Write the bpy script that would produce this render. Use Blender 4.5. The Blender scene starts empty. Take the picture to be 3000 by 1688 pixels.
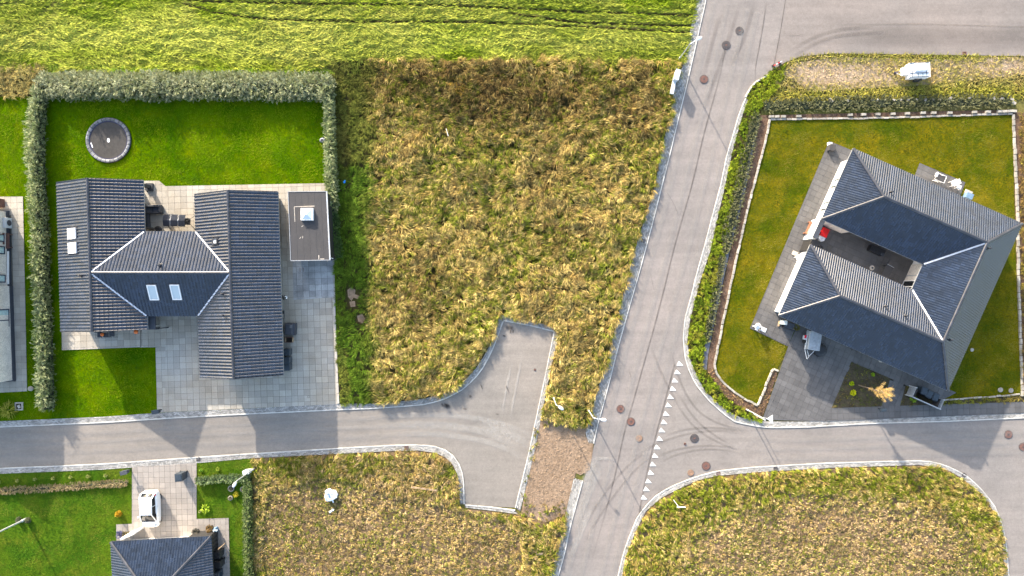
import bpy, bmesh, math, random
import numpy as np
from mathutils import Vector, Matrix
random.seed(7)
RNG = np.random.default_rng(11)
sc = bpy.context.scene
COL = sc.collection
# ------------------------------------------------------------------ camera, sky, sun, exposure
H = 62.0           # camera height over the ground, metres
S = 30.0           # plan scale used when the layout was measured: 30 units of the survey grid per metre
cam_d = bpy.data.cameras.new('camera'); cam = bpy.data.objects.new('camera', cam_d); COL.objects.link(cam)
cam.location = (0, 0, H); cam.rotation_euler = (0, 0, 0)
cam_d.sensor_width = 36; cam_d.lens = 36 * H / 100.0; cam_d.clip_end = 1500; cam_d.clip_start = 0.5
sc.camera = cam
SUN_EL = math.radians(18.0); SHX, SHY = .468, -.884      # the way shadows fall
world = bpy.data.worlds.new('World'); sc.world = world; world.use_nodes = True
wn = world.node_tree; wn.nodes.clear()
sky = wn.nodes.new('ShaderNodeTexSky'); sky.sky_type = 'NISHITA'; sky.sun_disc = False
sky.sun_elevation = SUN_EL; sky.sun_rotation = math.atan2(-SHX, -SHY); sky.dust_density = 2.5; sky.ozone_density = .4
bg = wn.nodes.new('ShaderNodeBackground'); bg.inputs['Strength'].default_value = .15
wo = wn.nodes.new('ShaderNodeOutputWorld')
wn.links.new(sky.outputs[0], bg.inputs[0]); wn.links.new(bg.outputs[0], wo.inputs[0])
sun_d = bpy.data.lights.new('sun', 'SUN'); sun_d.energy = 3.3; sun_d.angle = math.radians(.5); sun_d.color = (1, .90, .77)
sun = bpy.data.objects.new('sun', sun_d); COL.objects.link(sun); sun.location = (-20, 40, 60)
ld = Vector((SHX * math.cos(SUN_EL), SHY * math.cos(SUN_EL), -math.sin(SUN_EL)))
sun.rotation_euler = ld.to_track_quat('-Z', 'Y').to_euler()
sc.view_settings.view_transform = 'Standard'; sc.view_settings.look = 'None'
sc.view_settings.exposure = 1.98; sc.view_settings.gamma = 1; sc.view_settings.use_curve_mapping = False
sc.cycles.max_bounces = 6

# ------------------------------------------------------------------ helpers
def G(px, py, h=0.0):
    """survey-grid point (as seen from straight above) of something h metres high -> world position"""
    f = (1 - h / H) / S
    return Vector(((px - 1500) * f, (844 - py) * f, h))

def props(o, label=None, cat=None, group=None, kind=None):
    if label: o['label'] = label
    if cat: o['category'] = cat
    if group: o['group'] = group
    if kind: o['kind'] = kind
    return o

def thing(name, label, cat, loc=(0, 0, 0), rz=0.0, group=None):
    o = bpy.data.objects.new(name, None); COL.objects.link(o)
    o.location = loc; o.rotation_euler = (0, 0, rz); o.empty_display_size = .3
    return props(o, label, cat, group)

def wloc(o):
    p = Vector((0, 0, 0))
    while o is not None:
        p += o.location; o = o.parent
    return p

class MB:
    def __init__(s): s.v = []; s.f = []; s.M = None; s.rnd = []
    def add(s, vs, fs, r=None):
        n = len(s.v)
        for p in vs:
            p = Vector(p)
            s.v.append(tuple(s.M @ p) if s.M is not None else tuple(p))
        s.f += [tuple(i + n for i in f) for f in fs]
        s.rnd += [random.random() if r is None else r] * len(vs)
        return s
    def box(s, cx, cy, cz, sx, sy, sz, rz=0.0, top=(1, 1)):
        c, d = math.cos(rz), math.sin(rz); vs = []
        for z, kx, ky in ((-1, 1, 1), (1, top[0], top[1])):
            for x, y in ((-1, -1), (1, -1), (1, 1), (-1, 1)):
                X, Y = x * sx / 2 * kx, y * sy / 2 * ky
                vs.append((cx + X * c - Y * d, cy + X * d + Y * c, cz + z * sz / 2))
        return s.add(vs, [(3, 2, 1, 0), (4, 5, 6, 7), (0, 1, 5, 4), (1, 2, 6, 5), (2, 3, 7, 6), (3, 0, 4, 7)])
    def beam(s, p, q, w, h=None, up=(0, 0, 1)):
        p, q = Vector(p), Vector(q); h = h or w; d = (q - p).normalized(); u = Vector(up)
        a = d.cross(u)
        if a.length < 1e-3: a = d.cross(Vector((1, 0, 0)))
        a.normalize(); b = a.cross(d).normalized(); vs = []
        for e in (p, q):
            for i, j in ((-1, -1), (1, -1), (1, 1), (-1, 1)): vs.append(e + a * i * w / 2 + b * j * h / 2)
        return s.add(vs, [(0, 1, 2, 3), (7, 6, 5, 4), (0, 4, 5, 1), (1, 5, 6, 2), (2, 6, 7, 3), (3, 7, 4, 0)])
    def tube(s, pts, rs, n=8, cap=True):
        pts = [Vector(p) for p in pts]
        if not isinstance(rs, (list, tuple)): rs = [rs] * len(pts)
        vs = []
        for i, p in enumerate(pts):
            d = (pts[min(i + 1, len(pts) - 1)] - pts[max(i - 1, 0)]).normalized()
            a = d.cross(Vector((0, 0, 1)))
            if a.length < 1e-3: a = d.cross(Vector((1, 0, 0)))
            a.normalize(); b = d.cross(a).normalized()
            for k in range(n):
                t = 2 * math.pi * k / n; vs.append(p + (a * math.cos(t) + b * math.sin(t)) * rs[i])
        fs = []
        for i in range(len(pts) - 1):
            for k in range(n):
                a0 = i * n + k; a1 = i * n + (k + 1) % n; fs.append((a0, a1, a1 + n, a0 + n))
        if cap: fs += [tuple(reversed(range(n))), tuple(range((len(pts) - 1) * n, len(pts) * n))]
        return s.add(vs, fs)
    def lathe(s, c, prof, n=20, sx=1, sy=1):
        vs = []
        for r, z in prof:
            for k in range(n):
                t = 2 * math.pi * k / n; vs.append((c[0] + r * sx * math.cos(t), c[1] + r * sy * math.sin(t), c[2] + z))
        fs = []
        for i in range(len(prof) - 1):
            for k in range(n):
                a0 = i * n + k; a1 = i * n + (k + 1) % n; fs.append((a0, a1, a1 + n, a0 + n))
        if prof[0][0] > 1e-4 and prof[-1][0] > 1e-4 and len(prof) > 3 and abs(prof[0][1] - prof[-1][1]) < .045:     # a ring: close the profile, no lids
            e0 = (len(prof) - 1) * n
            for k in range(n): fs.append((e0 + k, e0 + (k + 1) % n, (k + 1) % n, k))
            return s.add(vs, fs)
        if prof[0][0] > 1e-4: fs.append(tuple(reversed(range(n))))
        if prof[-1][0] > 1e-4: fs.append(tuple(range((len(prof) - 1) * n, len(prof) * n)))
        return s.add(vs, fs)
    def prism(s, poly, z0, z1):
        n = len(poly); ar = sum(poly[i][0] * poly[(i + 1) % n][1] - poly[(i + 1) % n][0] * poly[i][1] for i in range(n))
        if ar < 0: poly = poly[::-1]
        vs = [(p[0], p[1], z0) for p in poly] + [(p[0], p[1], z1) for p in poly]
        return s.add(vs, [tuple(reversed(range(n))), tuple(range(n, 2 * n))] + [(i, (i + 1) % n, n + (i + 1) % n, n + i) for i in range(n)])
    def sheet(s, poly, z):
        n = len(poly); ar = sum(poly[i][0] * poly[(i + 1) % n][1] - poly[(i + 1) % n][0] * poly[i][1] for i in range(n))
        if ar < 0: poly = poly[::-1]
        return s.add([(p[0], p[1], z) for p in poly], [tuple(range(n))])
    def mesh(s, name, off=Vector((0, 0, 0)), smooth=False):
        me = bpy.data.meshes.new(name)
        me.from_pydata([(v[0] - off[0], v[1] - off[1], v[2] - off[2]) for v in s.v], [], s.f)
        a = me.attributes.new('rnd', 'FLOAT', 'POINT'); a.data.foreach_set('value', s.rnd)
        if smooth: me.polygons.foreach_set('use_smooth', [True] * len(me.polygons))
        me.update(); return me
    def build(s, name, mat, parent=None, local=False, smooth=False, bevel=0, label=None, kind=None, cat=None, group=None):
        off = Vector((0, 0, 0)); loc = (0, 0, 0)
        if not local:
            if parent is not None: off = wloc(parent)
            else:
                c = np.mean(np.array(s.v), axis=0); off = Vector((c[0], c[1], min(v[2] for v in s.v))); loc = off
        me = s.mesh(name, off, smooth); me.materials.append(mat)
        o = bpy.data.objects.new(name, me); COL.objects.link(o); o.parent = parent; o.location = loc
        if bevel:
            m = o.modifiers.new('bevel', 'BEVEL'); m.width = bevel; m.segments = 2; m.limit_method = 'ANGLE'
        return props(o, label, cat, group, kind)

def inst(name, mesh, parent, M, label=None):
    o = bpy.data.objects.new(name, mesh); COL.objects.link(o); o.parent = parent
    o.matrix_local = Matrix.Translation(-wloc(parent)) @ M if parent is not None else M
    if label: o['label'] = label
    return o

def copy_thing(o, loc=None, rz=None, label=None):
    c = o.copy(); COL.objects.link(c)
    for ch in o.children:
        d = ch.copy(); COL.objects.link(d); d.parent = c
        for g in ch.children:
            e = g.copy(); COL.objects.link(e); e.parent = d
    if loc is not None: c.location = loc
    if rz is not None: c.rotation_euler = (0, 0, rz)
    if label: c['label'] = label
    return c

def inside(poly, x, y):
    """numpy point in polygon"""
    x = np.asarray(x); y = np.asarray(y); r = np.zeros(x.shape, bool); n = len(poly)
    for i in range(n):
        x0, y0 = poly[i][0], poly[i][1]; x1, y1 = poly[(i + 1) % n][0], poly[(i + 1) % n][1]
        if y0 == y1: continue
        c = ((y0 > y) != (y1 > y)) & (x < (x1 - x0) * (y - y0) / (y1 - y0) + x0); r ^= c
    return r

def PP(pts, h=0): return [tuple(G(x, y, h)[:2]) for x, y in pts]

def vnoise(x, y, s, seed=0):
    x = np.asarray(x) / s + 1000.3; y = np.asarray(y) / s + 1000.7
    xi = np.floor(x).astype(np.int64); yi = np.floor(y).astype(np.int64); fx = x - xi; fy = y - yi
    fx = fx * fx * (3 - 2 * fx); fy = fy * fy * (3 - 2 * fy)
    def h(a, b):
        v = (a * 374761393 + b * 668265263 + seed * 2147483647 + 12345) & 0xffffffff
        v = ((v ^ (v >> 13)) * 1274126177) & 0xffffffff
        return ((v ^ (v >> 16)) & 0xffff) / 65535.0
    return (h(xi, yi) * (1 - fx) + h(xi + 1, yi) * fx) * (1 - fy) + (h(xi, yi + 1) * (1 - fx) + h(xi + 1, yi + 1) * fx) * fy
def fbm(x, y, s, seed=0):
    return (vnoise(x, y, s, seed) * 4 + vnoise(x, y, s / 2, seed + 1) * 2 + vnoise(x, y, s / 4.1, seed + 2)) / 7

# ------------------------------------------------------------------ materials
def nodes(name):
    m = bpy.data.materials.new(name); m.use_nodes = True; nt = m.node_tree
    b = nt.nodes['Principled BSDF']; return m, nt, b
def nnoise(nt, scale, detail=4, rough=.55, pos=None):
    if pos is None:
        pos = nt.nodes.new('ShaderNodeNewGeometry').outputs['Position']
    t = nt.nodes.new('ShaderNodeTexNoise'); t.inputs['Scale'].default_value = scale
    t.inputs['Detail'].default_value = detail; t.inputs['Roughness'].default_value = rough
    nt.links.new(pos, t.inputs['Vector']); return t.outputs['Fac']
def nramp(nt, fac, stops):
    r = nt.nodes.new('ShaderNodeValToRGB'); e = r.color_ramp.elements
    while len(e) < len(stops): e.new(.5)
    for i, (p, c) in enumerate(stops):
        e[i].position = p; e[i].color = (c, c, c, 1) if not isinstance(c, tuple) else (*c, 1)
    nt.links.new(fac, r.inputs[0]); return r.outputs[0]
def nmix(nt, f, a, b, mode='MIX'):
    m = nt.nodes.new('ShaderNodeMix'); m.data_type = 'RGBA'; m.blend_type = mode
    if hasattr(f, 'is_output'): nt.links.new(f, m.inputs[0])
    else: m.inputs[0].default_value = f
    for k, v in ((6, a), (7, b)):
        if hasattr(v, 'is_output'): nt.links.new(v, m.inputs[k])
        else: m.inputs[k].default_value = (*v, 1)
    return m.outputs[2]
def nmath(nt, op, a, b=0.0):
    m = nt.nodes.new('ShaderNodeMath'); m.operation = op
    for k, v in ((0, a), (1, b)):
        if hasattr(v, 'is_output'): nt.links.new(v, m.inputs[k])
        else: m.inputs[k].default_value = v
    return m.outputs[0]
def nbump(nt, b, hgt, strength, dist=.02):
    n = nt.nodes.new('ShaderNodeBump'); n.inputs['Strength'].default_value = strength; n.inputs['Distance'].default_value = dist
    nt.links.new(hgt, n.inputs['Height']); nt.links.new(n.outputs[0], b.inputs['Normal'])
def scl(c, k): return tuple(min(1, x * k) for x in c)

def mat(name, c, rough=.6, var=.15, scale=6, metal=0, bump=0, bscale=60, spec=.5, piece=0.0, c2=None, fine=0.0, fscale=60):
    """colour with uneven wear; piece > 0: each piece its own tone"""
    m, nt, b = nodes(name)
    lo, hi = scl(c, 1 - var), (c2 or scl(c, 1 + var))
    col = nramp(nt, nnoise(nt, scale), [(.32, lo), (.68, hi)])
    if piece:
        at = nt.nodes.new('ShaderNodeAttribute'); at.attribute_name = 'rnd'
        oi = nt.nodes.new('ShaderNodeObjectInfo')
        f = nmath(nt, 'FRACT', nmath(nt, 'ADD', at.outputs['Fac'], nmath(nt, 'MULTIPLY', oi.outputs['Random'], 7.31)))
        col = nmix(nt, 1.0, col, nramp(nt, f, [(0, 1 - piece), (1, 1 + piece * .6)]), 'MULTIPLY')
    if fine:
        col = nmix(nt, 1.0, col, nramp(nt, nnoise(nt, fscale, 3, .7), [(.3, 1 - fine), (.7, 1 + fine * .7)]), 'MULTIPLY')
    nt.links.new(col, b.inputs['Base Color'])
    b.inputs['Roughness'].default_value = rough; b.inputs['Metallic'].default_value = metal
    b.inputs['Specular IOR Level'].default_value = spec
    if bump: nbump(nt, b, nnoise(nt, bscale, 5, .6), bump)
    return m

def glass_mat(name, c=(.010, .013, .017), rough=.08):
    m, nt, b = nodes(name); b.inputs['Base Color'].default_value = (*c, 1); b.inputs['Roughness'].default_value = rough
    b.inputs['Specular IOR Level'].default_value = .45; return m

def asphalt(name, c, warm=(1, .96, .93), patch=.12):
    m, nt, b = nodes(name)
    big = nramp(nt, nnoise(nt, .11, 3, .5), [(.3, scl(c, 1 - patch)), (.7, tuple(x * (1 + patch) * w for x, w in zip(c, warm)))])
    g = nt.nodes.new('ShaderNodeNewGeometry'); mp = nt.nodes.new('ShaderNodeMapping')
    nt.links.new(g.outputs['Position'], mp.inputs[0]); mp.inputs['Rotation'].default_value = (0, 0, ROADROT.get(name, 0)); mp.inputs['Scale'].default_value = (.09, 1.2, 1)
    st = nramp(nt, nnoise(nt, 1.0, 4, .6, mp.outputs[0]), [(.25, .86), (.75, 1.12)])
    col = nmix(nt, 1.0, big, st, 'MULTIPLY')
    col = nmix(nt, 1.0, col, nramp(nt, nnoise(nt, 14, 6, .8), [(.25, .72), (.75, 1.26)]), 'MULTIPLY')
    col = nmix(nt, 1.0, col, nramp(nt, nnoise(nt, .6, 5, .7), [(.28, .88), (.5, 1.0), (.74, 1.07)]), 'MULTIPLY')
    col = nmix(nt, 1.0, col, nramp(nt, nnoise(nt, 3.0, 6, .75), [(.25, .86), (.75, 1.12)]), 'MULTIPLY')
    nt.links.new(col, b.inputs['Base Color']); b.inputs['Roughness'].default_value = .85; b.inputs['Specular IOR Level'].default_value = .25
    nbump(nt, b, nnoise(nt, 45, 5, .7), .35, .01)
    return m

def leaf_mat(name, trans=.25, rough=.6):
    m, nt, b = nodes(name)
    at = nt.nodes.new('ShaderNodeAttribute'); at.attribute_name = 'Col'
    nt.links.new(at.outputs['Color'], b.inputs['Base Color']); b.inputs['Roughness'].default_value = rough
    b.inputs['Specular IOR Level'].default_value = .08
    t = nt.nodes.new('ShaderNodeBsdfTranslucent'); nt.links.new(at.outputs['Color'], t.inputs[0])
    mx = nt.nodes.new('ShaderNodeMixShader'); mx.inputs[0].default_value = trans
    nt.links.new(b.outputs[0], mx.inputs[1]); nt.links.new(t.outputs[0], mx.inputs[2])
    nt.links.new(mx.outputs[0], nt.nodes['Material Output'].inputs[0]); return m

def soil(name, c1, c2, c3=None, s1=.5, s2=9, bump=.6):
    m, nt, b = nodes(name)
    a = nramp(nt, nnoise(nt, s1, 5, .6), [(.34, c1), (.66, c2)])
    f = nramp(nt, nnoise(nt, s2, 6, .75), [(.28, .55), (.72, 1.4)])
    col = nmix(nt, 1.0, a, f, 'MULTIPLY')
    if c3: col = nmix(nt, nramp(nt, nnoise(nt, s1 * 2.3, 4, .7), [(.55, 0.0), (.68, 1.0)]), col, c3)
    nt.links.new(col, b.inputs['Base Color']); b.inputs['Roughness'].default_value = .95; b.inputs['Specular IOR Level'].default_value = .1
    nbump(nt, b, nnoise(nt, s2 * 1.3, 6, .75), bump, .08); return m

ROADROT = {'asphalt_main': math.radians(-75), 'asphalt_west': math.radians(-2), 'asphalt_north': math.radians(3), 'asphalt_east': 0.0}
MAT = {}
def mk():
    M = MAT
    M['asphalt_main'] = asphalt('asphalt_main', (.214, .196, .186))
    M['asphalt_west'] = asphalt('asphalt_west', (.218, .200, .180))
    M['asphalt_north'] = asphalt('asphalt_north', (.202, .182, .170))
    M['asphalt_east'] = asphalt('asphalt_east', (.212, .196, .184))
    M['cobble'] = mat('pale_granite_cobble', (.36, .35, .33), .8, .22, 1.0, piece=.4, bump=.3, bscale=80)
    M['kerb'] = mat('pale_granite_kerb', (.50, .485, .45), .8, .15, 2, piece=.2, bump=.3, bscale=60)
    M['mortar'] = mat('dark_joint_sand', (.13, .12, .105), .95, .3, 3)
    M['paver_warm'] = mat('warm_grey_concrete_paver', (.36, .335, .29), .85, .13, .7, piece=.13, fine=.12, fscale=18, bump=.2)
    M['paver_yard'] = mat('grey_concrete_paver', (.41, .36, .285), .85, .14, .35, piece=.16, fine=.14, fscale=15, bump=.2, c2=(.40, .375, .33))
    M['paver_clean'] = mat('pale_blue_grey_paver', (.34, .335, .325), .8, .2, 1.2, piece=.25, fine=.15, fscale=12)
    M['paver_pink'] = mat('sandy_pink_paver', (.28, .252, .225), .85, .08, .8, piece=.12, fine=.1, fscale=18)
    M['paver_dark'] = mat('charcoal_grey_paver', (.098, .095, .095), .8, .16, .6, piece=.16, fine=.14, fscale=14)
    M['joint'] = mat('grey_paver_joint', (.12, .11, .09), .95, .2, 3)
    M['joint_dark'] = mat('dark_paver_joint', (.055, .052, .048), .95, .2, 3)
    M['tile'] = mat('glazed_black_roof_tile', (.011, .018, .035), .27, .25, .9, piece=.4, spec=.75)
    M['tile_blue'] = M['tile']
    M['ridge'] = mat('black_ridge_tile', (.036, .038, .048), .33, .2, 2, piece=.3, spec=.7)
    M['ridge_pale'] = mat('pale_sunlit_ridge_tile', (.42, .40, .37), .6, .15, 2, piece=.15)
    M['lead'] = mat('pale_zinc_flashing', (.55, .57, .62), .45, .12, 4, metal=.2)
    M['gutter'] = mat('pale_grey_zinc_gutter', (.36, .37, .38), .4, .12, 4, metal=.3)
    M['fascia'] = mat('dark_fascia_paint', (.03, .032, .038), .5)
    M['under'] = mat('roof_underlay', (.03, .03, .032), .9)
    M['white_wall'] = mat('white_rendered_wall', (.80, .79, .77), .85, .04, 1.5, bump=.15)
    M['brick_wall'] = mat('pale_grey_brick_wall', (.72, .65, .57), .9, .12, 1.0, fine=.3, fscale=9, bump=.6, bscale=18)
    M['grey_wall'] = mat('grey_brick_wall', (.21, .20, .18), .9, .15, 2.0, fine=.25, fscale=14, bump=.4)
    M['dark_wood'] = mat('black_painted_timber', (.022, .021, .021), .6, .2, 5)
    M['felt'] = mat('grey_roofing_felt', (.052, .05, .052), .9, .1, .8, fine=.25, fscale=25, bump=.3)
    M['glass'] = glass_mat('dark_window_glass')
    M['pane'] = glass_mat('pale_window_pane', (.45, .52, .55), .15)
    M['white'] = mat('white_paint', (.8, .8, .8), .35, .04, 4)
    M['white_frame'] = mat('white_window_frame', (.78, .78, .78), .4, .04, 4)
    M['navy_frame'] = mat('dark_blue_window_frame', (.02, .03, .07), .4)
    M['curtain'] = mat('pale_curtain_behind_glass', (.42, .55, .55), .25, .2, 6)
    M['steel'] = mat('galvanised_steel', (.62, .64, .66), .4, .12, 5, metal=.5)
    M['grey_box'] = mat('pale_grey_cabinet_paint', (.5, .53, .56), .45, .06, 4)
    M['black'] = mat('black_plastic', (.018, .018, .02), .45, .2, 6)
    M['bin'] = mat('dark_bluish_plastic', (.03, .042, .055), .4, .2, 6)
    M['charcoal'] = mat('charcoal_woven_fabric', (.05, .055, .065), .85, .25, 9, fine=.3, fscale=40)
    M['slate_cloth'] = mat('slate_blue_canvas', (.042, .048, .062), .7, .15, 4)
    M['dark_canvas'] = mat('dark_slate_canvas', (.020, .024, .034), .8, .2, 4, spec=.15)
    M['silver_cloth'] = mat('silver_grey_tarpaulin', (.30, .33, .36), .5, .2, 4, bump=.5, bscale=8)
    M['pad'] = mat('pale_grey_trampoline_pad', (.17, .175, .185), .6, .2, 5, piece=.4)
    M['mat'] = mat('dark_trampoline_mesh', (.066, .062, .058), .95, .12, 3, spec=.1, fine=.15, fscale=50)
    M['navy'] = mat('navy_edge_band', (.01, .012, .06), .6)
    M['rust'] = mat('rust_brown_iron', (.14, .07, .055), .8, .25, 9, bump=.4)
    M['tan_iron'] = mat('tan_rusted_cover', (.24, .15, .10), .85, .2, 8, bump=.3)
    M['iron'] = mat('dark_cast_iron', (.06, .052, .052), .7, .3, 9, bump=.4)
    M['wood'] = mat('reddish_brown_wood', (.24, .10, .05), .6, .25, 7)
    M['pale_wood'] = mat('weathered_pale_wood', (.36, .25, .15), .8, .25, 6)
    M['orange'] = mat('orange_pumpkin_skin', (.75, .16, .02), .5, .2, 8)
    M['red'] = mat('red_lacquer', (.60, .006, .006), .45, .08, 4)
    M['tail'] = mat('red_tail_light', (.6, .01, .03), .25)
    M['car'] = mat('white_car_paint', (.8, .8, .8), .18, .02, 3, spec=.6)
    M['tyre'] = mat('black_tyre_rubber', (.02, .02, .02), .85)
    M['rim'] = mat('dark_alloy_rim', (.16, .16, .18), .35, metal=.7)
    M['stone'] = mat('pale_limestone', (.34, .31, .26), .85, .15, 3, piece=.3, bump=.5, bscale=25)
    M['concrete'] = mat('pale_concrete', (.42, .38, .33), .85, .15, 5, bump=.3)
    M['earthpot'] = mat('dark_planting_soil', (.035, .028, .02), .95)
    M['yellow_leaf'] = mat('golden_yellow_leaf', (.42, .27, .01), .7, .25, 14, bump=.8)
    M['paint'] = mat('white_road_paint', (.8, .8, .78), .6, .04, 3)
    M['blue'] = mat('blue_plastic', (.01, .25, .7), .5)
    M['blue_grey'] = mat('blue_grey_lid', (.12, .2, .3), .5)
    M['bag'] = mat('white_woven_bag', (.75, .77, .80), .6, .08, 8, bump=.5, bscale=14)
    M['gravel'] = soil('brown_gravel', (.235, .165, .11), (.285, .205, .14), (.16, .11, .07), .35, 3.5, .3)
    M['meadow_soil'] = soil('thatch_under_mown_grass', (.10, .12, .02), (.19, .17, .055), None, .3, 6, .7)
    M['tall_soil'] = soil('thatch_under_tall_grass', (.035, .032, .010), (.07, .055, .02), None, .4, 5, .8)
    M['rough_soil'] = soil('dry_thatch', (.15, .10, .055), (.22, .15, .09), (.07, .07, .02), .5, 6, .7)
    M['sand'] = soil('dry_sandy_earth', (.30, .225, .15), (.40, .305, .21), (.18, .16, .06), .45, 9, .5)
    M['mulch'] = soil('brown_bark_mulch', (.10, .06, .04), (.17, .11, .075), (.05, .035, .025), 1.5, 12, .7)
    M['fabric'] = soil('grey_ground_fabric', (.13, .13, .15), (.18, .18, .20), (.08, .085, .07), 1.2, 8, .3)
    M['bed'] = soil('dark_bed_earth', (.045, .038, .025), (.085, .07, .045), (.06, .07, .015), 1.2, 8, .7)
    M['lawn_west'] = lawn('bright_lawn', (.035, .095, 0), (.08, .15, 0), (.15, .175, 0))
    M['lawn_south'] = lawn('soft_lawn', (.035, .095, .006), (.075, .135, .008), (.15, .15, .018))
    M['lawn_east'] = lawn('olive_lawn', (.050, .072, .002), (.12, .105, .004), (.21, .15, .010))
    M['ground'] = soil('rough_grass_earth', (.09, .10, .02), (.17, .14, .05), None, .2, 4, .5)
    M['blade'] = leaf_mat('grass_blade', .12, .8); M['leaf'] = leaf_mat('hedge_leaf', .3, .5)
    M['bark'] = mat('grey_brown_bark', (.13, .10, .07), .9, .25, 9, bump=.5)
def lawn(name, c1, c2, c3):
    m, nt, b = nodes(name)
    a = nramp(nt, nnoise(nt, .28, 5, .65), [(.38, c1), (.58, c2)])
    a = nmix(nt, nramp(nt, nnoise(nt, .55, 5, .7), [(.5, 0.0), (.75, .75)]), a, c3)
    g = nt.nodes.new('ShaderNodeNewGeometry'); mp = nt.nodes.new('ShaderNodeMapping')
    nt.links.new(g.outputs['Position'], mp.inputs[0]); mp.inputs['Rotation'].default_value = (0, 0, math.radians(62)); mp.inputs['Scale'].default_value = (1, 3.2, 1)
    a = nmix(nt, 1.0, a, nramp(nt, nnoise(nt, 5, 6, .8, mp.outputs[0]), [(.25, .5), (.75, 1.5)]), 'MULTIPLY')
    nt.links.new(a, b.inputs['Base Color']); b.inputs['Roughness'].default_value = .9; b.inputs['Specular IOR Level'].default_value = .0
    nbump(nt, b, nnoise(nt, 9, 6, .8, mp.outputs[0]), .7, .06); return m
mk()
# ------------------------------------------------------------------ the ground, roads, lawns (the setting)
def sheet(name, pts, z, m, **k):
    return MB().sheet(PP(pts), z).build(name, MAT[m], kind='structure', **k)
gb = MB(); gb.box(0, 0, -.5, 700, 700, 1.0); gb.build('ground', MAT['ground'], kind='structure')

W_TOP_OUT = [(-320, 1250), (0, 1234), (300, 1221), (500, 1207), (700, 1198), (1000, 1183), (1100, 1181), (1200, 1173), (1252, 1166), (1307, 1147), (1340, 1128), (1372, 1104), (1395, 1078), (1415, 1048), (1433, 1015), (1448, 975), (1464, 922)]
W_TOP_IN = [(-320, 1269), (0, 1253), (300, 1240), (500, 1227), (700, 1216), (1000, 1202), (1100, 1198), (1200, 1191), (1252, 1186), (1303, 1171), (1350, 1148), (1386, 1117), (1408, 1092), (1425, 1064), (1443, 1028), (1460, 985), (1476, 941)]
W_BOT_IN = [(-320, 1387), (0, 1370), (300, 1358), (600, 1337), (740, 1328), (1000, 1312), (1151, 1304), (1230, 1302), (1290, 1309), (1321, 1325), (1342, 1348), (1354, 1375), (1360, 1400), (1362, 1477)]
W_BOT_OUT = [(-320, 1406), (0, 1388), (300, 1376), (600, 1355), (740, 1342), (1000, 1329), (1151, 1321), (1222, 1320), (1275, 1326), (1305, 1340), (1325, 1359), (1336, 1380), (1343, 1402), (1348, 1477)]
T_R_OUT = [(1641, 962), (1630, 1010), (1614, 1080), (1600, 1150), (1589, 1205), (1578, 1262), (1562, 1340), (1540, 1430), (1524, 1498)]
T_R_IN = [(1622, 972), (1612, 1020), (1598, 1090), (1585, 1150), (1575, 1198), (1563, 1252), (1544, 1340), (1522, 1430), (1508, 1487)]
T_N_OUT = [(1464, 922), (1550, 938), (1641, 962)]
T_N_IN = [(1476, 941), (1548, 955), (1622, 972)]
T_S_OUT = [(1362, 1487), (1440, 1496), (1520, 1507)]
T_S_IN = [(1362, 1477), (1440, 1484), (1508, 1493)]
M_L_OUT = [(2055, -160), (2040, 0), (2017, 114), (2000, 193), (1976, 262), (1960, 350), (1934, 450), (1923, 522), (1897, 617), (1871, 695), (1841, 800), (1815, 909), (1778, 1059), (1749, 1145), (1730, 1215), (1712, 1275), (1696, 1345), (1687, 1385), (1663, 1477), (1648, 1552), (1627, 1628), (1609, 1688), (1570, 1840)]
M_L_IN = [(2090, -160), (2070, 0), (2052, 79), (2031, 172), (2007, 276), (1988, 352), (1965, 450), (1943, 536), (1911, 663), (1874, 800), (1841, 915), (1812, 1019), (1792, 1099), (1766, 1198), (1751, 1250), (1736, 1325), (1717, 1385), (1694, 1462), (1674, 1537), (1654, 1628), (1637, 1688), (1600, 1840)]
M_R_IN = [(2183, 286), (2162, 335), (2145, 397), (2128, 450), (2107, 551), (2085, 631), (2061, 723), (2038, 804), (2022, 872), (2005, 930), (1999, 987), (2004, 1045), (2017, 1091), (2045, 1140), (2083, 1183), (2123, 1217), (2150, 1236), (2195, 1247), (2247, 1254), (2350, 1253), (2550, 1242), (2775, 1236), (3000, 1226), (3300, 1210)]
M_R_OUT = [(2191, 292), (2176, 335), (2158, 397), (2144, 450), (2124, 545), (2103, 634), (2080, 738), (2055, 812), (2038, 872), (2021, 940), (2013, 1000), (2020, 1045), (2034, 1085), (2063, 1142), (2103, 1182), (2150, 1215), (2167, 1222), (2205, 1229), (2247, 1235), (2350, 1235), (2550, 1227), (2775, 1219), (3000, 1210), (3300, 1194)]
N_EDGE = [(2183, 286), (2197, 259), (2217, 238), (2248, 222), (2269, 200), (2300, 183), (2345, 166), (2438, 157), (2610, 159), (2817, 162), (3000, 165), (3300, 170)]
E_IN = [(3300, 1590), (2958, 1760), (2956, 1688), (2947, 1582), (2935, 1530), (2914, 1481), (2883, 1440), (2841, 1398), (2792, 1370), (2746, 1354), (2711, 1348), (2624, 1349), (2414, 1355), (2205, 1367), (2100, 1378), (2044, 1393), (1984, 1415), (1929, 1443), (1887, 1483), (1863, 1519), (1845, 1564), (1826, 1613), (1808, 1688), (1780, 1840)]
E_OUT = [(2945, 1840), (2940, 1688), (2938, 1599), (2926, 1540), (2904, 1489), (2869, 1443), (2816, 1400), (2780, 1379), (2746, 1370), (2694, 1362), (2449, 1370), (2233, 1382), (2100, 1394), (2044, 1407), (1990, 1431), (1938, 1458), (1893, 1496), (1870, 1540), (1850, 1585), (1832, 1635), (1822, 1688), (1795, 1840)]
E_IN2 = [(2962, 1840)] + E_IN[2:]
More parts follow.
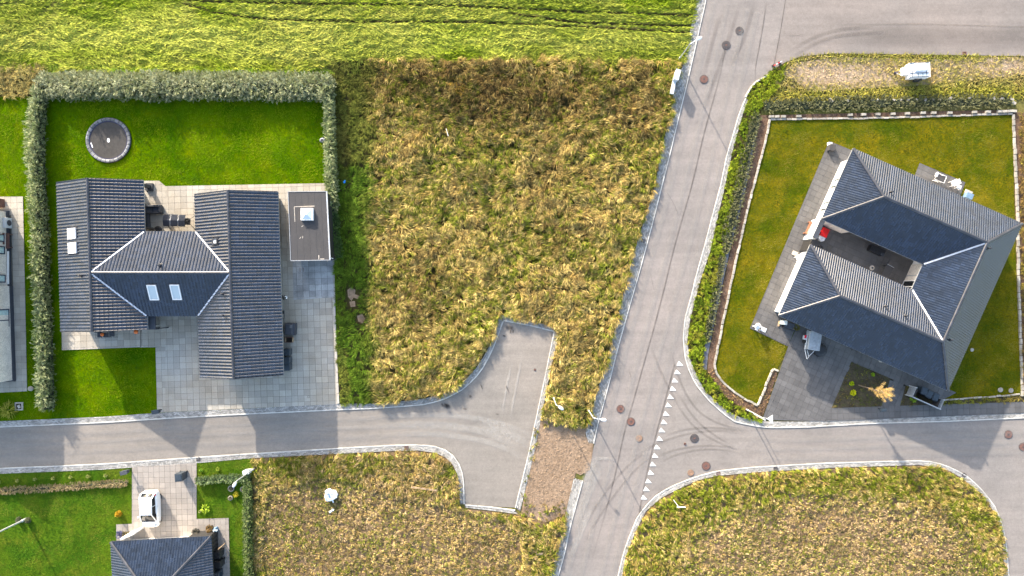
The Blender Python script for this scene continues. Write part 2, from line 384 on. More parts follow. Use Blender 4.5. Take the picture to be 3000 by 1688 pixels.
# asphalt: west street with its turning head, main road, north yard, east street
sheet('west_road', W_TOP_IN + T_N_IN[1:] + T_R_IN[1:] + T_S_IN[::-1][1:] + W_BOT_IN[::-1][1:], .03, 'asphalt_west')
seam = [(1976, 1068), (1955, 1150), (1935, 1225), (1915, 1300), (1896, 1380), (1873, 1500)]
main_road = sheet('main_road', M_L_IN + [(1780, 1840), (1808, 1688), (1826, 1613), (1845, 1564), (1863, 1519)] + [(1876, 1497)] + seam[::-1][1:] + [(2001, 1012), (1999, 987), (2005, 930), (2022, 872), (2038, 804), (2061, 723), (2085, 631), (2107, 551), (2128, 450), (2145, 397), (2162, 335), (2183, 286), (2197, 259), (2217, 238), (2248, 222), (2262, 205), (2302, 0), (2330, -160)], .03, 'asphalt_main')
north_road = sheet('north_road', [(2330, -160), (2302, 0), (2262, 205), (2266, 203), (2300, 183), (2345, 166), (2438, 157), (2610, 159), (2817, 162), (3000, 165), (3300, 170), (3300, -160)], .03, 'asphalt_north')
east_road = sheet('east_road', [(2001, 1012), (2004, 1045), (2017, 1091), (2045, 1140), (2083, 1183), (2123, 1217), (2150, 1236), (2195, 1247), (2247, 1254), (2350, 1253), (2550, 1242), (2775, 1236), (3000, 1226), (3300, 1210), (3300, 1840), (2962, 1840)] + E_IN[2:19] + [(1880, 1494), (1876, 1497)] + [(x, y) for x, y in seam[::-1]][1:] , .03, 'asphalt_east')
gravel_o = sheet('gravel_path', [(1586, 1218), (1640, 1236), (1722, 1240), (1714, 1275), (1738, 1300), (1736, 1325), (1728, 1378), (1700, 1392), (1687, 1385), (1655, 1505), (1600, 1530), (1526, 1508), (1540, 1430), (1562, 1340), (1578, 1262)], .045, 'gravel')

# planting ground
FIELD = [(-320, -160), (2055, -160), (2040, 0), (2017, 114), (2003, 180), (1700, 182), (1000, 178), (900, 205), (-320, 208)]
CENTRAL = [(975, 172), (2004, 176)] + M_L_OUT[4:19] + [(1722, 1240), (1640, 1238), (1586, 1220), (1589, 1205)] + T_R_OUT[::-1][5:] + T_N_OUT[::-1][1:] + W_TOP_OUT[::-1][1:12] + [(992, 1184), (985, 700), (978, 215)]
CENTRAL = [(975, 172), (2004, 176)] + M_L_OUT[4:15] + [(1722, 1240), (1640, 1238), (1586, 1220), (1589, 1205), (1600, 1150), (1614, 1080), (1630, 1010), (1641, 962), (1550, 938), (1464, 922), (1448, 975), (1433, 1015), (1415, 1048), (1395, 1078), (1372, 1104), (1340, 1128), (1307, 1147), (1252, 1166), (1200, 1173), (1100, 1181), (994, 1184), (985, 700), (978, 215)]
SOUTHMID = [(738, 1342), (1000, 1329), (1151, 1321), (1222, 1320), (1275, 1326), (1305, 1340), (1325, 1359), (1336, 1380), (1343, 1402), (1348, 1488), (1440, 1498), (1520, 1509), (1600, 1530), (1652, 1505), (1663, 1477), (1648, 1552), (1627, 1628), (1609, 1688), (1570, 1840), (738, 1840)]
SOUTHEAST = E_OUT
VERGE = M_R_OUT[:16] + [(2205, 1229), (2247, 1234), (2232, 1222), (2275, 1090), (2220, 1192), (2180, 1180), (2130, 1145), (2092, 1100), (2082, 1075), (2105, 900), (2180, 620), (2230, 345), (2230, 320), (2500, 300), (2960, 292), (3300, 292), (3300, 172), (2817, 164), (2610, 161), (2438, 159), (2345, 168), (2300, 185), (2262, 206), (2248, 224), (2217, 241), (2197, 262)]
sheet('mown_field', FIELD, .02, 'meadow_soil')
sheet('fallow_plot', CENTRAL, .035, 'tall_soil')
sheet('south_plot', SOUTHMID, .025, 'rough_soil')
sheet('corner_plot', SOUTHEAST, .025, 'rough_soil')
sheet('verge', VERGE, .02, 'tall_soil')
sheet('sandy_strip', [(2290, 215), (2330, 185), (2450, 168), (2760, 175), (2960, 168), (3200, 175), (3200, 200), (2950, 225), (2700, 250), (2480, 262), (2380, 270)], .04, 'sand')
sheet('west_verge', [(-320, 206), (130, 206), (100, 285), (-320, 285)], .025, 'tall_soil')
LAWN_W = [(-320, 285), (978, 280), (992, 1184), (700, 1199), (500, 1208), (300, 1222), (0, 1235), (-320, 1250)]
LAWN_S = [(-320, 1406), (0, 1388), (300, 1376), (600, 1355), (738, 1343), (738, 1840), (-320, 1840)]
LAWN_E = [(2255, 348), (2963, 338), (2978, 860), (2990, 1156), (2756, 1172), (2700, 1150), (2500, 1060), (2308, 1015), (2275, 1086), (2262, 1080), (2219, 1183), (2190, 1173), (2150, 1148), (2120, 1122), (2100, 1100), (2092, 1075), (2098, 1040), (2120, 930), (2160, 740), (2200, 570), (2240, 420)]
lawn_w = sheet('west_lawn', LAWN_W, .03, 'lawn_west')
sheet('south_lawn', LAWN_S, .03, 'lawn_south')
sheet('east_lawn', LAWN_E, .05, 'lawn_east')
sheet('mulch_strip', [(2228, 338), (2960, 322), (2963, 340), (2255, 350), (2240, 420), (2200, 570), (2160, 740), (2120, 930), (2096, 1040), (2090, 1075), (2072, 1085), (2076, 1040), (2100, 920), (2140, 735), (2185, 560)], .042, 'mulch')
sheet('corner_mulch', [(2072, 1085), (2090, 1075), (2100, 1103), (2150, 1152), (2190, 1177), (2221, 1190), (2266, 1082), (2279, 1088), (2234, 1218), (2190, 1205), (2120, 1160)], .044, 'mulch')
sheet('ground_fabric', [(2205, 345), (2226, 345), (2183, 560), (2138, 735), (2098, 920), (2074, 1040), (2070, 1083), (2057, 1083), (2062, 1030), (2080, 930), (2110, 800), (2150, 640), (2185, 500)], .03, 'fabric')
sheet('east_bed', [(2965, 330), (3300, 322), (3300, 1150), (2993, 1158), (2980, 860)], .03, 'mulch')
sheet('front_verge', [(2752, 1172), (2993, 1160), (3300, 1150), (3300, 1162), (3000, 1176), (2748, 1186)], .055, 'bed')
BED1 = [(2492, 1060), (2607, 1108), (2580, 1190), (2434, 1196)]
BED2 = [(2653, 1124), (2700, 1143), (2748, 1178), (2748, 1186), (2634, 1191)]
for b_ in (BED1, BED2): sheet('planting_bed', b_, .10, 'bed')
bare = sheet('bare_patch', [(1018, 850), (1028, 842), (1042, 850), (1040, 862), (1056, 868), (1048, 876), (1036, 872), (1030, 882), (1020, 870)], .05, 'gravel')
sheet('bare_patch', [(1024, 884), (1040, 882), (1042, 898), (1028, 900)], .05, 'gravel')
sheet('bare_patch', [(1046, 925), (1062, 920), (1070, 935), (1062, 948), (1050, 942)], .05, 'gravel')
BARE = [[(1014, 838), (1062, 838), (1060, 905), (1014, 905)], [(1040, 915), (1075, 915), (1075, 953), (1040, 953)]]

# ------------------------------------------------------------------ cobbled gutters with kerb stones
def resample(pts, n):
    p = np.array(pts, float); d = np.r_[0, np.cumsum(np.hypot(*np.diff(p, axis=0).T))]; t = np.linspace(0, d[-1], n)
    return np.c_[np.interp(t, d, p[:, 0]), np.interp(t, d, p[:, 1])]
kerb_me = MB().box(0, 0, 0, 1, 1, 1, top=(.985, .9)).mesh('kerb_stone'); kerb_me.materials.append(MAT['kerb'])
def gutter(inner, outer, rows=5, z=.045, length=.21, kerbs=True):
    a, b = np.array(PP(inner)), np.array(PP(outer))
    L = np.hypot(*np.diff(a, axis=0).T).sum(); n = max(4, int(L / .5)); A, B = resample(a, n), resample(b, n)
    m = MB()
    vs = [(*A[i], z) for i in range(n)] + [(*B[i], z + .005) for i in range(n)]
    m.add(vs, [(i, i + 1, n + i + 1, n + i) for i in range(n - 1)])
    if (np.cross(A[1] - A[0], B[0] - A[0])) < 0: m.f = [tuple(reversed(f)) for f in m.f]
    g = m.build('gutter', MAT['mortar'], kind='structure')
    nc = int(L / length); c = MB(); C_, D_ = resample(a, nc * 2 + 1), resample(b, nc * 2 + 1)
    k0 = .16
    for r in range(rows):
        f0, f1 = k0 + (1 - k0) * (r + .06) / rows, k0 + (1 - k0) * (r + .94) / rows
        o = r % 2
        for i in range(nc - 1):
            s0, s1 = 2 * i + o, 2 * i + 2 + o
            def P(s, f): return C_[s] * (1 - f) + D_[s] * f
            q = [P(s0, f0), P(s1, f0), P(s1, f1), P(s0, f1)]; cen = sum(q) / 4
            q = [cen + (p - cen) * (.93 + .05 * random.random()) for p in q]
            zz = z + .018 + random.random() * .012
            ar = np.cross(q[1] - q[0], q[3] - q[0])
            if ar < 0: q = q[::-1]
            c.add([(*p, z) for p in q] + [(*(cen + (p - cen) * .9), zz) for p in q], [(4, 5, 6, 7), (0, 1, 5, 4), (1, 2, 6, 5), (2, 3, 7, 6), (3, 0, 4, 7)])
    c.build('cobbles', MAT['cobble'], g, kind='stuff')
    if kerbs:
        nk = max(2, int(L / 1.0)); K = resample(a, nk + 1); E = resample(b, nk + 1)
        for i in range(nk):
            p, q = K[i], K[i + 1]; d = q - p; nrm = ((E[i] - K[i]) + (E[i + 1] - K[i + 1])) / 2; w = np.hypot(*nrm); nrm = nrm / w
            mid = (p + q) / 2 + nrm * (.05 + .02)
            Mx = Matrix.Translation((mid[0], mid[1], z + .012)) @ Matrix.Rotation(math.atan2(d[1], d[0]), 4, 'Z') @ Matrix.Diagonal((np.hypot(*d) - .015, .11, .06 + .008 * random.random(), 1))
            inst('kerb_stone', kerb_me, g, Mx)
    return g
gutter(W_TOP_IN, W_TOP_OUT); gutter(W_BOT_IN, W_BOT_OUT); gutter(T_R_IN, T_R_OUT); gutter(T_N_IN, T_N_OUT); gutter(T_S_IN, T_S_OUT, 2)
gutter(M_L_IN[:15] + [(1746, 1275), (1741, 1300)], M_L_OUT[:15] + [(1715, 1268), (1724, 1298)], 6)
gutter([(1709, 1408)] + M_L_IN[17:], [(1681, 1400)] + M_L_OUT[18:], 6)
gutter(M_R_IN, M_R_OUT); gutter(E_IN2, E_OUT)
kb = [G(x, y) for x, y in N_EDGE[:4]]
kb2 = thing('kerb', 'thin curved white kerb where the main road bends into the north yard', 'kerb', kb[0])
KR = resample([(p.x, p.y) for p in kb], 6)
for i in range(5):
    p, q = KR[i], KR[i + 1]; d = q - p
    inst('kerb_stone', kerb_me, kb2, Matrix.Translation(((p[0] + q[0]) / 2, (p[1] + q[1]) / 2, .07)) @ Matrix.Rotation(math.atan2(d[1], d[0]), 4, 'Z') @ Matrix.Diagonal((np.hypot(*d) - .01, .15, .12, 1)))

# ------------------------------------------------------------------ road surface marks
def mark_mat(name, c, strength, sc_=3.0):
    m, nt, b = nodes(name); b.inputs['Base Color'].default_value = (*c, 1); b.inputs['Roughness'].default_value = .9; b.inputs['Specular IOR Level'].default_value = .2
    at = nt.nodes.new('ShaderNodeAttribute'); at.attribute_name = 'fade'
    n = nramp(nt, nnoise(nt, sc_, 5, .7), [(.3, .25), (.7, 1.0)])
    f = nmath(nt, 'MULTIPLY', nmath(nt, 'MULTIPLY', at.outputs['Fac'], n), strength)
    t = nt.nodes.new('ShaderNodeBsdfTransparent'); mx = nt.nodes.new('ShaderNodeMixShader')
    nt.links.new(f, mx.inputs[0]); nt.links.new(t.outputs[0], mx.inputs[1]); nt.links.new(b.outputs[0], mx.inputs[2])
    nt.links.new(mx.outputs[0], nt.nodes['Material Output'].inputs[0]); return m
MAT['rubber'] = mark_mat('rubber_stain', (.06, .052, .05), .26); MAT['joint_tar'] = mark_mat('dark_asphalt_joint', (.05, .045, .045), .5, 1.5)
MAT['worn'] = mark_mat('worn_pale_wheel_path', (.30, .285, .27), .35, 1.2); MAT['dust'] = mark_mat('pale_road_dust', (.42, .40, .37), .5); MAT['stain'] = mark_mat('dark_oil_stain', (.04, .035, .035), .85, 2)
ROADZ = [0.034]
def ribbon(name, pts, width, m, parent, soft=True, ends=True):
    P = np.array(PP(pts)); L = np.hypot(*np.diff(P, axis=0).T).sum(); n = max(6, int(L / .5))
    # smooth the polyline
    d = np.r_[0, np.cumsum(np.hypot(*np.diff(P, axis=0).T))]; t = np.linspace(0, d[-1], n)
    Q = np.c_[np.interp(t, d, P[:, 0]), np.interp(t, d, P[:, 1])]
    for _ in range(6): Q[1:-1] = (Q[:-2] + 2 * Q[1:-1] + Q[2:]) / 4
    T = np.gradient(Q, axis=0); T /= np.hypot(T[:, 0], T[:, 1])[:, None]; Nn = np.c_[-T[:, 1], T[:, 0]]
    ROADZ[0] += .0012; z = ROADZ[0]
    cols = [-.5, -.2, .2, .5] if soft else [-.5, .5]; vs = []; fade = []
    for i in range(n):
        e = min(1, min(i, n - 1 - i) / (n * .2)) if ends else 1
        for c in cols:
            vs.append((*(Q[i] + Nn[i] * c * width), z)); fade.append(e * (1 if (abs(c) < .4 or not soft) else 0))
    k = len(cols); fs = [(i * k + j, i * k + k + j, i * k + k + j + 1, i * k + j + 1) for i in range(n - 1) for j in range(k - 1)]
    mb = MB(); mb.add(vs, [tuple(reversed(f)) for f in fs]); o = mb.build(name, MAT[m], parent)
    a = o.data.attributes.new('fade', 'FLOAT', 'POINT'); a.data.foreach_set('value', fade); return o
west_road = bpy.data.objects['west_road']
ribbon('asphalt_joint', seam, .22, 'joint_tar', main_road, ends=False)
ribbon('asphalt_joint', [(2304, -20), (2285, 100), (2264, 205)], .13, 'joint_tar', north_road, ends=False)
ribbon('asphalt_joint', [(2153, 0), (2140, 60), (2128, 130), (2110, 220), (2085, 310), (2060, 400), (2040, 490), (2020, 570), (1996, 650), (1970, 745), (1945, 850), (1915, 965), (1885, 1070), (1850, 1195), (1830, 1260), (1805, 1380), (1780, 1480), (1745, 1600), (1722, 1690)], .2, 'joint_tar', main_road)
ribbon('asphalt_joint', [(2246, 0), (2235, 80), (2218, 170), (2206, 225), (2214, 240)], .16, 'joint_tar', main_road)
ribbon('asphalt_joint', [(2300, 105), (2330, 110), (2360, 100)], .06, 'joint_tar', north_road)
for pts in ([(1960, 1010), (1985, 1100), (2010, 1160), (2050, 1215), (2110, 1245), (2200, 1265)], [(1975, 1170), (2015, 1235), (2060, 1275), (2110, 1300), (2165, 1320)],
            [(1985, 1150), (2030, 1225), (2075, 1265), (2150, 1310)], [(1935, 1285), (1980, 1262), (2040, 1254), (2110, 1252), (2200, 1270)],
            [(1850, 1345), (1900, 1310), (1960, 1285), (2040, 1265), (2120, 1260), (2190, 1275)], [(1925, 1360), (1980, 1330), (2040, 1318), (2100, 1314), (2160, 1325)],
            [(1910, 1345), (1970, 1318), (2040, 1306), (2120, 1306), (2175, 1318)], [(1700, 1560), (1760, 1460), (1830, 1370), (1905, 1315)],
            [(1710, 1590), (1770, 1490), (1850, 1385), (1915, 1330)], [(1905, 1010), (1930, 1080), (1960, 1140), (1990, 1190)]):
    ribbon('tyre_mark', pts, .3, 'rubber', east_road)
for pts in ([(2170, 0), (2135, 120), (2090, 240), (2060, 330)], [(2110, 40), (2085, 130), (2060, 230)], [(2210, 0), (2190, 90), (2140, 200)], [(2320, 170), (2380, 130), (2450, 105), (2600, 95)], [(2310, 155), (2370, 115), (2440, 90), (2560, 78)]):
    ribbon('tyre_mark', pts, .5, 'rubber', main_road if pts[0][0] < 2250 else north_road)
ribbon('asphalt_patch', [(2420, 112), (2700, 108), (3000, 112), (3250, 118)], 2.6, 'rubber', north_road)
ribbon('asphalt_patch', [(2440, 74), (2700, 72), (3000, 80), (3250, 84)], .25, 'rubber', north_road)
for pts, w in (([(1060, 1218), (1200, 1215), (1330, 1215), (1440, 1232), (1530, 1260), (1575, 1285)], .7), ([(1150, 1270), (1300, 1272), (1420, 1290), (1500, 1320), (1545, 1350)], .7), ([(1400, 1240), (1480, 1265), (1550, 1300)], 1.1),
               ([(1100, 1245), (1280, 1243), (1420, 1262), (1540, 1320)], .9), ([(1495, 1230), (1508, 1150), (1530, 1040)], .3), ([(1470, 1215), (1480, 1150), (1500, 1060)], .3)):
    ribbon('dust_trail', pts, w, 'dust', west_road)
for pts, w in (([(1700, 1440), (1725, 1410), (1735, 1340)], 1.1), ([(1680, 1560), (1720, 1450), (1760, 1350)], 1.2), ([(1735, 1345), (1770, 1340), (1800, 1345)], .4), ([(1670, 1640), (1700, 1560), (1740, 1470)], .8)):
    ribbon('dust_trail', pts, w, 'dust', main_road)
for x, y, a, w, l in ((1492, 960, 8, .3, .9), (1496, 972, 95, .15, .4), (1503, 972, 100, .12, .35), (1477, 984, 20, .12, .3), (1307, 1189, 20, .35, .6), (1296, 1186, 60, .15, .4), (1313, 1191, 0, .3, .5), (1378, 1161, 60, .2, .3), (1457, 1213, 5, .12, .35), (1362, 1198, 5, .08, .5), (1411, 1133, 70, .08, .7), (1487, 1140, 65, .1, .9)):
    d = math.radians(a); l *= 15; ribbon('oil_stain', [(x - l * math.cos(d), y - l * math.sin(d)), (x, y), (x + l * math.cos(d), y + l * math.sin(d))], w * 1.6, 'stain', west_road)
for off, w in ((22, .7), (62, .6), (118, .6), (150, .7)):
    q_ = [(x + off * .98, y + off * .24) for x, y in M_L_IN[1:]]; ribbon('wheel_path', q_, w, 'worn', main_road, ends=False)
for dy, w in ((26, .6), (52, .5), (80, .7)):
    ribbon('wheel_path', [(x, y + dy) for x, y in W_TOP_IN[:9]] + [(1380, 1180 + dy), (1500, 1215 + dy)], w, 'worn', west_road)
    ribbon('wheel_path', [(2160, 1262 + dy), (2350, 1262 + dy), (2600, 1255 + dy), (2860, 1248 + dy), (3100, 1240 + dy)], w, 'worn', east_road)
for pts in ([(1950, 560), (1975, 590), (1990, 640)], [(1905, 800), (1915, 850)], [(1840, 1080), (1850, 1110)]): ribbon('crack', pts, .06, 'joint_tar', main_road)
# give-way triangles
tri = [(408, 188), (388, 260), (368, 330), (350, 400), (331, 470), (313, 540), (293, 613), (275, 684), (257, 753), (238, 825), (217, 897), (200, 968), (181, 1041), (163, 1112), (142, 1185), (125, 1252), (105, 1323)]
tp = [Vector(((dx) / 2.898 / S, -dy / 2.898 / S, 0)) for dx, dy in ((-8, -21), (-27, 17), (28, 17))]
tm = MB(); tm.add([p + Vector((0, 0, -.002)) for p in tp] + [p + Vector((0, 0, .003)) for p in tp], [(3, 4, 5), (0, 1, 4, 3), (1, 2, 5, 4), (2, 0, 3, 5)])
tme = tm.mesh('give_way_triangle'); tme.materials.append(MAT['paint'])
for x, y in tri:
    p = G(1850 + x / 2.898, 1000 + y / 2.898); inst('give_way_triangle', tme, east_road, Matrix.Translation((p.x, p.y, .036 + .004 + .03 - .03 + .022)))

# ------------------------------------------------------------------ manholes and drains
def manhole(x, y, m, label, r=.36, bolt=True):
    p = G(x, y); t = thing('manhole_cover', label, 'manhole cover', (p.x, p.y, .03), 0, 'manhole covers in the roads')
    a = MB(); a.lathe((0, 0, 0), [(r * 1.13, -.01), (r * 1.13, .034), (r * .98, .038), (r * .98, .028)], 28); a.build('ring', MAT['mortar'] if m == 'tan_iron' else MAT['iron'], t, local=True)
    b = MB(); b.lathe((0, 0, 0), [(r * .96, 0), (r * .96, .045), (r * .80, .05), (r * .78, .036), (r * .62, .036), (r * .6, .05), (r * .42, .05), (r * .40, .038), (r * .0, .04)], 28)
    b.build('lid', MAT[m], t, local=True)
    if bolt:
        c = MB(); c.box(0, 0, .05, r * .42, r * .34, .03, .3); c.box(r * .15, r * .1, .06, r * .16, r * .16, .03, .6); c.build('lifting_plate', MAT['iron'] if m != 'iron' else MAT['rust'], t, local=True)
manhole(2166, 91, 'iron', 'round dark manhole cover topmost on the main road')
manhole(2127, 133, 'iron', 'round ringed manhole cover on the main road beside the top street lamp', .38)
manhole(2062, 233, 'rust', 'brownish ringed manhole cover between the utility cabinets and the kerb bend', .38)
manhole(1818, 1198, 'rust', 'reddish manhole cover on the main road beside the street lamp arm')
manhole(1848, 1235, 'rust', 'reddish manhole cover just before the give-way triangles')
manhole(1872, 1284, 'tan_iron', 'plain tan manhole cover on the main road left of the triangles', .32, False)
manhole(2034, 1284, 'iron', 'black ringed manhole cover in the middle of the junction mouth', .38)
manhole(2068, 1365, 'rust', 'dark reddish manhole cover near the lower kerb of the junction', .38)
manhole(2023, 1385, 'tan_iron', 'plain tan manhole cover against the lower kerb of the junction', .31, False)
manhole(2953, 1273, 'rust', 'rust red manhole cover near the east house shadow on the street', .37)
manhole(2996, 1309, 'rust', 'rust red manhole cover cut by the right edge of the picture', .37)
manhole(1567, 1083, 'rust', 'small round reddish cap in the turning head', .1, False)
def drain(x, y, rz, label, m='iron', s=.36):
    p = G(x, y); t = thing('drain_grate', label, 'drain grate', (p.x, p.y, .075), math.radians(rz), 'square drain grates')
    a = MB(); 
    for k in (-1, 1): a.box(k * s * .45, 0, 0, s * .1, s, .05); a.box(0, k * s * .45, 0, s, s * .1, .046)
    a.build('frame', MAT[m], t, local=True)
    b = MB()
    for k in range(5): b.box((k - 2) * s * .16, 0, -.005, s * .06, s * .8, .03)
    b.build('bars', MAT[m], t, local=True)
    MB().box(0, 0, -.022, s * .85, s * .85, .01).build('sump', MAT['black'], t, local=True)
drain(582, 1345, 3, 'square dark drain beside the pink paved driveway')
drain(1191, 1311, 2, 'square brown drain in the curved gutter south of the turning head', 'rust')
drain(1733, 1251, -15, 'square black drain in the gutter below the street lamp')
drain(1884, 706, -15, 'square black drain in the gutter halfway up the main road')
drain(2104, 1386, 5, 'square rusty drain left of the pair in the corner plot gutter', 'rust')
drain(2271, 1372, 3, 'square dark drain right of the pair in the corner plot gutter')
drain(2823, 1391, -35, 'square dark drain on the bend of the corner plot gutter')
drain(2824, 158, 0, 'rusty square drain at the edge of the north yard', 'rust')
drain(2006, 1300, 0, 'very small square valve cap beside the black manhole cover', 'rust', .18)
drain(905, 1162, 2, 'small dark drain in the grey paved yard', 'iron', .2)
drain(2905, 1192, 2, 'small dark drain in the charcoal paved footway', 'iron', .18)
drain(885, 791, 2, 'rusty square cover in the pale slabs behind the garage', 'rust', .38)
# ------------------------------------------------------------------ paving, slab by slab
def clip_mesh(m, planes):
    """cut an MB by planes [(point, inward normal)]; returns a bmesh"""
    bm = bmesh.new(); lay = bm.verts.layers.float.new('rnd'); vs = [bm.verts.new(v) for v in m.v]
    for v, r in zip(vs, m.rnd): v[lay] = r
    bm.verts.ensure_lookup_table()
    for f in m.f:
        try: bm.faces.new([vs[i] for i in f])
        except ValueError: pass
    for co, no in planes:
        bmesh.ops.bisect_plane(bm, geom=bm.verts[:] + bm.edges[:] + bm.faces[:], plane_co=co, plane_no=-Vector(no), clear_outer=True, dist=1e-5)
    return bm
def bm_obj(bms, name, mat, parent, kind='stuff', smooth=False):
    off = wloc(parent); big = bmesh.new(); big.verts.layers.float.new('rnd')
    me = bpy.data.meshes.new(name)
    for b in bms:
        t = bpy.data.meshes.new('t'); b.to_mesh(t); big.from_mesh(t); bpy.data.meshes.remove(t); b.free()
    for v in big.verts: v.co -= off
    if smooth:
        for f in big.faces: f.smooth = True
    big.to_mesh(me); big.free(); me.materials.append(mat)
    o = bpy.data.objects.new(name, me); COL.objects.link(o); o.parent = parent
    return props(o, kind=kind)

def convex_planes(P):
    c = sum((Vector((*p, 0)) for p in P), Vector()) / len(P); out = []
    for i in range(len(P)):
        a, b = Vector((*P[i], 0)), Vector((*P[(i + 1) % len(P)], 0)); d = (b - a).normalized(); n = Vector((-d.y, d.x, 0))
        if (c - a).dot(n) < 0: n = -n
        out.append((a, n))
    return out

def pave(name, polys, m, joint, deg, w, h, origin, z, exclude=(), limit=300, gap=.012, brick=False, label=None):
    """polys: convex survey-grid polygons; slabs stand 25 mm proud of a joint sheet"""
    base = MB()
    for i, q in enumerate(polys): base.sheet(PP(q), z + .001 * i)
    b = base.build(name, MAT[joint], kind='structure')
    bb = MB(); bb.box(0, 0, .0125, w - gap, h - gap, .025, top=(.985, .985)); me = bb.mesh('paver'); me.materials.append(MAT[m])
    rz = math.radians(deg); c, s = math.cos(rz), math.sin(rz); o = G(*origin)
    singles, bms = [], []; ex = [PP(e) for e in exclude]; seen = set()
    for q in polys:
        P = PP(q); pl = convex_planes(P)
        us = [((x - o.x) * c + (y - o.y) * s, -(x - o.x) * s + (y - o.y) * c) for x, y in P]
        i0, i1 = int(math.floor(min(u for u, _ in us) / w)) - 1, int(math.ceil(max(u for u, _ in us) / w)) + 1
        j0, j1 = int(math.floor(min(v for _, v in us) / h)) - 1, int(math.ceil(max(v for _, v in us) / h)) + 1
        edge = MB()
        for j in range(j0, j1):
            for i in range(i0, i1):
                u, v = (i + (.5 * (j % 2) if brick else 0)) * w + w / 2, j * h + h / 2
                x, y = o.x + u * c - v * s, o.y + u * s + v * c
                if any(inside(e, np.array([x]), np.array([y]))[0] for e in ex): continue
                cs = [(x + a * w / 2 * c - d * h / 2 * s, y + a * w / 2 * s + d * h / 2 * c) for a, d in ((-1, -1), (1, -1), (1, 1), (-1, 1))]
                ds = [min((Vector((*k, 0)) - p0).dot(n) for p0, n in pl) for k in cs]
                if min(ds) >= -.01:
                    if (i, j) in seen: continue
                    seen.add((i, j)); singles.append((math.hypot(x, y), x, y))
                elif max(ds) > .01 or min((Vector((x, y, 0)) - p0).dot(n) for p0, n in pl) > 0:
                    edge.M = Matrix.Translation((x, y, z + .003)) @ Matrix.Rotation(rz, 4, 'Z')
                    edge.box(0, 0, .0125, w - gap, h - gap, .025, top=(.985, .985))
        if edge.v: bms.append(clip_mesh(edge, pl))
    singles = [t for t in singles if abs(t[1]) < 51 and abs(t[2]) < 29] + [t for t in singles if not (abs(t[1]) < 51 and abs(t[2]) < 29)]
    rest = MB()
    for k, (_, x, y) in enumerate(singles):
        tilt = Matrix.Rotation(random.gauss(0, .003), 4, 'X') @ Matrix.Rotation(random.gauss(0, .003), 4, 'Y')
        Mx = Matrix.Translation((x, y, z + .003 + random.random() * .003)) @ Matrix.Rotation(rz, 4, 'Z') @ tilt
        if k < limit: inst('paver', me, b, Mx)
        else: rest.M = Mx; rest.box(0, 0, .0125, w - gap, h - gap, .025, top=(.985, .985))
    if rest.v: bms.append(clip_mesh(rest, []))
    if bms: bm_obj(bms, 'pavers', MAT[m], b)
    return b

WING_W = [(165, 540), (385, 540), (392, 690), (414, 690), (414, 955), (178, 955)]
WING_E = [(578, 575), (796, 575), (812, 1085), (592, 1085)]
MIDDLE = [(410, 700), (580, 700), (586, 905), (424, 905)]
CLEAN = [(868, 764), (974, 761), (980, 871), (871, 873)]
pave('west_house_yard', [[(486, 546), (974, 537), (991, 1184), (486, 1207)], [(380, 531), (467, 530), (486, 546), (486, 705), (386, 705)], [(413, 915), (486, 915), (486, 1017), (413, 1018)], [(457, 1016), (486, 1016), (486, 1207), (462, 1209)], [(182, 962), (415, 960), (415, 1017), (183, 1026)]],
     'paver_yard', 'joint', 1.9, .60, .60, (461, 1209), .06, exclude=[WING_W, WING_E, MIDDLE, CLEAN, [(846, 568), (952, 568), (960, 758), (852, 758)]])
pave('clean_slab_patch', [[(858, 764), (974, 761), (980, 871), (861, 879)]], 'paver_clean', 'joint', 1.9, .60, .60, (868, 764), .068)
pave('neighbour_path', [[(-70, 577), (69, 576), (81, 1146), (-70, 1154)]], 'paver_warm', 'joint', 1.6, .60, .60, (69, 576), .06, exclude=[[(-80, 640), (26, 640), (44, 1110), (-80, 1110)]])
pave('south_house_driveway', [[(388, 1368), (577, 1356), (577, 1700), (388, 1700)], [(342, 1536), (388, 1534), (388, 1700), (344, 1700)], [(577, 1520), (671, 1517), (675, 1700), (577, 1700)]],
     'paver_pink', 'joint', 1.4, .53, .53, (388, 1368), .06, exclude=[[(345, 1600), (610, 1590), (612, 1710), (345, 1710)]], brick=False)
pave('east_house_terrace', [[(2428, 414), (2520, 452), (2308, 1015), (2196, 962)], [(2310, 1010), (2338, 948), (2520, 1018), (2434, 1196), (2415, 1234), (2232, 1230)], [(2480, 1012), (2800, 1150), (2750, 1177), (2492, 1061)], [(2605, 1108), (2655, 1127), (2636, 1192), (2580, 1192)]],
     'paver_dark', 'joint_dark', -24, .55, .55, (2196, 962), .07)
pave('footway', [[(2434, 1195), (3020, 1176), (3020, 1209), (2416, 1234)]], 'paver_dark', 'joint_dark', 2.0, .56, .56, (2434, 1195), .076)
pave('east_north_terrace', [[(2693, 478), (2826, 535), (2806, 590), (2672, 530)]], 'paver_dark', 'joint_dark', -24, .55, .55, (2693, 478), .07)

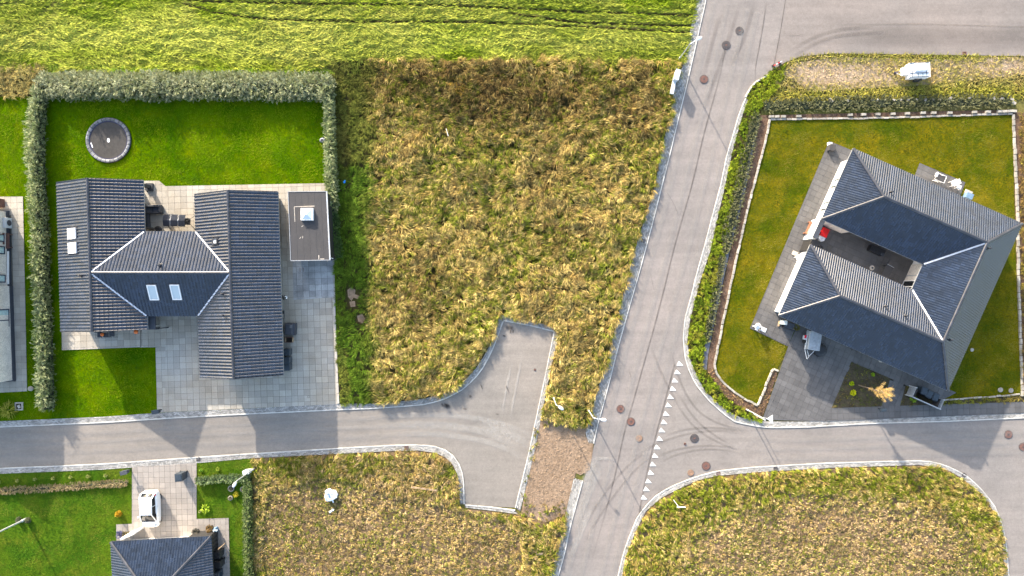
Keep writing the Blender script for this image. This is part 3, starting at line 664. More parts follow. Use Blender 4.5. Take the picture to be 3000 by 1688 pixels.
# ------------------------------------------------------------------ roofs, tile by tile
TW, TH = .30, .345
def tile_geo(m, M, k=1.0):
    pa = [(0, .002), (.05, -.001), (.092, .001), (.107, .007), (.127, .021), (.147, .035), (.167, .049), (.186, .059), (.205, .061), (.224, .059), (.243, .049), (.263, .035), (.283, .021), (.304, .003)]
    pa = [(a * k, z * (1.05 if k == 1 else .68 if k < .8 else .75)) for a, z in pa]
    n = len(pa); vs = [(a, .0, z + .026) for a, z in pa] + [(a, TH + .02, z) for a, z in pa] + [(a, .0, z + .026) for a, z in pa] + [(a, .0, z - .004) for a, z in pa]
    fs = [(i, i + 1, n + i + 1, n + i) for i in range(n - 1)] + [(3 * n + i, 3 * n + i + 1, 2 * n + i + 1, 2 * n + i) for i in range(n - 1)]
    m.M = M; m.add(vs, fs); m.M = None
tb = MB(); tile_geo(tb, Matrix.Identity(4)); TILE_ME = tb.mesh('roof_tile', smooth=True); TILE_ME.materials.append(MAT['tile'])
rb = MB()
rvs = []
for y, k in ((0, 1.12), (.42, 1.0)):
    for i in range(7):
        t = math.pi * i / 6; rvs.append((-.12 * k * math.cos(t), y, .10 * k * math.sin(t) - .01))
rb.add(rvs, [(i + 1, i, 7 + i, 7 + i + 1) for i in range(6)]); RIDGE_ME = rb.mesh('ridge_tile', smooth=True); RIDGE_ME.materials.append(MAT['ridge'])
RIDGE_ME2 = RIDGE_ME

tb = MB(); tile_geo(tb, Matrix.Identity(4), .74); TILE_ME2 = tb.mesh('roof_tile', smooth=True); TILE_ME2.materials.append(MAT['tile'])
tb = MB(); tile_geo(tb, Matrix.Identity(4), .82); TILE_ME3 = tb.mesh('roof_tile', smooth=True); TILE_ME3.materials.append(MAT['tile'])
TILE_OF = {1.0: TILE_ME, .74: TILE_ME2, .82: TILE_ME3}
class Roof:
    def __init__(s, house, k=1.0): s.k = k; s.house = house; s.base = MB(); s.full = []; s.bms = []; s.ridges = []; s.part = None
    def slope(s, P, origin=None):
        """P: convex 3-D polygon, P[0]->P[1] the eave seen with the roof rising to its left"""
        P = [Vector(p) for p in P]; a = (P[1] - P[0]).normalized(); n = (P[1] - P[0]).cross(P[2] - P[0]).normalized()
        if n.z < 0: n = -n; a = -a
        b = n.cross(a).normalized()
        if b.z < 0: a = -a; b = -b
        o = origin or P[0]; TW = .30 * s.k; k_ = s.k
        s.base.add([p for p in P] + [p - Vector((0, 0, .12)) for p in P], [tuple(range(len(P))), tuple(reversed(range(len(P), 2 * len(P))))] + [(i, (i + 1) % len(P), len(P) + (i + 1) % len(P), len(P) + i) for i in range(len(P))])
        uv = [((p - o).dot(a), (p - P[0]).dot(b)) for p in P]
        cen = sum(P, Vector()) / len(P); planes = []
        for i in range(len(P)):
            p, q = P[i], P[(i + 1) % len(P)]; d = (q - p).normalized(); nn = Vector((-d.y, d.x, 0)).normalized()
            if (cen - p).dot(nn) < 0: nn = -nn
            planes.append((p - nn * (.04 if i == 0 else 0), nn))
        u0, u1 = min(u for u, _ in uv), max(u for u, _ in uv); v1 = max(v for _, v in uv)
        R = Matrix((a, b, n)).transposed().to_4x4(); edge = MB(); po = P[0] - a * (P[0] - o).dot(a)
        for i in range(int(math.floor(u0 / TW)), int(math.ceil(u1 / TW)) + 1):
            for j in range(int(math.ceil(v1 / TH)) + 1):
                at = po + a * (i * TW) + b * (j * TH - .03) + n * .012
                ds = [min((at + a * x + b * y - c).dot(nn) for c, nn in planes) for x, y in ((0, 0), (TW, 0), (TW, TH), (0, TH))]
                Mx = Matrix.Translation(at) @ R
                if min(ds) > -.012: s.full.append(Mx)
                elif max(ds) > 0: tile_geo(edge, Mx, k_)
                elif min((at + a * TW / 2 + b * TH / 2 - c).dot(nn) for c, nn in planes) > -.1: tile_geo(edge, Mx, k_)
        if edge.v: s.bms.append(clip_mesh(edge, planes))
    def ridge(s, p, q, pale=False): s.ridges.append((Vector(p), Vector(q), pale))
    def finish(s, limit=300, label=None):
        s.part = s.base.build('roof', MAT['under'], s.house, label=label)
        s.full.sort(key=lambda M: math.hypot(M.translation.x, M.translation.y) + (100 if abs(M.translation.y) > 30 else 0))
        rest = MB()
        for k, Mx in enumerate(s.full):
            if k < limit: inst('roof_tile', TILE_OF[s.k], s.part, Mx)
            else: tile_geo(rest, Mx, s.k)
        if rest.v: s.bms.append(clip_mesh(rest, []))
        bm_obj(s.bms, 'roof_tiles', MAT['tile'], s.part, smooth=True)
        for p, q, pale in s.ridges:
            L = (q - p).length; n = max(1, int(round(L / .40))); d = (q - p) / n; y = d.normalized(); x = y.cross(Vector((0, 0, 1))).normalized(); z = x.cross(y)
            R = Matrix((x, y, z)).transposed().to_4x4()
            for k in range(n): inst('ridge_tile', RIDGE_ME2 if pale else RIDGE_ME, s.part, Matrix.Translation(p + d * k + Vector((0, 0, .055))) @ R)
        return s.part
def flashing(part, p, q, w=.14, lift=.09, m='lead'):
    p, q = Vector(p), Vector(q); MB().beam(p + Vector((0, 0, lift)), q + Vector((0, 0, lift)), w, .03).build('valley_flashing', MAT[m], part)
def eave_gutter(house, pts, m='gutter', closed=False, r=.06, dz=-.06):
    b = MB(); n = len(pts)
    for i in range(n if closed else n - 1):
        p, q = Vector(pts[i]) + Vector((0, 0, dz)), Vector(pts[(i + 1) % n]) + Vector((0, 0, dz)); b.beam(p, q, r * 1.7, .09)
    return b.build('eave_gutter', MAT[m], house)
def walls(house, poly, z1, m, name='wall', thick=.3):
    """one wall per side of a footprint (world xy)"""
    n = len(poly); ar = sum(poly[i][0] * poly[(i + 1) % n][1] - poly[(i + 1) % n][0] * poly[i][1] for i in range(n))
    if ar < 0: poly = poly[::-1]
    b = MB()
    for i in range(n):
        p, q = Vector((*poly[i][:2], 0)), Vector((*poly[(i + 1) % n][:2], 0)); d = (q - p).normalized(); nn = Vector((-d.y, d.x, 0)) * thick
        d2 = d * thick
        b.prism([tuple(p[:2]), tuple((q - d2)[:2]), tuple((q - d2 + nn)[:2]), tuple((p + nn)[:2])], 0, z1)
    return b.build(name, MAT[m], house)
def window(house, c, nrm, w, h, frame='fascia', glass='glass', panes=1, fw=.07, proud=.03, name='window'):
    """c: centre on the wall face, nrm: outward direction (xy)"""
    c = Vector(c); n = Vector((nrm[0], nrm[1], 0)).normalized(); t = Vector((-n.y, n.x, 0)); up = Vector((0, 0, 1))
    f = MB(); o = c + n * (proud - .03)
    for k in (-1, 1):
        f.beam(o + t * k * (w / 2 - fw / 2) - up * h / 2, o + t * k * (w / 2 - fw / 2) + up * h / 2, fw, .07, up=n)
        f.beam(o + up * k * (h / 2 - fw / 2) - t * (w / 2 - fw), o + up * k * (h / 2 - fw / 2) + t * (w / 2 - fw), .07, fw, up=up)
    for k in range(1, panes): 
        x = -w / 2 + w * k / panes; f.beam(o + t * x - up * (h / 2 - fw), o + t * x + up * (h / 2 - fw), fw, .06, up=n)
    fr = f.build(name, MAT[frame], house)
    for k in range(panes):
        pw = (w - 2 * fw) / panes; cx = -w / 2 + fw + pw * (k + .5)
        g = MB(); g.beam(o + t * (cx - pw / 2 + .01) - n * .012, o + t * (cx + pw / 2 - .01) - n * .012, .02, h - 2 * fw, up=up); g.build('pane', MAT[glass], fr)
    return fr
def skylight(roof, c, a, b, n, w, h, name='skylight', glass='pane', frame='white_frame'):
    """window lying in a slope: centre c, across a, up b, normal n"""
    c = Vector(c) + n * .13; f = MB()
    for k in (-1, 1):
        f.beam(c + a * k * (w / 2 - .04) - b * h / 2, c + a * k * (w / 2 - .04) + b * h / 2, .08, .12, up=n)
        f.beam(c + b * k * (h / 2 - .04) - a * (w / 2 - .08), c + b * k * (h / 2 - .04) + a * (w / 2 - .08), .08, .12, up=n)
    fr = f.build(name, MAT[frame], roof)
    return fr, (c, a, b, n, w, h)
def sky_parts(fr, g, glass='pane', apron=True):
    c, a, b, n, w, h = g
    MB().beam(c - b * (h / 2 - .09) + n * .01, c + b * (h / 2 - .09) + n * .01, w - .17, .04, up=n).build('pane', MAT[glass], None)
    p = COL.objects[-1]; 
    M_ = p.location.copy(); p.parent = None
    return p

def roof_window(house, c, a, b, n, w, h, glass='pane', frame='white_frame'):
    c = Vector(c) + n * .10; f = MB()
    for k in (-1, 1):
        f.beam(c + a * k * (w / 2 - .045) - b * h / 2, c + a * k * (w / 2 - .045) + b * h / 2, .09, .14, up=n)
        f.beam(c + b * k * (h / 2 - .045) - a * (w / 2 - .09), c + b * k * (h / 2 - .045) + a * (w / 2 - .09), .09, .14, up=n)
    fr = f.build('roof_window', MAT[frame], house)
    MB().beam(c - b * (h / 2 - .1), c + b * (h / 2 - .1), w - .19, .06, up=n).build('pane', MAT[glass], fr)
    ap = MB(); ap.beam(c - b * (h / 2 + .1) - a * (w / 2 + .12) - n * .03, c - b * (h / 2 + .1) + a * (w / 2 + .12) - n * .03, .16, .03, up=n)
    for k in (-1, 1): ap.beam(c + a * k * (w / 2 + .05) - b * (h / 2) - n * .02, c + a * k * (w / 2 + .05) + b * (h / 2 + .06) - n * .02, .07, .03, up=n)
    ap.beam(c + b * (h / 2 + .05) - a * (w / 2 + .1) - n * .02, c + b * (h / 2 + .05) + a * (w / 2 + .1) - n * .02, .08, .03, up=n)
    ap.build('flashing', MAT['fascia'] if frame != 'white_frame' else MAT['slate_cloth'], fr)
    return fr
def vent(house, p, r=.07, h=.32, label=None):
    b = MB(); p = Vector(p); b.lathe(p, [(r * 1.9, -.1), (r * 1.6, .06), (r, .12), (r, h), (r * 1.5, h), (r * 1.3, h + .09), (0.0, h + .12)], 12)
    return b.build('roof_vent', MAT['fascia'], house, label=label)
def slope_frame(P):
    P = [Vector(p) for p in P]; a = (P[1] - P[0]).normalized(); n = (P[1] - P[0]).cross(P[2] - P[0]).normalized()
    if n.z < 0: n = -n
    b = n.cross(a).normalized()
    if b.z < 0: a = -a; b = -b
    return a, b, n
def on_slope(P, px, py):
    """the point of the slope plane P which stands over survey point (px,py) as seen from above"""
    P = [Vector(p) for p in P]; a, b, n = slope_frame(P); C = Vector((0, 0, H)); g = G(px, py); d = (g - C)
    t = (P[0] - C).dot(n) / d.dot(n); return C + d * t

# ---- west house: two long gabled wings joined by a cross wing
EZ, RZ = 2.95, 4.65
wh = thing('bungalow', 'large H-shaped bungalow with glazed black tile roofs beside the round trampoline lawn', 'house', G(490, 800))
th = math.radians(-1.75); ax = Vector((math.cos(th) * 0 + math.sin(-th) * 1, math.cos(th), 0))
def wing(p0, p1, hw):
    """eave/ridge corner points of a gabled wing; p0/p1 survey points of the ridge ends"""
    A, B = G(*p0, RZ), G(*p1, RZ); d = (B - A).normalized(); t = Vector((-d.y, d.x, 0))      # A north, B south, t = east
    if t.x < 0: t = -t
    o = {}
    for k, P in (('n', A), ('s', B)):
        o['r' + k] = P; o['w' + k] = Vector((P.x, P.y, EZ)) - t * hw; o['e' + k] = Vector((P.x, P.y, EZ)) + t * hw
    return o, d, t
LW, ld_, lt = wing((257, 522), (270, 972), 4.0)
RW, rd_, rt = wing((668, 557), (685, 1110), 3.85)
# shift the eaves so that they stand where the photograph shows them
for W_, dx in ((LW, -.35), (RW, -.28)):
    for k in ('wn', 'ws', 'en', 'es'): W_[k].x += dx * .0
R1 = Roof(wh)
def along(W_, key, k, side):                 # point at fraction k on an eave or the ridge
    a, b = W_[key + 'n'], W_[key + 's']; return a + (b - a) * k
apN = G(470, 800, RZ)
def param(W_, key, y): a, b = W_[key + 'n'], W_[key + 's']; return (y - a.y) / (b.y - a.y)
yr = G(400, 801, RZ).y; hwm = 3.9
kl, kr = param(LW, 'r', yr + .06), param(RW, 'r', yr + .06)
ridgeL, ridgeR = along(LW, 'r', kl, 0), along(RW, 'r', kr, 0)
eN, eS = yr + hwm, yr - hwm
LN, LS_ = along(LW, 'e', param(LW, 'e', eN), 0), along(LW, 'e', param(LW, 'e', eS), 0)
RN, RS_ = along(RW, 'w', param(RW, 'w', eN), 0), along(RW, 'w', param(RW, 'w', eS), 0)
sLW = [LW['ws'], LW['wn'], LW['rn'], LW['rs']]
sRE = [RW['en'], RW['es'], RW['rs'], RW['rn']]
R1.slope(sLW, LW['ws']); R1.slope(sRE, RW['en'])
R1.slope([LN, LW['en'], LW['rn'], ridgeL], LW['en']); R1.slope([LW['es'], LS_, ridgeL, LW['rs']], LW['en'])
R1.slope([RW['wn'], RN, ridgeR, RW['rn']], RW['wn']); sRSW = [RS_, RW['ws'], RW['rs'], ridgeR]; R1.slope(sRSW, RW['wn'])
sMN = [LN, RN, ridgeR, ridgeL]; sMS = [RS_, LS_, ridgeL, ridgeR]
R1.slope(sMN); R1.slope(sMS)
R1.ridge(LW['rn'], LW['rs']); R1.ridge(RW['rn'], RW['rs']); R1.ridge(ridgeL + Vector((.15, 0, 0)), ridgeR - Vector((.15, 0, 0)), True)
roof1 = R1.finish(300, 'black glazed tile roof with pale valley flashings')
for p, q in ((LN, ridgeL), (LS_, ridgeL), (RN, ridgeR), (RS_, ridgeR)): flashing(roof1, p, q)
eave_gutter(wh, [LW['ws'], LW['wn']], 'gutter'); eave_gutter(wh, [LW['en'], LN, RN, RW['wn']], 'gutter'); eave_gutter(wh, [LW['es'], LS_, RS_, RW['ws']], 'gutter'); eave_gutter(wh, [RW['en'], RW['es']], 'gutter')
vb = MB()
for a_, b_, c_ in ((LW['wn'], LW['rn'], LW['en']), (LW['ws'], LW['rs'], LW['es']), (RW['wn'], RW['rn'], RW['en']), (RW['ws'], RW['rs'], RW['es'])):
    u = Vector((0, 0, -.03)); vb.beam(a_ + u, b_ + u, .05, .2); vb.beam(b_ + u, c_ + u, .05, .2)
vb.build('verge_board', MAT['fascia'], wh)
def gable_wing_walls(W_, d, t, ov, ovg=.25, rec=None):
    poly = [W_['wn'] + t * ov + d * ovg, W_['en'] - t * ov + d * ovg, W_['es'] - t * ov - d * ovg, W_['ws'] + t * ov - d * ovg]
    if rec: poly = [poly[0], W_['en'] - t * rec + d * ovg, W_['en'] - t * rec + d * 4.4, W_['en'] - t * ov + d * 4.4] + poly[2:]        # recessed under the eave along the terrace
    walls(wh, [(p.x, p.y) for p in poly], EZ + .0, 'grey_wall')
    g = MB(); pitch = (RZ - EZ) / ((W_['rn'] - W_['wn']).xy.length)
    for k, s_ in (('n', 1), ('s', -1)):
        e0, e1, r = W_['w' + k] + t * ov + d * ovg * s_, W_['e' + k] - t * ov + d * ovg * s_, W_['r' + k] + d * ovg * s_
        z0 = EZ; rr = Vector((r.x, r.y, RZ - .16)); b0 = Vector((e0.x, e0.y, z0)); b1 = Vector((e1.x, e1.y, z0)); q = -d * .2 * -s_
        g.add([b0, b1, rr, b0 + q, b1 + q, rr + q], [(0, 1, 2), (5, 4, 3), (0, 3, 4, 1), (1, 4, 5, 2), (2, 5, 3, 0)])
    g.build('gable', MAT['grey_wall'], wh)
gable_wing_walls(LW, ld_, lt, .45, rec=1.75); gable_wing_walls(RW, rd_, rt, .78)
walls(wh, [(LN.x - .3, eN - .45), (RN.x + .3, eN - .45), (RS_.x + .3, eS + .45), (LS_.x - .3, eS + .45)], EZ, 'grey_wall')
# roof windows, vents
a, b, n = slope_frame(sLW)
for x, y in ((214, 685), (216, 727)): roof_window(wh, on_slope(sLW, x, y), a, b, n, .98, 1.12)
a, b, n = slope_frame(sMS)
for x, y in ((450, 856), (517, 855)): roof_window(wh, on_slope(sMS, x, y), a, b, n, .86, 1.5)
sRW = [RW['wn'], RN, ridgeR, RW['rn']]; a, b, n = slope_frame(sRW); roof_window(wh, on_slope(sRW, 633, 708), a, b, n, .5, .55, frame='fascia', glass='white_frame')
vent(wh, on_slope(sLW, 239, 808)); vent(wh, on_slope(sMN, 472, 777), .1); vent(wh, on_slope(sRSW, 654, 862)); vent(wh, on_slope(sRSW, 656, 924))
# windows, hose reel and door on the east wall of the right wing (seen under the eave)
RE = RW['en'] - rt * .78; 
def east_at(py, z): k = (G(0, py).y - RW['en'].y) / (RW['es'].y - RW['en'].y); p = RW['en'] + (RW['es'] - RW['en']) * k - rt * .78; return Vector((p.x, p.y, z))
for py, w, h, z in ((712, .8, 1.1, 1.4), (797, .7, 1.1, 1.4), (823, .8, 1.1, 1.4), (921, .85, 2.0, 1.05), (1002, .9, 1.1, 1.5), (1040, .9, 1.1, 1.5)):
    window(wh, east_at(py, z), (1, 0), w, h, 'fascia', 'glass')
# pillar that carries the north-east roof corner of the left wing, on a dark plinth
pb = G(441, 549); MB().box(pb.x, pb.y, .18, .72, .72, .24, -.03).build('pillar_plinth', MAT['fascia'], wh)
pm = MB(); pm.box(pb.x, pb.y, 1.6, .34, .30, 2.65, -.03); top = LW['en']; pm.beam((pb.x, pb.y, 2.85), (top.x, top.y - .15, 2.80), .16, .12); pm.build('pillar', MAT['felt'], wh)
# porch roof in the south-west nook
q = G(441, 945, 2.4); MB().box(q.x, q.y, 2.4, .95, 1.3, .10).build('porch_roof', MAT['slate_cloth'], wh)
MB().box(q.x + .05, q.y - .62, 2.15, 1.0, .10, .4).build('porch_beam', MAT['fascia'], wh)
pq = MB(); 
for k in (-.42, .42): pq.box(q.x + k, q.y - .6, 1.05, .08, .08, 2.1)
pq.build('porch_post', MAT['fascia'], wh)

# ---- flat roofed garage
gz = 2.55
gc = [G(844, 562, gz), G(957, 561, gz), G(967, 762, gz), G(852, 764, gz)]
ga = thing('garage', 'flat roofed grey felt garage with a white skylight dome beside the bungalow', 'garage', G(905, 663))
m = MB(); m.prism([(p.x, p.y) for p in gc], gz - .18, gz); m.build('roof', MAT['felt'], ga)
groof = ga.children[0]
cen = sum(gc, Vector()) / 4
walls(ga, [tuple((p + (cen - p) * .035)[:2]) for p in gc], gz - .19, 'dark_wood')
for i, (mm, w) in enumerate((('gutter', .05), ('steel', .11), ('gutter', .06), ('gutter', .05))):
    p, q = gc[i], gc[(i + 1) % 4]; MB().beam(p + Vector((0, 0, .0)), q + Vector((0, 0, .0)), w, .07).build('edge_trim', MAT[mm], ga)
for k in range(1, 6):
    p = gc[0] + (gc[1] - gc[0]) * k / 6; q = gc[3] + (gc[2] - gc[3]) * k / 6
    MB().beam(p + Vector((0, -.05, .003)), q + Vector((0, .05, .003)), .09, .012).build('felt_seam', MAT['felt'], groof)
dc = G(900, 628, gz + .15); dm = MB(); dm.box(dc.x, dc.y, gz + .13, 1.15, 1.15, .26, 0, (.92, .92)); dm.box(dc.x, dc.y, gz + .28, 1.12, 1.12, .04); dome_f = dm.build('skylight_curb', MAT['white_frame'], ga)
m, nt, b = nodes('milky_dome'); b.inputs['Base Color'].default_value = (.62, .68, .74, 1); b.inputs['Roughness'].default_value = .12; MAT['dome'] = m
dl = MB(); dl.box(dc.x, dc.y, gz + .41, .96, .96, .22, 0, (.12, .12)); dl.build('dome', MAT['dome'], dome_f)
tp_ = MB(); zf = gz + .006
for p, q, w in (((862, 606), (922, 604), .06), ((862, 606), (864, 650), .05), ((934, 748), (934, 760), .08), ((950, 759), (938, 759), .07)):
    p, q = G(*p, gz), G(*q, gz); tp_.beam((p.x, p.y, zf), (q.x, q.y, zf), w, .01)
for x, y, r in ((880, 697, .3), (887, 695, .5), (886, 663, .2)): p = G(x, y, gz); tp_.box(p.x, p.y, zf, .22, .05, .01, r * 3)
tp_.build('worn_tape_mark', MAT['concrete'], groof)
p = G(969, 755, 2.2); MB().tube([(p.x - .3, p.y + .1, 2.3), (p.x + .25, p.y - .1, 2.25)], .04, 6).build('rain_spout', MAT['steel'], ga)

# ---- neighbour's brick house at the left edge
nh = thing('brick_house', 'pale brick house with dark framed windows cut by the left edge', 'house', G(-60, 860))
def nwall(p, q, z1, m):
    pass
A1, A2, A3, A4 = G(27, 622), G(36, 838), G(37, 838), G(46, 1112)
lo = MB(); lo.prism([(A3.x, A3.y), (A4.x, A4.y), (A4.x - 8, A4.y), (A3.x - 8, A3.y)], .42, 3.0)
up_ = MB(); up_.prism([(A1.x, A1.y), (A2.x - .12, A2.y), (A2.x - 8, A2.y), (A1.x - 8, A1.y)], .42, 3.0)
lo.build('wall', MAT['brick_wall'], nh); up_.build('wall', MAT['brick_wall'], nh)
pl_ = MB(); pl_.prism([(A3.x + .12, A3.y), (A4.x + .12, A4.y - .1), (A4.x - 8, A4.y - .1), (A3.x - 8, A3.y)], 0, .42); pl_.prism([(A1.x + .1, A1.y + .1), (A2.x, A2.y), (A2.x - 8, A2.y), (A1.x - 8, A1.y + .1)], 0, .419); pl_.build('plinth', MAT['slate_cloth'], nh)
for py, w, z0, z1, pn in ((700, .72, .75, 1.95, 1), (735, .76, .75, 1.95, 1), (817, .76, .8, 2.0, 1), (937, 2.15, .55, 2.1, 2)):
    k = (py - 622) / 490; x = 27 + 19 * k; p = G(x, py); window(nh, (p.x + .0, p.y, (z0 + z1) / 2), (1, 0), w, z1 - z0, 'navy_frame', 'curtain', pn, fw=.09, proud=.05)
rn = MB(); z0, z1 = 3.0, 5.0; y0, y1 = A1.y + .5, A4.y - .5; x1 = A4.x + .5; xm = x1 - 4.6; x0 = x1 - 9.2
rn.add([(x1, y0, z0), (x1, y1, z0), (xm, y1, z1), (xm, y0, z1), (x0, y0, z0), (x0, y1, z0)], [(0, 3, 2, 1), (3, 4, 5, 2), (0, 4, 3), (1, 2, 5), (0, 1, 5, 4)]); rn.build('roof', MAT['tile'], nh)
p = G(34, 785); dp = MB(); dp.box(p.x + .05, p.y, .5, .14, 3.2, .1); dp.build('white_ledge', MAT['white'], nh)

# ---- south house at the bottom edge: hipped roof
sh = thing('hipped_house', 'dark hip roofed house with a black timber lean-to at the bottom left', 'house', G(480, 1700))
e = 2.9; rz = 4.9
NW, NE = G(325, 1588, e), G(618, 1572, e); d = (NE - NW).normalized(); dn = Vector((d.y, -d.x, 0)); L_ = (NE - NW).length; hw = L_ / 2
SE, SW = NE + dn * 13, NW + dn * 13
apx = (NW + NE) / 2 + dn * hw; apx.z = e + hw * .42; aps = apx + dn * (13 - 2 * hw); 
R2 = Roof(sh, .82); R2.slope([NE, NW, apx]); R2.slope([SE, NE, apx, aps]); R2.slope([NW, SW, aps, apx]); R2.slope([SW, SE, aps])
R2.ridge(NW, apx); R2.ridge(NE, apx, True); R2.ridge(apx, aps)
R2.finish(300, 'dark tiled hip roof')
eave_gutter(sh, [NW, NE, SE, SW], 'fascia', True)
c4 = sum((NW, NE, SE, SW), Vector()) / 4; walls(sh, [tuple(G(*q)[:2]) for q in ((392, 1579), (590, 1569), (597, 1880), (402, 1880))], e - .1, 'white_wall')
# white screen wall at the north-west corner, black timber lean-to along the east side
w0, w1 = G(347, 1584, 2.0), G(387, 1567, 2.0); MB().beam((w0.x, w0.y, .9), (w1.x, w1.y, .9), .16, 1.7).build('screen_wall', MAT['white_wall'], sh)
lt_ = [G(560, 1578), G(588, 1557), G(637, 1553), G(640, 1700), G(610, 1700), G(600, 1580)]
MB().prism([tuple(p[:2]) for p in (G(575, 1556), G(638, 1552), G(646, 1880), G(602, 1880))], .08, 2.78).build('timber_lean_to', MAT['dark_wood'], sh)
bq = MB()
for k in range(14):
    p = G(638.4 + k * .29, 1560 + k * 12); bq.box(p.x + .02, p.y, 1.4, .05, .33, 2.6)
bq.build('cladding_boards', MAT['dark_wood'], sh, kind='stuff')

# ---- east house: U-shaped hip roof round a courtyard
eh = thing('courtyard_house', 'white walled house with a U-shaped black hip roof round a courtyard', 'house', G(2590, 790))
e = 2.85; phi = math.radians(-24.0); u = Vector((math.cos(phi), math.sin(phi), 0)); v = Vector((math.sin(phi), -math.cos(phi), 0))
C0 = G(1500 + 1086, 844 - 51.5); O = C0 - u * 8.6 - v * 8.5; TAN = .50
def E(a, b, z=e): p = O + u * a + v * b; return Vector((p.x, p.y, z))
UW, VH, N0, S0, CU = 17.2, 17.0, 7.17, 9.80, 10.33
hN = N0 / 2; hS = (VH - S0) / 2; hE = (UW - CU) / 2; rz = e + hN * TAN
A, B, C, D = E(0, 0), E(UW, 0), E(UW, VH), E(0, VH); Hc, Gc, Fc, Ec = E(0, N0), E(CU, N0), E(CU, S0), E(0, S0)
N1, N2 = E(hN, hN, rz), E(UW - hE, hN, rz); S1, S2 = E(hS, VH - hS, rz), E(UW - hE, VH - hS, rz)
R3 = Roof(eh, .74)
sN = [B, A, N1, N2]; sNi = [Hc, Gc, N2, N1]; sSi = [Fc, Ec, S1, S2]; sS = [D, C, S2, S1]; sE = [C, B, N2, S2]; sEi = [Gc, Fc, S2, N2]; sNW = [A, Hc, N1]; sSW = [Ec, D, S1]
for s_ in (sN, sNi, sSi, sS, sE, sEi, sNW, sSW): R3.slope(s_)
R3.ridge(A, N1); R3.ridge(Hc, N1, True); R3.ridge(N1, N2); R3.ridge(B, N2); R3.ridge(N2, S2, True); R3.ridge(S1, S2); R3.ridge(Ec, S1); R3.ridge(D, S1, True); R3.ridge(C, S2)
roof3 = R3.finish(300, 'U-shaped black glazed tile roof')
flashing(roof3, Gc, N2); flashing(roof3, Fc, S2, .13, .09, 'white')
eave_gutter(eh, [A, B, C, D, Ec, Fc, Gc, Hc], 'gutter', True)
ov = .55
foot = [E(ov, ov), E(UW - ov, ov), E(UW - ov, VH - ov), E(ov, VH - ov), E(ov, S0 + .35), E(CU + .6, S0 + .35), E(CU + .6, N0 - 1.4), E(3.4, N0 - 1.4), E(3.4, N0 - .35), E(ov, N0 - .35)]
walls(eh, [tuple(p[:2]) for p in foot], e - .14, 'white_wall')
pave('courtyard_floor', [[(p.x * S + 1500, 844 - p.y * S) for p in (E(ov, N0 - 1.45), E(CU + .6, N0 - 1.45), E(CU + .6, S0 + .4), E(ov, S0 + .4))]], 'paver_dark', 'joint_dark', -24, .55, .55, (2400, 650), .07)
# grey brick facing on the courtyard sides
def facing(p, q, n_, z1, m, t=.03):
    p, q = Vector(p), Vector(q); MB().beam(p + n_ * t + Vector((0, 0, z1 / 2 + .03)), q + n_ * t + Vector((0, 0, z1 / 2 + .03)), .05, z1 - .06).build('brick_facing', MAT[m], eh)
facing(E(CU + .6, S0 + .3, 0), E(CU + .6, N0 - .3, 0), -u, e - .2, 'brick_wall'); facing(E(.7, N0 - .35, 0), E(3.38, N0 - .35, 0), v, e - .2, 'brick_wall'); facing(E(3.45, N0 - 1.4, 0), E(CU + .5, N0 - 1.4, 0), v, e - .2, 'brick_wall')
# west screen wall with dark coping and slatted gate closing the courtyard
s0, s1 = E(.35, N0 - .3, 0), E(.35, S0 - .85, 0)
MB().beam(s0 + Vector((0, 0, 1.1)), s1 + Vector((0, 0, 1.1)), .22, 2.2).build('screen_wall', MAT['white_wall'], eh)
MB().beam(s0 + Vector((0, 0, 2.24)), s1 + Vector((0, 0, 2.24)), .46, .07).build('coping', MAT['slate_cloth'], eh)
gt = MB(); g0, g1 = E(.35, S0 - .80, 0), E(.35, S0 + .3, 0)
for k in range(9): gt.beam(g0 + Vector((0, 0, .2 + k * .2)), g1 + Vector((0, 0, .2 + k * .2)), .05, .16)
gt.build('slatted_gate', MAT['dark_wood'], eh)
for bb_, z in ((5.3, 1.65), (2.95, 1.65)): p = E(ov, N0 - bb_ + 1.3 if False else {5.3: 2.95, 2.95: 5.35}[bb_], 1.3); window(eh, p, -u, .85, 1.6, 'fascia', 'curtain', fw=.12, proud=.06)
window(eh, E(ov, S0 + 3.6, 1.5), -u, 1.9, 1.6, 'fascia', 'glass', 2); window(eh, E(CU + .52, S0 - .55, 1.25), -u, 1.3, 2.1, 'white_frame', 'glass', 2, proud=.06)
for k in (2.2, 5.2, 9.0, 12.5): window(eh, E(k, VH - ov, 1.6), v, 1.1, 1.2, 'fascia', 'glass')
for P_, x, y in ((sN, 2608, 563), (sE, 2893, 728), (sSi, 2592, 897), (sSi, 2650, 925), (sE, 2782, 996)): vent(eh, on_slope(P_, x, y))
dpx = MB(); q0 = E(CU + .55, N0 + .9, 0); dpx.tube([(q0.x, q0.y, .1), (q0.x, q0.y, 2.7)], .04, 6); dpx.tube([(q0.x, q0.y, 2.7), (q0.x + .5, q0.y, 2.8)], .04, 6); dpx.build('downpipe', MAT['gutter'], eh)
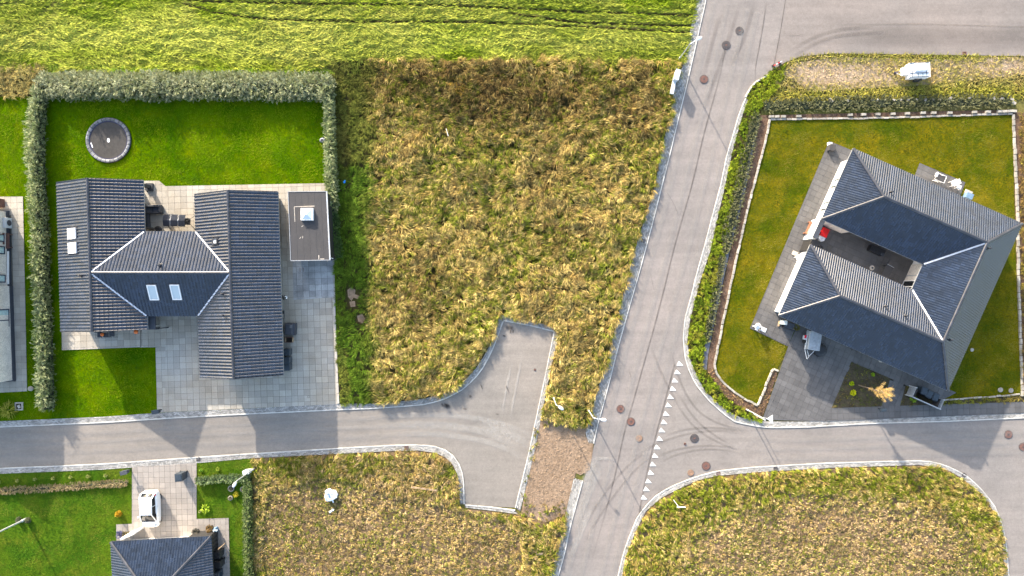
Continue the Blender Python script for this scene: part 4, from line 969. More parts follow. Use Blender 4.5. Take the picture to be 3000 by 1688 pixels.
# ------------------------------------------------------------------ vegetation
def poly_points(poly, dens, excl=(), margin=None):
    P = PP(poly); xs = [p[0] for p in P]; ys = [p[1] for p in P]
    x0, x1, y0, y1 = max(min(xs), -59), min(max(xs), 59), max(min(ys), -35), min(max(ys), 36)
    n = int((x1 - x0) * (y1 - y0) * dens); x = RNG.uniform(x0, x1, n); y = RNG.uniform(y0, y1, n)
    k = inside(P, x, y)
    out = (abs(x) > 51) | (abs(y) > 29.2); k &= ~out | (RNG.random(n) < .4)
    for e in excl: k &= ~inside(PP(e), x, y)
    return x[k], y[k]
def px_of(x, y): return x * S + 1500, 844 - y * S
def blob(x, y, blobs):
    """sum of soft spots given in survey units"""
    X, Y = px_of(x, y); r = np.zeros(len(x))
    for bx, by, rx, ry, w in blobs: r += w * np.exp(-((X - bx) / rx) ** 2 - ((Y - by) / ry) ** 2)
    return r
def mixc(cols, w):
    """cols list of colours, w list of weight arrays"""
    tot = sum(w) + 1e-6; return sum(np.outer(wi / tot, c) for wi, c in zip(w, cols))
def pickc(cols, w, k=.72):
    """each tuft mostly one kind of plant: pick a colour with the given weights"""
    W = np.stack(w, 1); W = W / (W.sum(1, keepdims=True) + 1e-6); c = np.cumsum(W, 1); r = RNG.random(len(W))[:, None]; i = np.clip((r > c).sum(1), 0, len(cols) - 1)
    return k * np.array(cols)[i] + (1 - k) * W @ np.array(cols)
def strands(name, bx, by, bz, ang, length, width, hmid, htip, col, kind='stuff', parent=None, tri=False, bend=None, material='blade'):
    n = len(bx); dx, dy = np.cos(ang), np.sin(ang); nx, ny = -dy, dx; w = width / 2
    tw = RNG.normal(0, .5, n) * w
    if bend is None: bend = RNG.normal(0, .25, n)
    mx = bx + (dx * .5 + nx * bend * .25) * length; my = by + (dy * .5 + ny * bend * .25) * length
    tx = bx + (dx + nx * bend) * length; ty = by + (dy + ny * bend) * length
    if tri:
        V = np.empty((n, 3, 3)); V[:, 0] = np.c_[bx - nx * w, by - ny * w, bz - tw * .5]; V[:, 1] = np.c_[bx + nx * w, by + ny * w, bz + tw * .5]; V[:, 2] = np.c_[tx, ty, bz + htip]
        k = 3; loops = (np.arange(n)[:, None] * 3 + np.array([0, 1, 2])).ravel(); starts = np.arange(n) * 3; tot = np.full(n, 3)
    else:
        V = np.empty((n, 5, 3)); V[:, 0] = np.c_[bx - nx * w * .8, by - ny * w * .8, bz - tw]; V[:, 1] = np.c_[bx + nx * w * .8, by + ny * w * .8, bz + tw]
        V[:, 2] = np.c_[mx - nx * w, my - ny * w, bz + hmid - tw]; V[:, 3] = np.c_[mx + nx * w, my + ny * w, bz + hmid + tw]; V[:, 4] = np.c_[tx, ty, bz + htip]
        k = 5; loops = (np.arange(n)[:, None] * 5 + np.array([0, 1, 3, 2, 2, 3, 4])).ravel()
        starts = (np.arange(n)[:, None] * 7 + np.array([0, 4])).ravel(); tot = np.tile([4, 3], n)
    me = bpy.data.meshes.new(name); me.vertices.add(n * k); me.vertices.foreach_set('co', V.reshape(-1).astype(np.float32))
    me.loops.add(len(loops)); me.loops.foreach_set('vertex_index', loops.astype(np.int32))
    me.polygons.add(len(starts)); me.polygons.foreach_set('loop_start', starts.astype(np.int32))
    try: me.polygons.foreach_set('loop_total', tot.astype(np.int32))
    except Exception: pass
    me.update(calc_edges=True)
    ca = me.color_attributes.new('Col', 'BYTE_COLOR', 'POINT'); c4 = np.ones((n, k, 4), np.float32); c4[:, :, :3] = np.clip(col, 0, 1)[:, None, :]
    # byte colours are stored sRGB-encoded; 'color' expects linear
    ca.data.foreach_set('color', c4.reshape(-1))
    me.materials.append(MAT[material])
    o = bpy.data.objects.new(name, me); COL.objects.link(o)
    if parent is not None:
        o.parent = parent; off = wloc(parent)
        V -= np.array(off); me.vertices.foreach_set('co', V.reshape(-1).astype(np.float32))
    return props(o, kind=kind)

STRAW, OCHRE, BROWN, GREEN, DGREEN, LIME = (.56, .425, .15), (.37, .25, .075), (.17, .105, .04), (.14, .185, .008), (.045, .105, .006), (.30, .36, .03)
PINK = (.47, .33, .18)
# ---- tall lodged grass: tufts of strands that fall with the wind
def tufts(poly, dens, per, hgt, flow, colour, excl=(), spread=.40, length=(.3, .66), width=(.020, .040), name='tall_grass', label=None, relief=.05):
    cx, cy = poly_points(poly, dens, excl); n = len(cx)
    base = flow(cx, cy) + RNG.normal(0, .35, n); hh = hgt(cx, cy); c = colour(cx, cy) * RNG.uniform(.45, 1.3, n)[:, None]
    i = np.repeat(np.arange(n), per); m = len(i)
    bx = cx[i] + RNG.normal(0, .065, m); by = cy[i] + RNG.normal(0, .065, m); a = base[i] + RNG.normal(0, spread, m)
    L = RNG.uniform(*length, m) * (.6 + hh[i]); w = RNG.uniform(*width, m)
    h = hh[i] * RNG.uniform(.6, 1.1, m); hm = h * RNG.uniform(.75, 1.0, m); ht = h * RNG.uniform(.2, 1.0, m)
    col = c[i] * RNG.uniform(.7, 1.3, m)[:, None]
    return strands(name, bx, by, .03 + RNG.random(m) * .04 + relief * np.abs(vnoise(cx, cy, .45, 99) * 2 - 1)[i], a, L, w, hm, ht, col)
def flow_c(x, y): return math.radians(-95) + (fbm(x, y, 4.0, 3) - .5) * 5.5 + (vnoise(x, y, 1.0, 5) - .5) * 2.6
def hgt_c(x, y):
    X, Y = px_of(x, y)
    low = 1 / (1 + np.exp((X - 1085 + (fbm(x, y, 2, 8) - .5) * 50) / 9)); h = .15 + .7 * fbm(x, y, 1.1, 9) + .12 * RNG.random(len(x))
    return h * (1 - low) + low * (.12 + .2 * vnoise(x, y, 1.2, 10))
def col_c(x, y):
    X, Y = px_of(x, y); f, g, h = fbm(x, y, 3.2, 21), fbm(x, y, 1.1, 22), fbm(x, y, 7, 23)
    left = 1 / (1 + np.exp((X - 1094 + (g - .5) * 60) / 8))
    gr = np.clip(blob(x, y, [(1385, 940, 75, 60, 1.2), (1765, 430, 45, 35, 1.2), (1965, 280, 40, 130, .9), (1900, 520, 25, 80, .5), (1700, 1200, 60, 40, 1.2), (1640, 1215, 60, 30, .9), (1770, 1050, 25, 70, .6), (1180, 1000, 60, 60, .4), (1290, 1100, 60, 30, .5), (1150, 330, 100, 50, .5), (1600, 350, 60, 50, .3), (1400, 1000, 60, 40, .5)])
                 + .35 + .75 * (f > .52) + .5 * (g > .55), 0, 2.0)
    br = np.clip(blob(x, y, [(1450, 285, 290, 85, 2.4), (1300, 230, 220, 50, 1.0), (1850, 300, 90, 70, .9), (1060, 230, 60, 60, .8), (1250, 820, 130, 90, .5), (1150, 900, 80, 80, .4), (1620, 560, 150, 120, .35), (1700, 980, 40, 60, .5)]) + 1.6 * np.clip(h - .5, 0, 1), 0, 2)
    st = np.ones(len(x)) * 1.15 + 1.0 * np.clip((Y - 450) / 700, 0, 1)
    c = pickc([STRAW, OCHRE, BROWN, GREEN], [st * .85, .6 + 1.3 * np.clip((vnoise(x, y, 1.6, 27) - .4) * 2, 0, 1), br + .25, gr * 1.5])
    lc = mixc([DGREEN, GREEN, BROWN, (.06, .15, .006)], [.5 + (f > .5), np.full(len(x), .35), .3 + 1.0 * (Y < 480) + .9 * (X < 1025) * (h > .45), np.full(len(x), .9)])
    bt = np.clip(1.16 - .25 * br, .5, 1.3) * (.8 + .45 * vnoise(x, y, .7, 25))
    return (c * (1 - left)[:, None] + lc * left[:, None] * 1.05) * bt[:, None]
tufts(CENTRAL, 22, 12, hgt_c, flow_c, col_c, excl=BARE, relief=.12)
# yellow shrub flecks
def spot(x, y): return [(x - 22, y - 26), (x + 22, y - 26), (x + 22, y + 26), (x - 22, y + 26)]
tufts(spot(1345, 252), 16, 9, lambda x, y: np.full(len(x), .6), lambda x, y: RNG.uniform(0, 6.3, len(x)), lambda x, y: np.tile((.46, .29, .05), (len(x), 1)), length=(.2, .4), name='yellow_shrub_leaves')

def flow_s(x, y): return math.radians(20) + (fbm(x, y, 2.5, 33) - .5) * 3.0 + (vnoise(x, y, .8, 34) - .5) * 2.2
SM_TALL = [(738, 1342), (1000, 1329), (1151, 1321), (1222, 1320), (1275, 1326), (1305, 1340), (1325, 1359), (1336, 1380), (1343, 1402), (1346, 1488), (1210, 1455), (1100, 1435), (1020, 1400), (960, 1395), (820, 1420), (775, 1450), (775, 1840), (738, 1840)]
SM_TALL2 = [(1440, 1500), (1520, 1511), (1600, 1532), (1655, 1507), (1663, 1480), (1648, 1552), (1627, 1628), (1609, 1688), (1570, 1840), (1430, 1840), (1530, 1640), (1520, 1560)]
def col_s(x, y):
    X, Y = px_of(x, y); f, g, h = fbm(x, y, 2.6, 41), fbm(x, y, .9, 42), fbm(x, y, 6, 43)
    gr = np.clip(blob(x, y, [(830, 1350, 60, 25, 1.5), (1090, 1345, 90, 22, 1.2), (760, 1450, 25, 100, .6), (1290, 1400, 60, 60, .3), (950, 1560, 30, 60, .6), (1600, 1530, 60, 40, 1.2), (1540, 1500, 60, 25, 1.2), (1000, 1430, 60, 25, .5)]) + .8 * (f > .55) + .35 * (g > .6), 0, 2)
    return pickc([STRAW, OCHRE, PINK, GREEN], [np.full(len(x), .7), .5 + .6 * (h > .5), np.clip(1.7 - np.abs(Y - 1560) / 160 * .5 - np.abs(X - 1130) / 400, 0, 2), gr * 1.9 + .45])
tufts(SM_TALL, 24, 10, lambda x, y: .2 + .35 * fbm(x, y, 1.6, 44), lambda x, y: flow_c(x, y), lambda x, y: col_s(x, y) * .95, name='tall_grass')
tufts(SM_TALL2, 24, 10, lambda x, y: .25 + .35 * fbm(x, y, 1.6, 45), lambda x, y: flow_c(x, y), lambda x, y: col_s(x, y), name='tall_grass')
SM_IN = [(770, 1350), (1000, 1340), (1340, 1420), (1346, 1490), (1520, 1512), (1530, 1560), (1540, 1640), (1560, 1840), (770, 1840)]
tufts(SM_IN, 34, 6, lambda x, y: .02 + .13 * fbm(x, y, 1.0, 46) ** 1.5, flow_s, lambda x, y: col_s(x, y) * (.75 + .45 * fbm(x, y, .7, 47))[:, None], spread=.6, relief=.22, length=(.15, .34), width=(.028, .05), name='short_dry_grass')
def col_e(x, y):
    X, Y = px_of(x, y); f, g, h = fbm(x, y, 2.6, 51), fbm(x, y, .9, 52), fbm(x, y, 6, 53)
    gr = np.clip(blob(x, y, [(1960, 1480, 90, 40, .8), (2200, 1440, 200, 40, .9), (2640, 1430, 130, 35, .6), (2830, 1560, 50, 90, .8), (2110, 1500, 70, 25, .8), (2430, 1620, 40, 50, .8), (2880, 1640, 40, 80, .9), (1920, 1600, 40, 60, .5)]) + .7 * (f > .55) + .35 * (g > .6), 0, 2)
    inn = np.clip(1.25 - ((X - 2450) / 460) ** 2 - ((Y - 1650) / 205) ** 2, 0, 1)
    return pickc([STRAW, OCHRE, PINK, GREEN], [np.full(len(x), .8), .6 + .5 * (h > .5), 2.6 * inn, gr * 2.0 + .4 + .7 * (1 - np.clip(inn, 0, 1))])
def hgt_e(x, y):
    X, Y = px_of(x, y); inn = np.clip(1.3 - ((X - 2440) / 480) ** 2 - ((Y - 1650) / 215) ** 2, 0, 1)
    return (.2 + .3 * fbm(x, y, 1.6, 54)) * (1 - inn) + inn * (.05 + .13 * fbm(x, y, 1.2, 55))
def edge_e(x, y):
    X, Y = px_of(x, y); return np.clip(1.3 - ((X - 2440) / 480) ** 2 - ((Y - 1650) / 215) ** 2, 0, 1)
CORNER_IN = [(2440 + (470 + 45 * math.sin(t_ * 5) + 25 * math.sin(t_ * 11)) * math.cos(t_), 1668 + (213 + 22 * math.sin(t_ * 7 + 1)) * math.sin(t_)) for t_ in np.linspace(0, 6.2, 60)]
tufts(CORNER_IN, 34, 6, lambda x, y: .02 + .13 * fbm(x, y, 1.0, 58) ** 1.5, flow_s, lambda x, y: col_e(x, y) * (.75 + .45 * fbm(x, y, .7, 59))[:, None], spread=.6, relief=.22, length=(.15, .34), width=(.028, .05), name='short_dry_grass')
tufts(SOUTHEAST, 24, 9, hgt_e, lambda x, y: math.radians(-60) + (fbm(x, y, 2.5, 56) - .5) * 3.5 + (vnoise(x, y, .8, 57) - .5) * 2.0, col_e, excl=[CORNER_IN], length=(.28, .55), width=(.022, .045), name='dry_grass')

for t_ in ([(540, 12), (640, 40), (800, 60), (1100, 65), (1400, 66), (1800, 84), (2024, 97)], [(420, -40), (560, 4), (700, 8), (1000, 14), (1300, 17), (1700, 36), (2030, 46)], [(1500, 42), (1700, 68), (2020, 78)]):
    q = np.array(PP(t_)); q = resample(q, 60); d_ = np.gradient(q, axis=0); d_ /= np.hypot(*d_.T)[:, None]; m = MB(); m.add([(*(q[i] + np.array((-d_[i][1], d_[i][0])) * w), .03) for i in range(60) for w in (-.11, .11)], [(2 * i, 2 * i + 2, 2 * i + 3, 2 * i + 1)[::-1] for i in range(59)]); m.build('wheel_track', MAT['tall_soil'], bpy.data.objects['mown_field'])
# ---- mown field: swathes lying along the field, wheel tracks left bare
TR = [[(540, 12), (640, 40), (800, 60), (1100, 65), (1400, 66), (1800, 84), (2030, 97)], [(420, -40), (560, 4), (700, 8), (1000, 14), (1300, 17), (1700, 36), (2040, 46)], [(1500, 42), (1700, 68), (2030, 78)], [(-300, 60), (60, 8), (100, -40)], [(120, 45), (165, 12)]]
def track_d(X, Y):
    d = np.full(len(X), 99.0)
    for t in TR:
        p = resample(t, 160)
        for k in range(len(p)): d = np.minimum(d, np.hypot(X - p[k, 0], (Y - p[k, 1])) if len(p) < 2 else np.hypot((X - p[k, 0]) * .4, Y - p[k, 1]))
    return d
x, y = poly_points([(-320, -160), (2060, -160), (2044, 0), (2020, 114), (2003, 190), (1700, 184), (1000, 180), (900, 212), (-320, 212)], 170)
X, Y = px_of(x, y); td = track_d(X, Y); k = (td > 4.8) | (RNG.random(len(x)) < .10); x, y, X, Y, td = x[k], y[k], X[k], Y[k], td[k]
f, g, h = fbm(x, y * 2.5, 3.5, 61), fbm(x, y * 3, 1.0, 62), fbm(x, y, 9, 63)
pale = np.clip(blob(x, y, [(500, 110, 500, 55, 1.0), (900, 120, 500, 50, .8), (1500, 110, 300, 40, .5)]) + (f - .4) * 1.5, 0, 1.6)
gr = np.clip(.55 + blob(x, y, [(1600, 60, 400, 60, .9), (1950, 60, 120, 100, .8), (350, 10, 300, 30, .7), (60, 60, 120, 80, .3)]) + .8 * (f < .42) + (td < 7) * .8, 0, 2)
col = mixc([(.56, .56, .11), (.38, .42, .035), (.13, .21, .002), (.42, .31, .12)], [pale * 1.3, np.full(len(x), .6), gr, .35 * (h > .55) + .25 * (g > .66)]) * RNG.uniform(.65, 1.3, len(x))[:, None]
ang = ((fbm(x, y, 2.2, 64) - .5) * 2.6 + RNG.normal(0, .35, len(x))) * np.clip((td - 4) / 18, .12, 1) + np.where(RNG.random(len(x)) < .5, 0, math.pi)
strands('mown_grass', x, y, .02 + .27 * np.abs(vnoise(x, y * 2.6, .8, 65) * 2 - 1) + .05 * RNG.random(len(x)), ang, RNG.uniform(.25, .5, len(x)), RNG.uniform(.035, .065, len(x)), RNG.uniform(.02, .09, len(x)), RNG.uniform(0, .09, len(x)), col)
# rough strip left of the back hedge, ragged edge of the field along the hedge
tufts([(-320, 200), (135, 200), (125, 265), (95, 285), (-320, 290)], 20, 9, lambda x, y: .25 + .3 * fbm(x, y, 1.5, 66), lambda x, y: RNG.uniform(0, 6.3, len(x)), lambda x, y: mixc([(.52, .43, .14), OCHRE, BROWN], [np.full(len(x), 1.6), fbm(x, y, 1, 67), (fbm(x, y, 1, 68) > .6) * 1.0]), name='tall_grass')
tufts([(130, 190), (985, 205), (985, 222), (130, 212)], 24, 8, lambda x, y: np.full(len(x), .2), lambda x, y: flow_c(x, y), lambda x, y: np.tile((.14, .22, .02), (len(x), 1)) * (1 + (fbm(x, y, 1, 69) > .5)[:, None]), name='field_edge_grass')

# ---- verge by the main road and round the north-east strip
V1 = M_R_OUT[1:16] + [(2205, 1229), (2235, 1233), (2180, 1203), (2120, 1158), (2075, 1100), (2057, 1083), (2060, 1030), (2078, 930), (2105, 800), (2148, 640), (2178, 500), (2196, 380), (2225, 320), (2290, 240), (2300, 185), (2262, 207), (2217, 240), (2197, 263)]
def col_v(x, y):
    X, Y = px_of(x, y); f, g = fbm(x, y, 1.8, 71), fbm(x, y, .8, 72)
    yel = np.clip(.5 + blob(x, y, [(2150, 580, 40, 90, .6), (2250, 250, 60, 60, .5)]) + (g > .55) * .6, 0, 2)
    return mixc([(.34, .38, .025), (.11, .20, .012), (.05, .10, .01), (.36, .24, .06)], [yel, np.full(len(x), .7), (f < .45) * .8, (g > .6) * (Y > 750) * .9])
tufts(V1, 26, 12, lambda x, y: .1 + .2 * fbm(x, y, 1.1, 73), lambda x, y: RNG.uniform(0, 6.3, len(x)), col_v, length=(.18, .38), width=(.022, .042), name='verge_grass')
V2 = [(2300, 183), (2345, 166), (2438, 158), (2610, 160), (2817, 163), (3000, 166), (3300, 171), (3300, 292), (2500, 292), (2225, 315), (2270, 240)]
def sandy(x, y): return np.clip(blob(x, y, [(2400, 215, 110, 40, 1.1), (2550, 225, 90, 35, .7), (2960, 195, 90, 28, 1.0), (2740, 205, 120, 30, .5)]), 0, 1)
x, y = poly_points(V2, 110); k = RNG.random(len(x)) > sandy(x, y) * .95; x, y = x[k], y[k]; X, Y = px_of(x, y); f, g = fbm(x, y, 2, 74), fbm(x, y, .8, 75); sd = sandy(x, y)
col = mixc([(.36, .34, .03), (.13, .17, .015), (.42, .30, .15), (.30, .18, .07)], [.5 + 1.0 * (Y > 255) + (g > .6) * .8, .3 + (Y < 180) * 1.2 + (f < .4) * .7, sd * 2.2 + .4, (g < .35) * .9]) * RNG.uniform(.65, 1.3, len(x))[:, None]
strands('strip_grass', x, y, .03 + RNG.random(len(x)) * .06, RNG.uniform(0, 6.3, len(x)), RNG.uniform(.2, .45, len(x)), RNG.uniform(.03, .06, len(x)), RNG.uniform(.04, .14, len(x)), RNG.uniform(0, .12, len(x)), col)
x, y = poly_points(V2, 50); k = RNG.random(len(x)) < sandy(x, y); x, y = x[k], y[k]
strands('straw_litter', x, y, .045 + RNG.random(len(x)) * .03, RNG.uniform(0, 6.3, len(x)), RNG.uniform(.12, .3, len(x)), RNG.uniform(.02, .04, len(x)), RNG.uniform(.01, .06, len(x)), RNG.uniform(0, .05, len(x)), np.tile((.55, .42, .28), (len(x), 1)) * RNG.uniform(.5, 1.2, len(x))[:, None])
# straw on the gravel path
x, y = poly_points([(1590, 1225), (1720, 1245), (1725, 1385), (1690, 1390), (1655, 1500), (1600, 1525), (1530, 1505), (1560, 1345)], 60)
strands('straw_litter', x, y, .05 + RNG.random(len(x)) * .02, RNG.uniform(0, 6.3, len(x)), RNG.uniform(.1, .28, len(x)), RNG.uniform(.015, .035, len(x)), RNG.uniform(.01, .03, len(x)), RNG.uniform(0, .03, len(x)), np.tile((.34, .25, .175), (len(x), 1)) * RNG.uniform(.75, 1.15, len(x))[:, None])
for q_ in ([(1580, 1225), (1725, 1240), (1720, 1262), (1582, 1250)], [(1520, 1480), (1665, 1470), (1655, 1520), (1530, 1520)], [(1568, 1260), (1580, 1260), (1540, 1470), (1528, 1470)]): tufts(q_, 5, 9, lambda x, y: .12 + .2 * fbm(x, y, .8, 97), lambda x, y: RNG.uniform(0, 6.3, len(x)), lambda x, y: col_s(x, y) * .9, length=(.2, .5), width=(.02, .045), name='path_edge_grass')
# right of the east garden
tufts([(2985, 330), (3300, 325), (3300, 1150), (2998, 1156), (2990, 860)], 22, 8, lambda x, y: .15 + .2 * fbm(x, y, 1.2, 76), lambda x, y: RNG.uniform(0, 6.3, len(x)), lambda x, y: mixc([BROWN, OCHRE, (.3, .3, .03)], [np.full(len(x), .8), .3 + fbm(x, y, 1, 77), 1.0 * (fbm(x, y, .8, 78) > .6)]), name='bed_grass')
tufts([(2752, 1173), (2995, 1160), (3100, 1156), (3100, 1170), (2750, 1186)], 24, 8, lambda x, y: .08 + .12 * fbm(x, y, 1.2, 79), lambda x, y: RNG.uniform(0, 6.3, len(x)), lambda x, y: mixc([OCHRE, GREEN], [.3 + .9 * (x > 47), np.full(len(x), .8)]), length=(.15, .35), name='edge_grass')

# ---- lawn blades
def lawn_blades(poly, dens, c1, c2, c3, excl, ang0, seed, dark=()):
    x, y = poly_points(poly, dens, excl); n = len(x); f, g = fbm(x, y, 2.5, seed), fbm(x, y, .8, seed + 5)
    w3 = np.clip((fbm(x, y, 1.3, seed + 9) - .52) * 6, 0, 1)
    dk = blob(x, y, dark) if len(dark) else 0; fs = np.clip((f - .5) * 4 + .5, 0, 1)
    col = mixc([c1, c2, c3], [1.15 - fs + 1.5 * dk, fs + .15, w3 * .9]) * RNG.uniform(.62, 1.35, n)[:, None] * np.where(vnoise(x, y, .5, seed + 2) > .8, .7, 1)[:, None]
    strands('lawn_grass', x, y, np.full(n, .045), ang0 + (fbm(x, y, 1.5, seed + 3) - .5) * 4 + RNG.normal(0, .6, n), RNG.uniform(.10, .22, n), RNG.uniform(.025, .05, n), 0, RNG.uniform(.02, .08, n), col, tri=True)
YARD_EX = [[(408, 530), (467, 530), (486, 546), (974, 537), (991, 1184), (462, 1209), (457, 1016), (183, 1026), (182, 962), (165, 955), (165, 545), (408, 545)], [(-80, 577), (69, 576), (81, 1146), (-80, 1154)], [(262, 352), (378, 352), (395, 412), (378, 470), (262, 470), (248, 412)]]
lawn_blades(LAWN_W, 150, (.060, .145, .001), (.13, .205, .002), (.23, .27, .004), YARD_EX, 1.0, 81)
lawn_blades(LAWN_S, 150, (.045, .12, .006), (.10, .165, .008), (.22, .23, .03), [[(388, 1368), (577, 1356), (577, 1520), (672, 1517), (675, 1840), (330, 1840), (342, 1536), (388, 1534)]], .8, 91)
HOUSE_EX = [tuple(((p.x * S + 1500), 844 - p.y * S)) for p in (E(.6, .6, 0), E(UW - .6, .6, 0), E(UW - .6, VH - .6, 0), E(.6, VH - .6, 0))]
lawn_blades(LAWN_E, 150, (.046, .080, .004), (.125, .115, .010), (.27, .215, .035), [HOUSE_EX, [(2428, 414), (2520, 452), (2500, 600), (2330, 1015), (2308, 1015), (2196, 962)], [(2693, 478), (2826, 535), (2806, 590), (2672, 530)], [(2300, 960), (2520, 1018), (2800, 1150), (2750, 1177), (2434, 1196)]], .4, 101, dark=[(2800, 440, 170, 70, 1.2), (2500, 370, 250, 25, .8), (2130, 900, 25, 200, .8), (2200, 560, 25, 160, .8), (2860, 960, 70, 110, .7), (2240, 500, 25, 60, .6), (2820, 1140, 120, 25, .7), (2210, 670, 20, 30, .7), (2270, 430, 40, 30, .6)])

# ---- hedges: crowns of narrow leaves along a line
def hedge(name, label, pts, width, height, n, cols, lean=(0, 0), leafl=(.11, .24), leafw=(.025, .05), z0=.1, group=None, ragged=.25, cat='hedge', core=(.02, .03, .012), upright=.5, wvar=.25, tall=.25):
    """pts: survey points of the hedge foot; width/height in metres"""
    P = np.array(PP(pts)); c = P.mean(0); t = thing(name, label, cat, (c[0], c[1], 0), 0, group)
    d = np.r_[0, np.cumsum(np.hypot(*np.diff(P, axis=0).T))]; L = d[-1]; per = 9; n //= per; s = RNG.uniform(0, L, n)
    px_, py_ = np.interp(s, d, P[:, 0]), np.interp(s, d, P[:, 1]); e = .05
    tx, ty = np.interp(s + e, d, P[:, 0]) - np.interp(s - e, d, P[:, 0]), np.interp(s + e, d, P[:, 1]) - np.interp(s - e, d, P[:, 1]); l = np.hypot(tx, ty) + 1e-9; nx, ny = -ty / l, tx / l
    wl = width * (1 - wvar / 2 + wvar * vnoise(s, s * 0, .9, 5)); hl = height * (.75 + .45 * vnoise(s, s * 0, .8, 6)); et = np.clip(.45 + np.minimum(s, L - s) / 1.1, 0, 1); wl = wl * et; hl = hl * (.4 + .6 * et)
    th_ = RNG.uniform(0, math.pi, n); r = np.sqrt(RNG.uniform(.3, 1.12, n))
    o = np.cos(th_) * r; zz = np.sin(th_) ** .55 * r
    bx, by, bz = px_ + nx * o * wl / 2, py_ + ny * o * wl / 2, z0 + np.clip(zz, .03, 1.15) * hl * (1 - ragged * RNG.random(n) ** 3) + tall * height * (RNG.random(n) < .12) * RNG.random(n)
    out = np.arctan2(ny * np.sign(o), nx * np.sign(o)); side = np.abs(o)
    ang = np.where(RNG.random(n) < side * .8, out + RNG.normal(0, .6, n), RNG.uniform(0, 6.3, n))
    g = vnoise(bx, by, .5, 7); cc = mixc([cols[0], cols[1], cols[2]], [g, 1.1 - g, .8 * (RNG.random(n) < .3)]) * RNG.uniform(.6, 1.3, n)[:, None]
    i_ = np.repeat(np.arange(n), per); m_ = len(i_); q = RNG.uniform(0, leafl[1] * 1.3, m_)
    hm = RNG.uniform(0, .12, m_) * upright * 2; a_ = ang[i_]
    strands('foliage', bx[i_] + np.cos(a_) * q, by[i_] + np.sin(a_) * q, bz[i_] + q * upright * .8 + RNG.normal(0, .02, m_), a_ + RNG.normal(0, .55, m_), RNG.uniform(*leafl, m_), RNG.uniform(*leafw, m_), hm, hm * RNG.uniform(.6, 2.2, m_), cc[i_] * RNG.uniform(.75, 1.25, m_)[:, None], kind='stuff', parent=t, material='leaf')
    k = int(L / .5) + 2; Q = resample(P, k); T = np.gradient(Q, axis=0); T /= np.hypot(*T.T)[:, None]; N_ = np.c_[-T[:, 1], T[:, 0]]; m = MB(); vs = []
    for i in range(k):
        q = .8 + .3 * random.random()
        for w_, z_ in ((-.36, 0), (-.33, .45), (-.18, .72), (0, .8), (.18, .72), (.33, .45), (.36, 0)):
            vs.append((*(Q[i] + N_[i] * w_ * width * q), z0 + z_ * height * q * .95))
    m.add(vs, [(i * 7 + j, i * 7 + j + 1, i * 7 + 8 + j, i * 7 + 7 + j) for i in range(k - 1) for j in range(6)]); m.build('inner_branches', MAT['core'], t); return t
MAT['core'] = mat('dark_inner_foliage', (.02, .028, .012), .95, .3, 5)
SIL = [(.36, .38, .22), (.19, .22, .09), (.54, .55, .38)]  # third tone puts sunlit highlights into the silvery leaf colour
SIL2 = [(.34, .38, .19), (.12, .17, .055), (.58, .60, .36)]  # third tone paints lit leaf tips
def shift(pts, h):     # foot line of something whose top was surveyed at height h
    return [(1500 + (x - 1500) * (1 - h / H), 844 + (y - 844) * (1 - h / H)) for x, y in pts]
hedge('willow_hedge', 'wide silvery grey-green hedge along the field behind the trampoline lawn', shift([(100, 248), (420, 248), (700, 248), (975, 252)], 1.1), 2.2, 1.3, 62000, SIL, ragged=.5)
hedge('willow_hedge', 'long silvery hedge running down the left side of the trampoline lawn', shift([(112, 255), (104, 400), (108, 560), (116, 700), (121, 850), (127, 1000), (133, 1200)], .9), .95, 1.4, 40000, SIL2, ragged=.5)
hedge('willow_hedge', 'narrow silvery hedge between the lawn and the tall dry grass, beside the garage', shift([(962, 262), (966, 400), (970, 540), (975, 620)], .8), .58, 1.1, 12000, SIL2, ragged=.5)
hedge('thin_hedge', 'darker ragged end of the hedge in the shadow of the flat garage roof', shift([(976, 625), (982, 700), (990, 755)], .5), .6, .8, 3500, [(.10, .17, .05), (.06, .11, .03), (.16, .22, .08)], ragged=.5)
GG = [(.13, .18, .04), (.08, .13, .03), (.22, .26, .09)]
hedge('low_hedge', 'low green hedge along the street right of the pink paved driveway', [(580, 1405), (640, 1400), (735, 1396)], .5, .5, 5200, [(.26, .34, .16), (.14, .2, .07), (.36, .42, .25)], leafl=(.07, .15), ragged=.4)
hedge('low_hedge', 'narrow green hedge between the south lawn and the dry plot', [(732, 1400), (733, 1500), (735, 1600), (737, 1720)], .6, .7, 11000, [(.20, .25, .09), (.11, .17, .05), (.32, .35, .17)], leafl=(.07, .16), ragged=.5)
DRY = [(.42, .33, .19), (.28, .21, .11), (.26, .27, .08)]
hedge('dry_hedge', 'low dry brown hedge across the lawn left of the pink driveway', [(-120, 1443), (0, 1436), (120, 1430), (250, 1421), (378, 1412)], .36, .22, 9000, DRY, leafl=(.07, .17), leafw=(.02, .04), ragged=.6, upright=.2)
GRY = [(.20, .20, .10), (.12, .13, .055), (.30, .30, .17)]
hedge('shrub_row', 'grey-green shrub row on the ground fabric beside the main road verge', [(2214, 335), (2190, 440), (2163, 560), (2140, 660), (2122, 740)], .95, .18, 7500, GRY, leafl=(.06, .14), ragged=.6, cat='shrub row', wvar=.9)
hedge('shrub_row', 'sparse low shrubs at the lower end of the ground fabric beside the verge', [(2116, 750), (2096, 860), (2080, 940), (2070, 1000)], .6, .15, 3200, GRY, leafl=(.06, .13), ragged=.6, cat='shrub row', wvar=.9)
hedge('shrub_row', 'long grey-green shrub row behind the pale stones of the east garden', [(2235, 312), (2400, 308), (2600, 303), (2800, 300), (2960, 299)], 1.2, .15, 14000, GRY, leafl=(.06, .14), ragged=.6, cat='shrub row', wvar=.4)

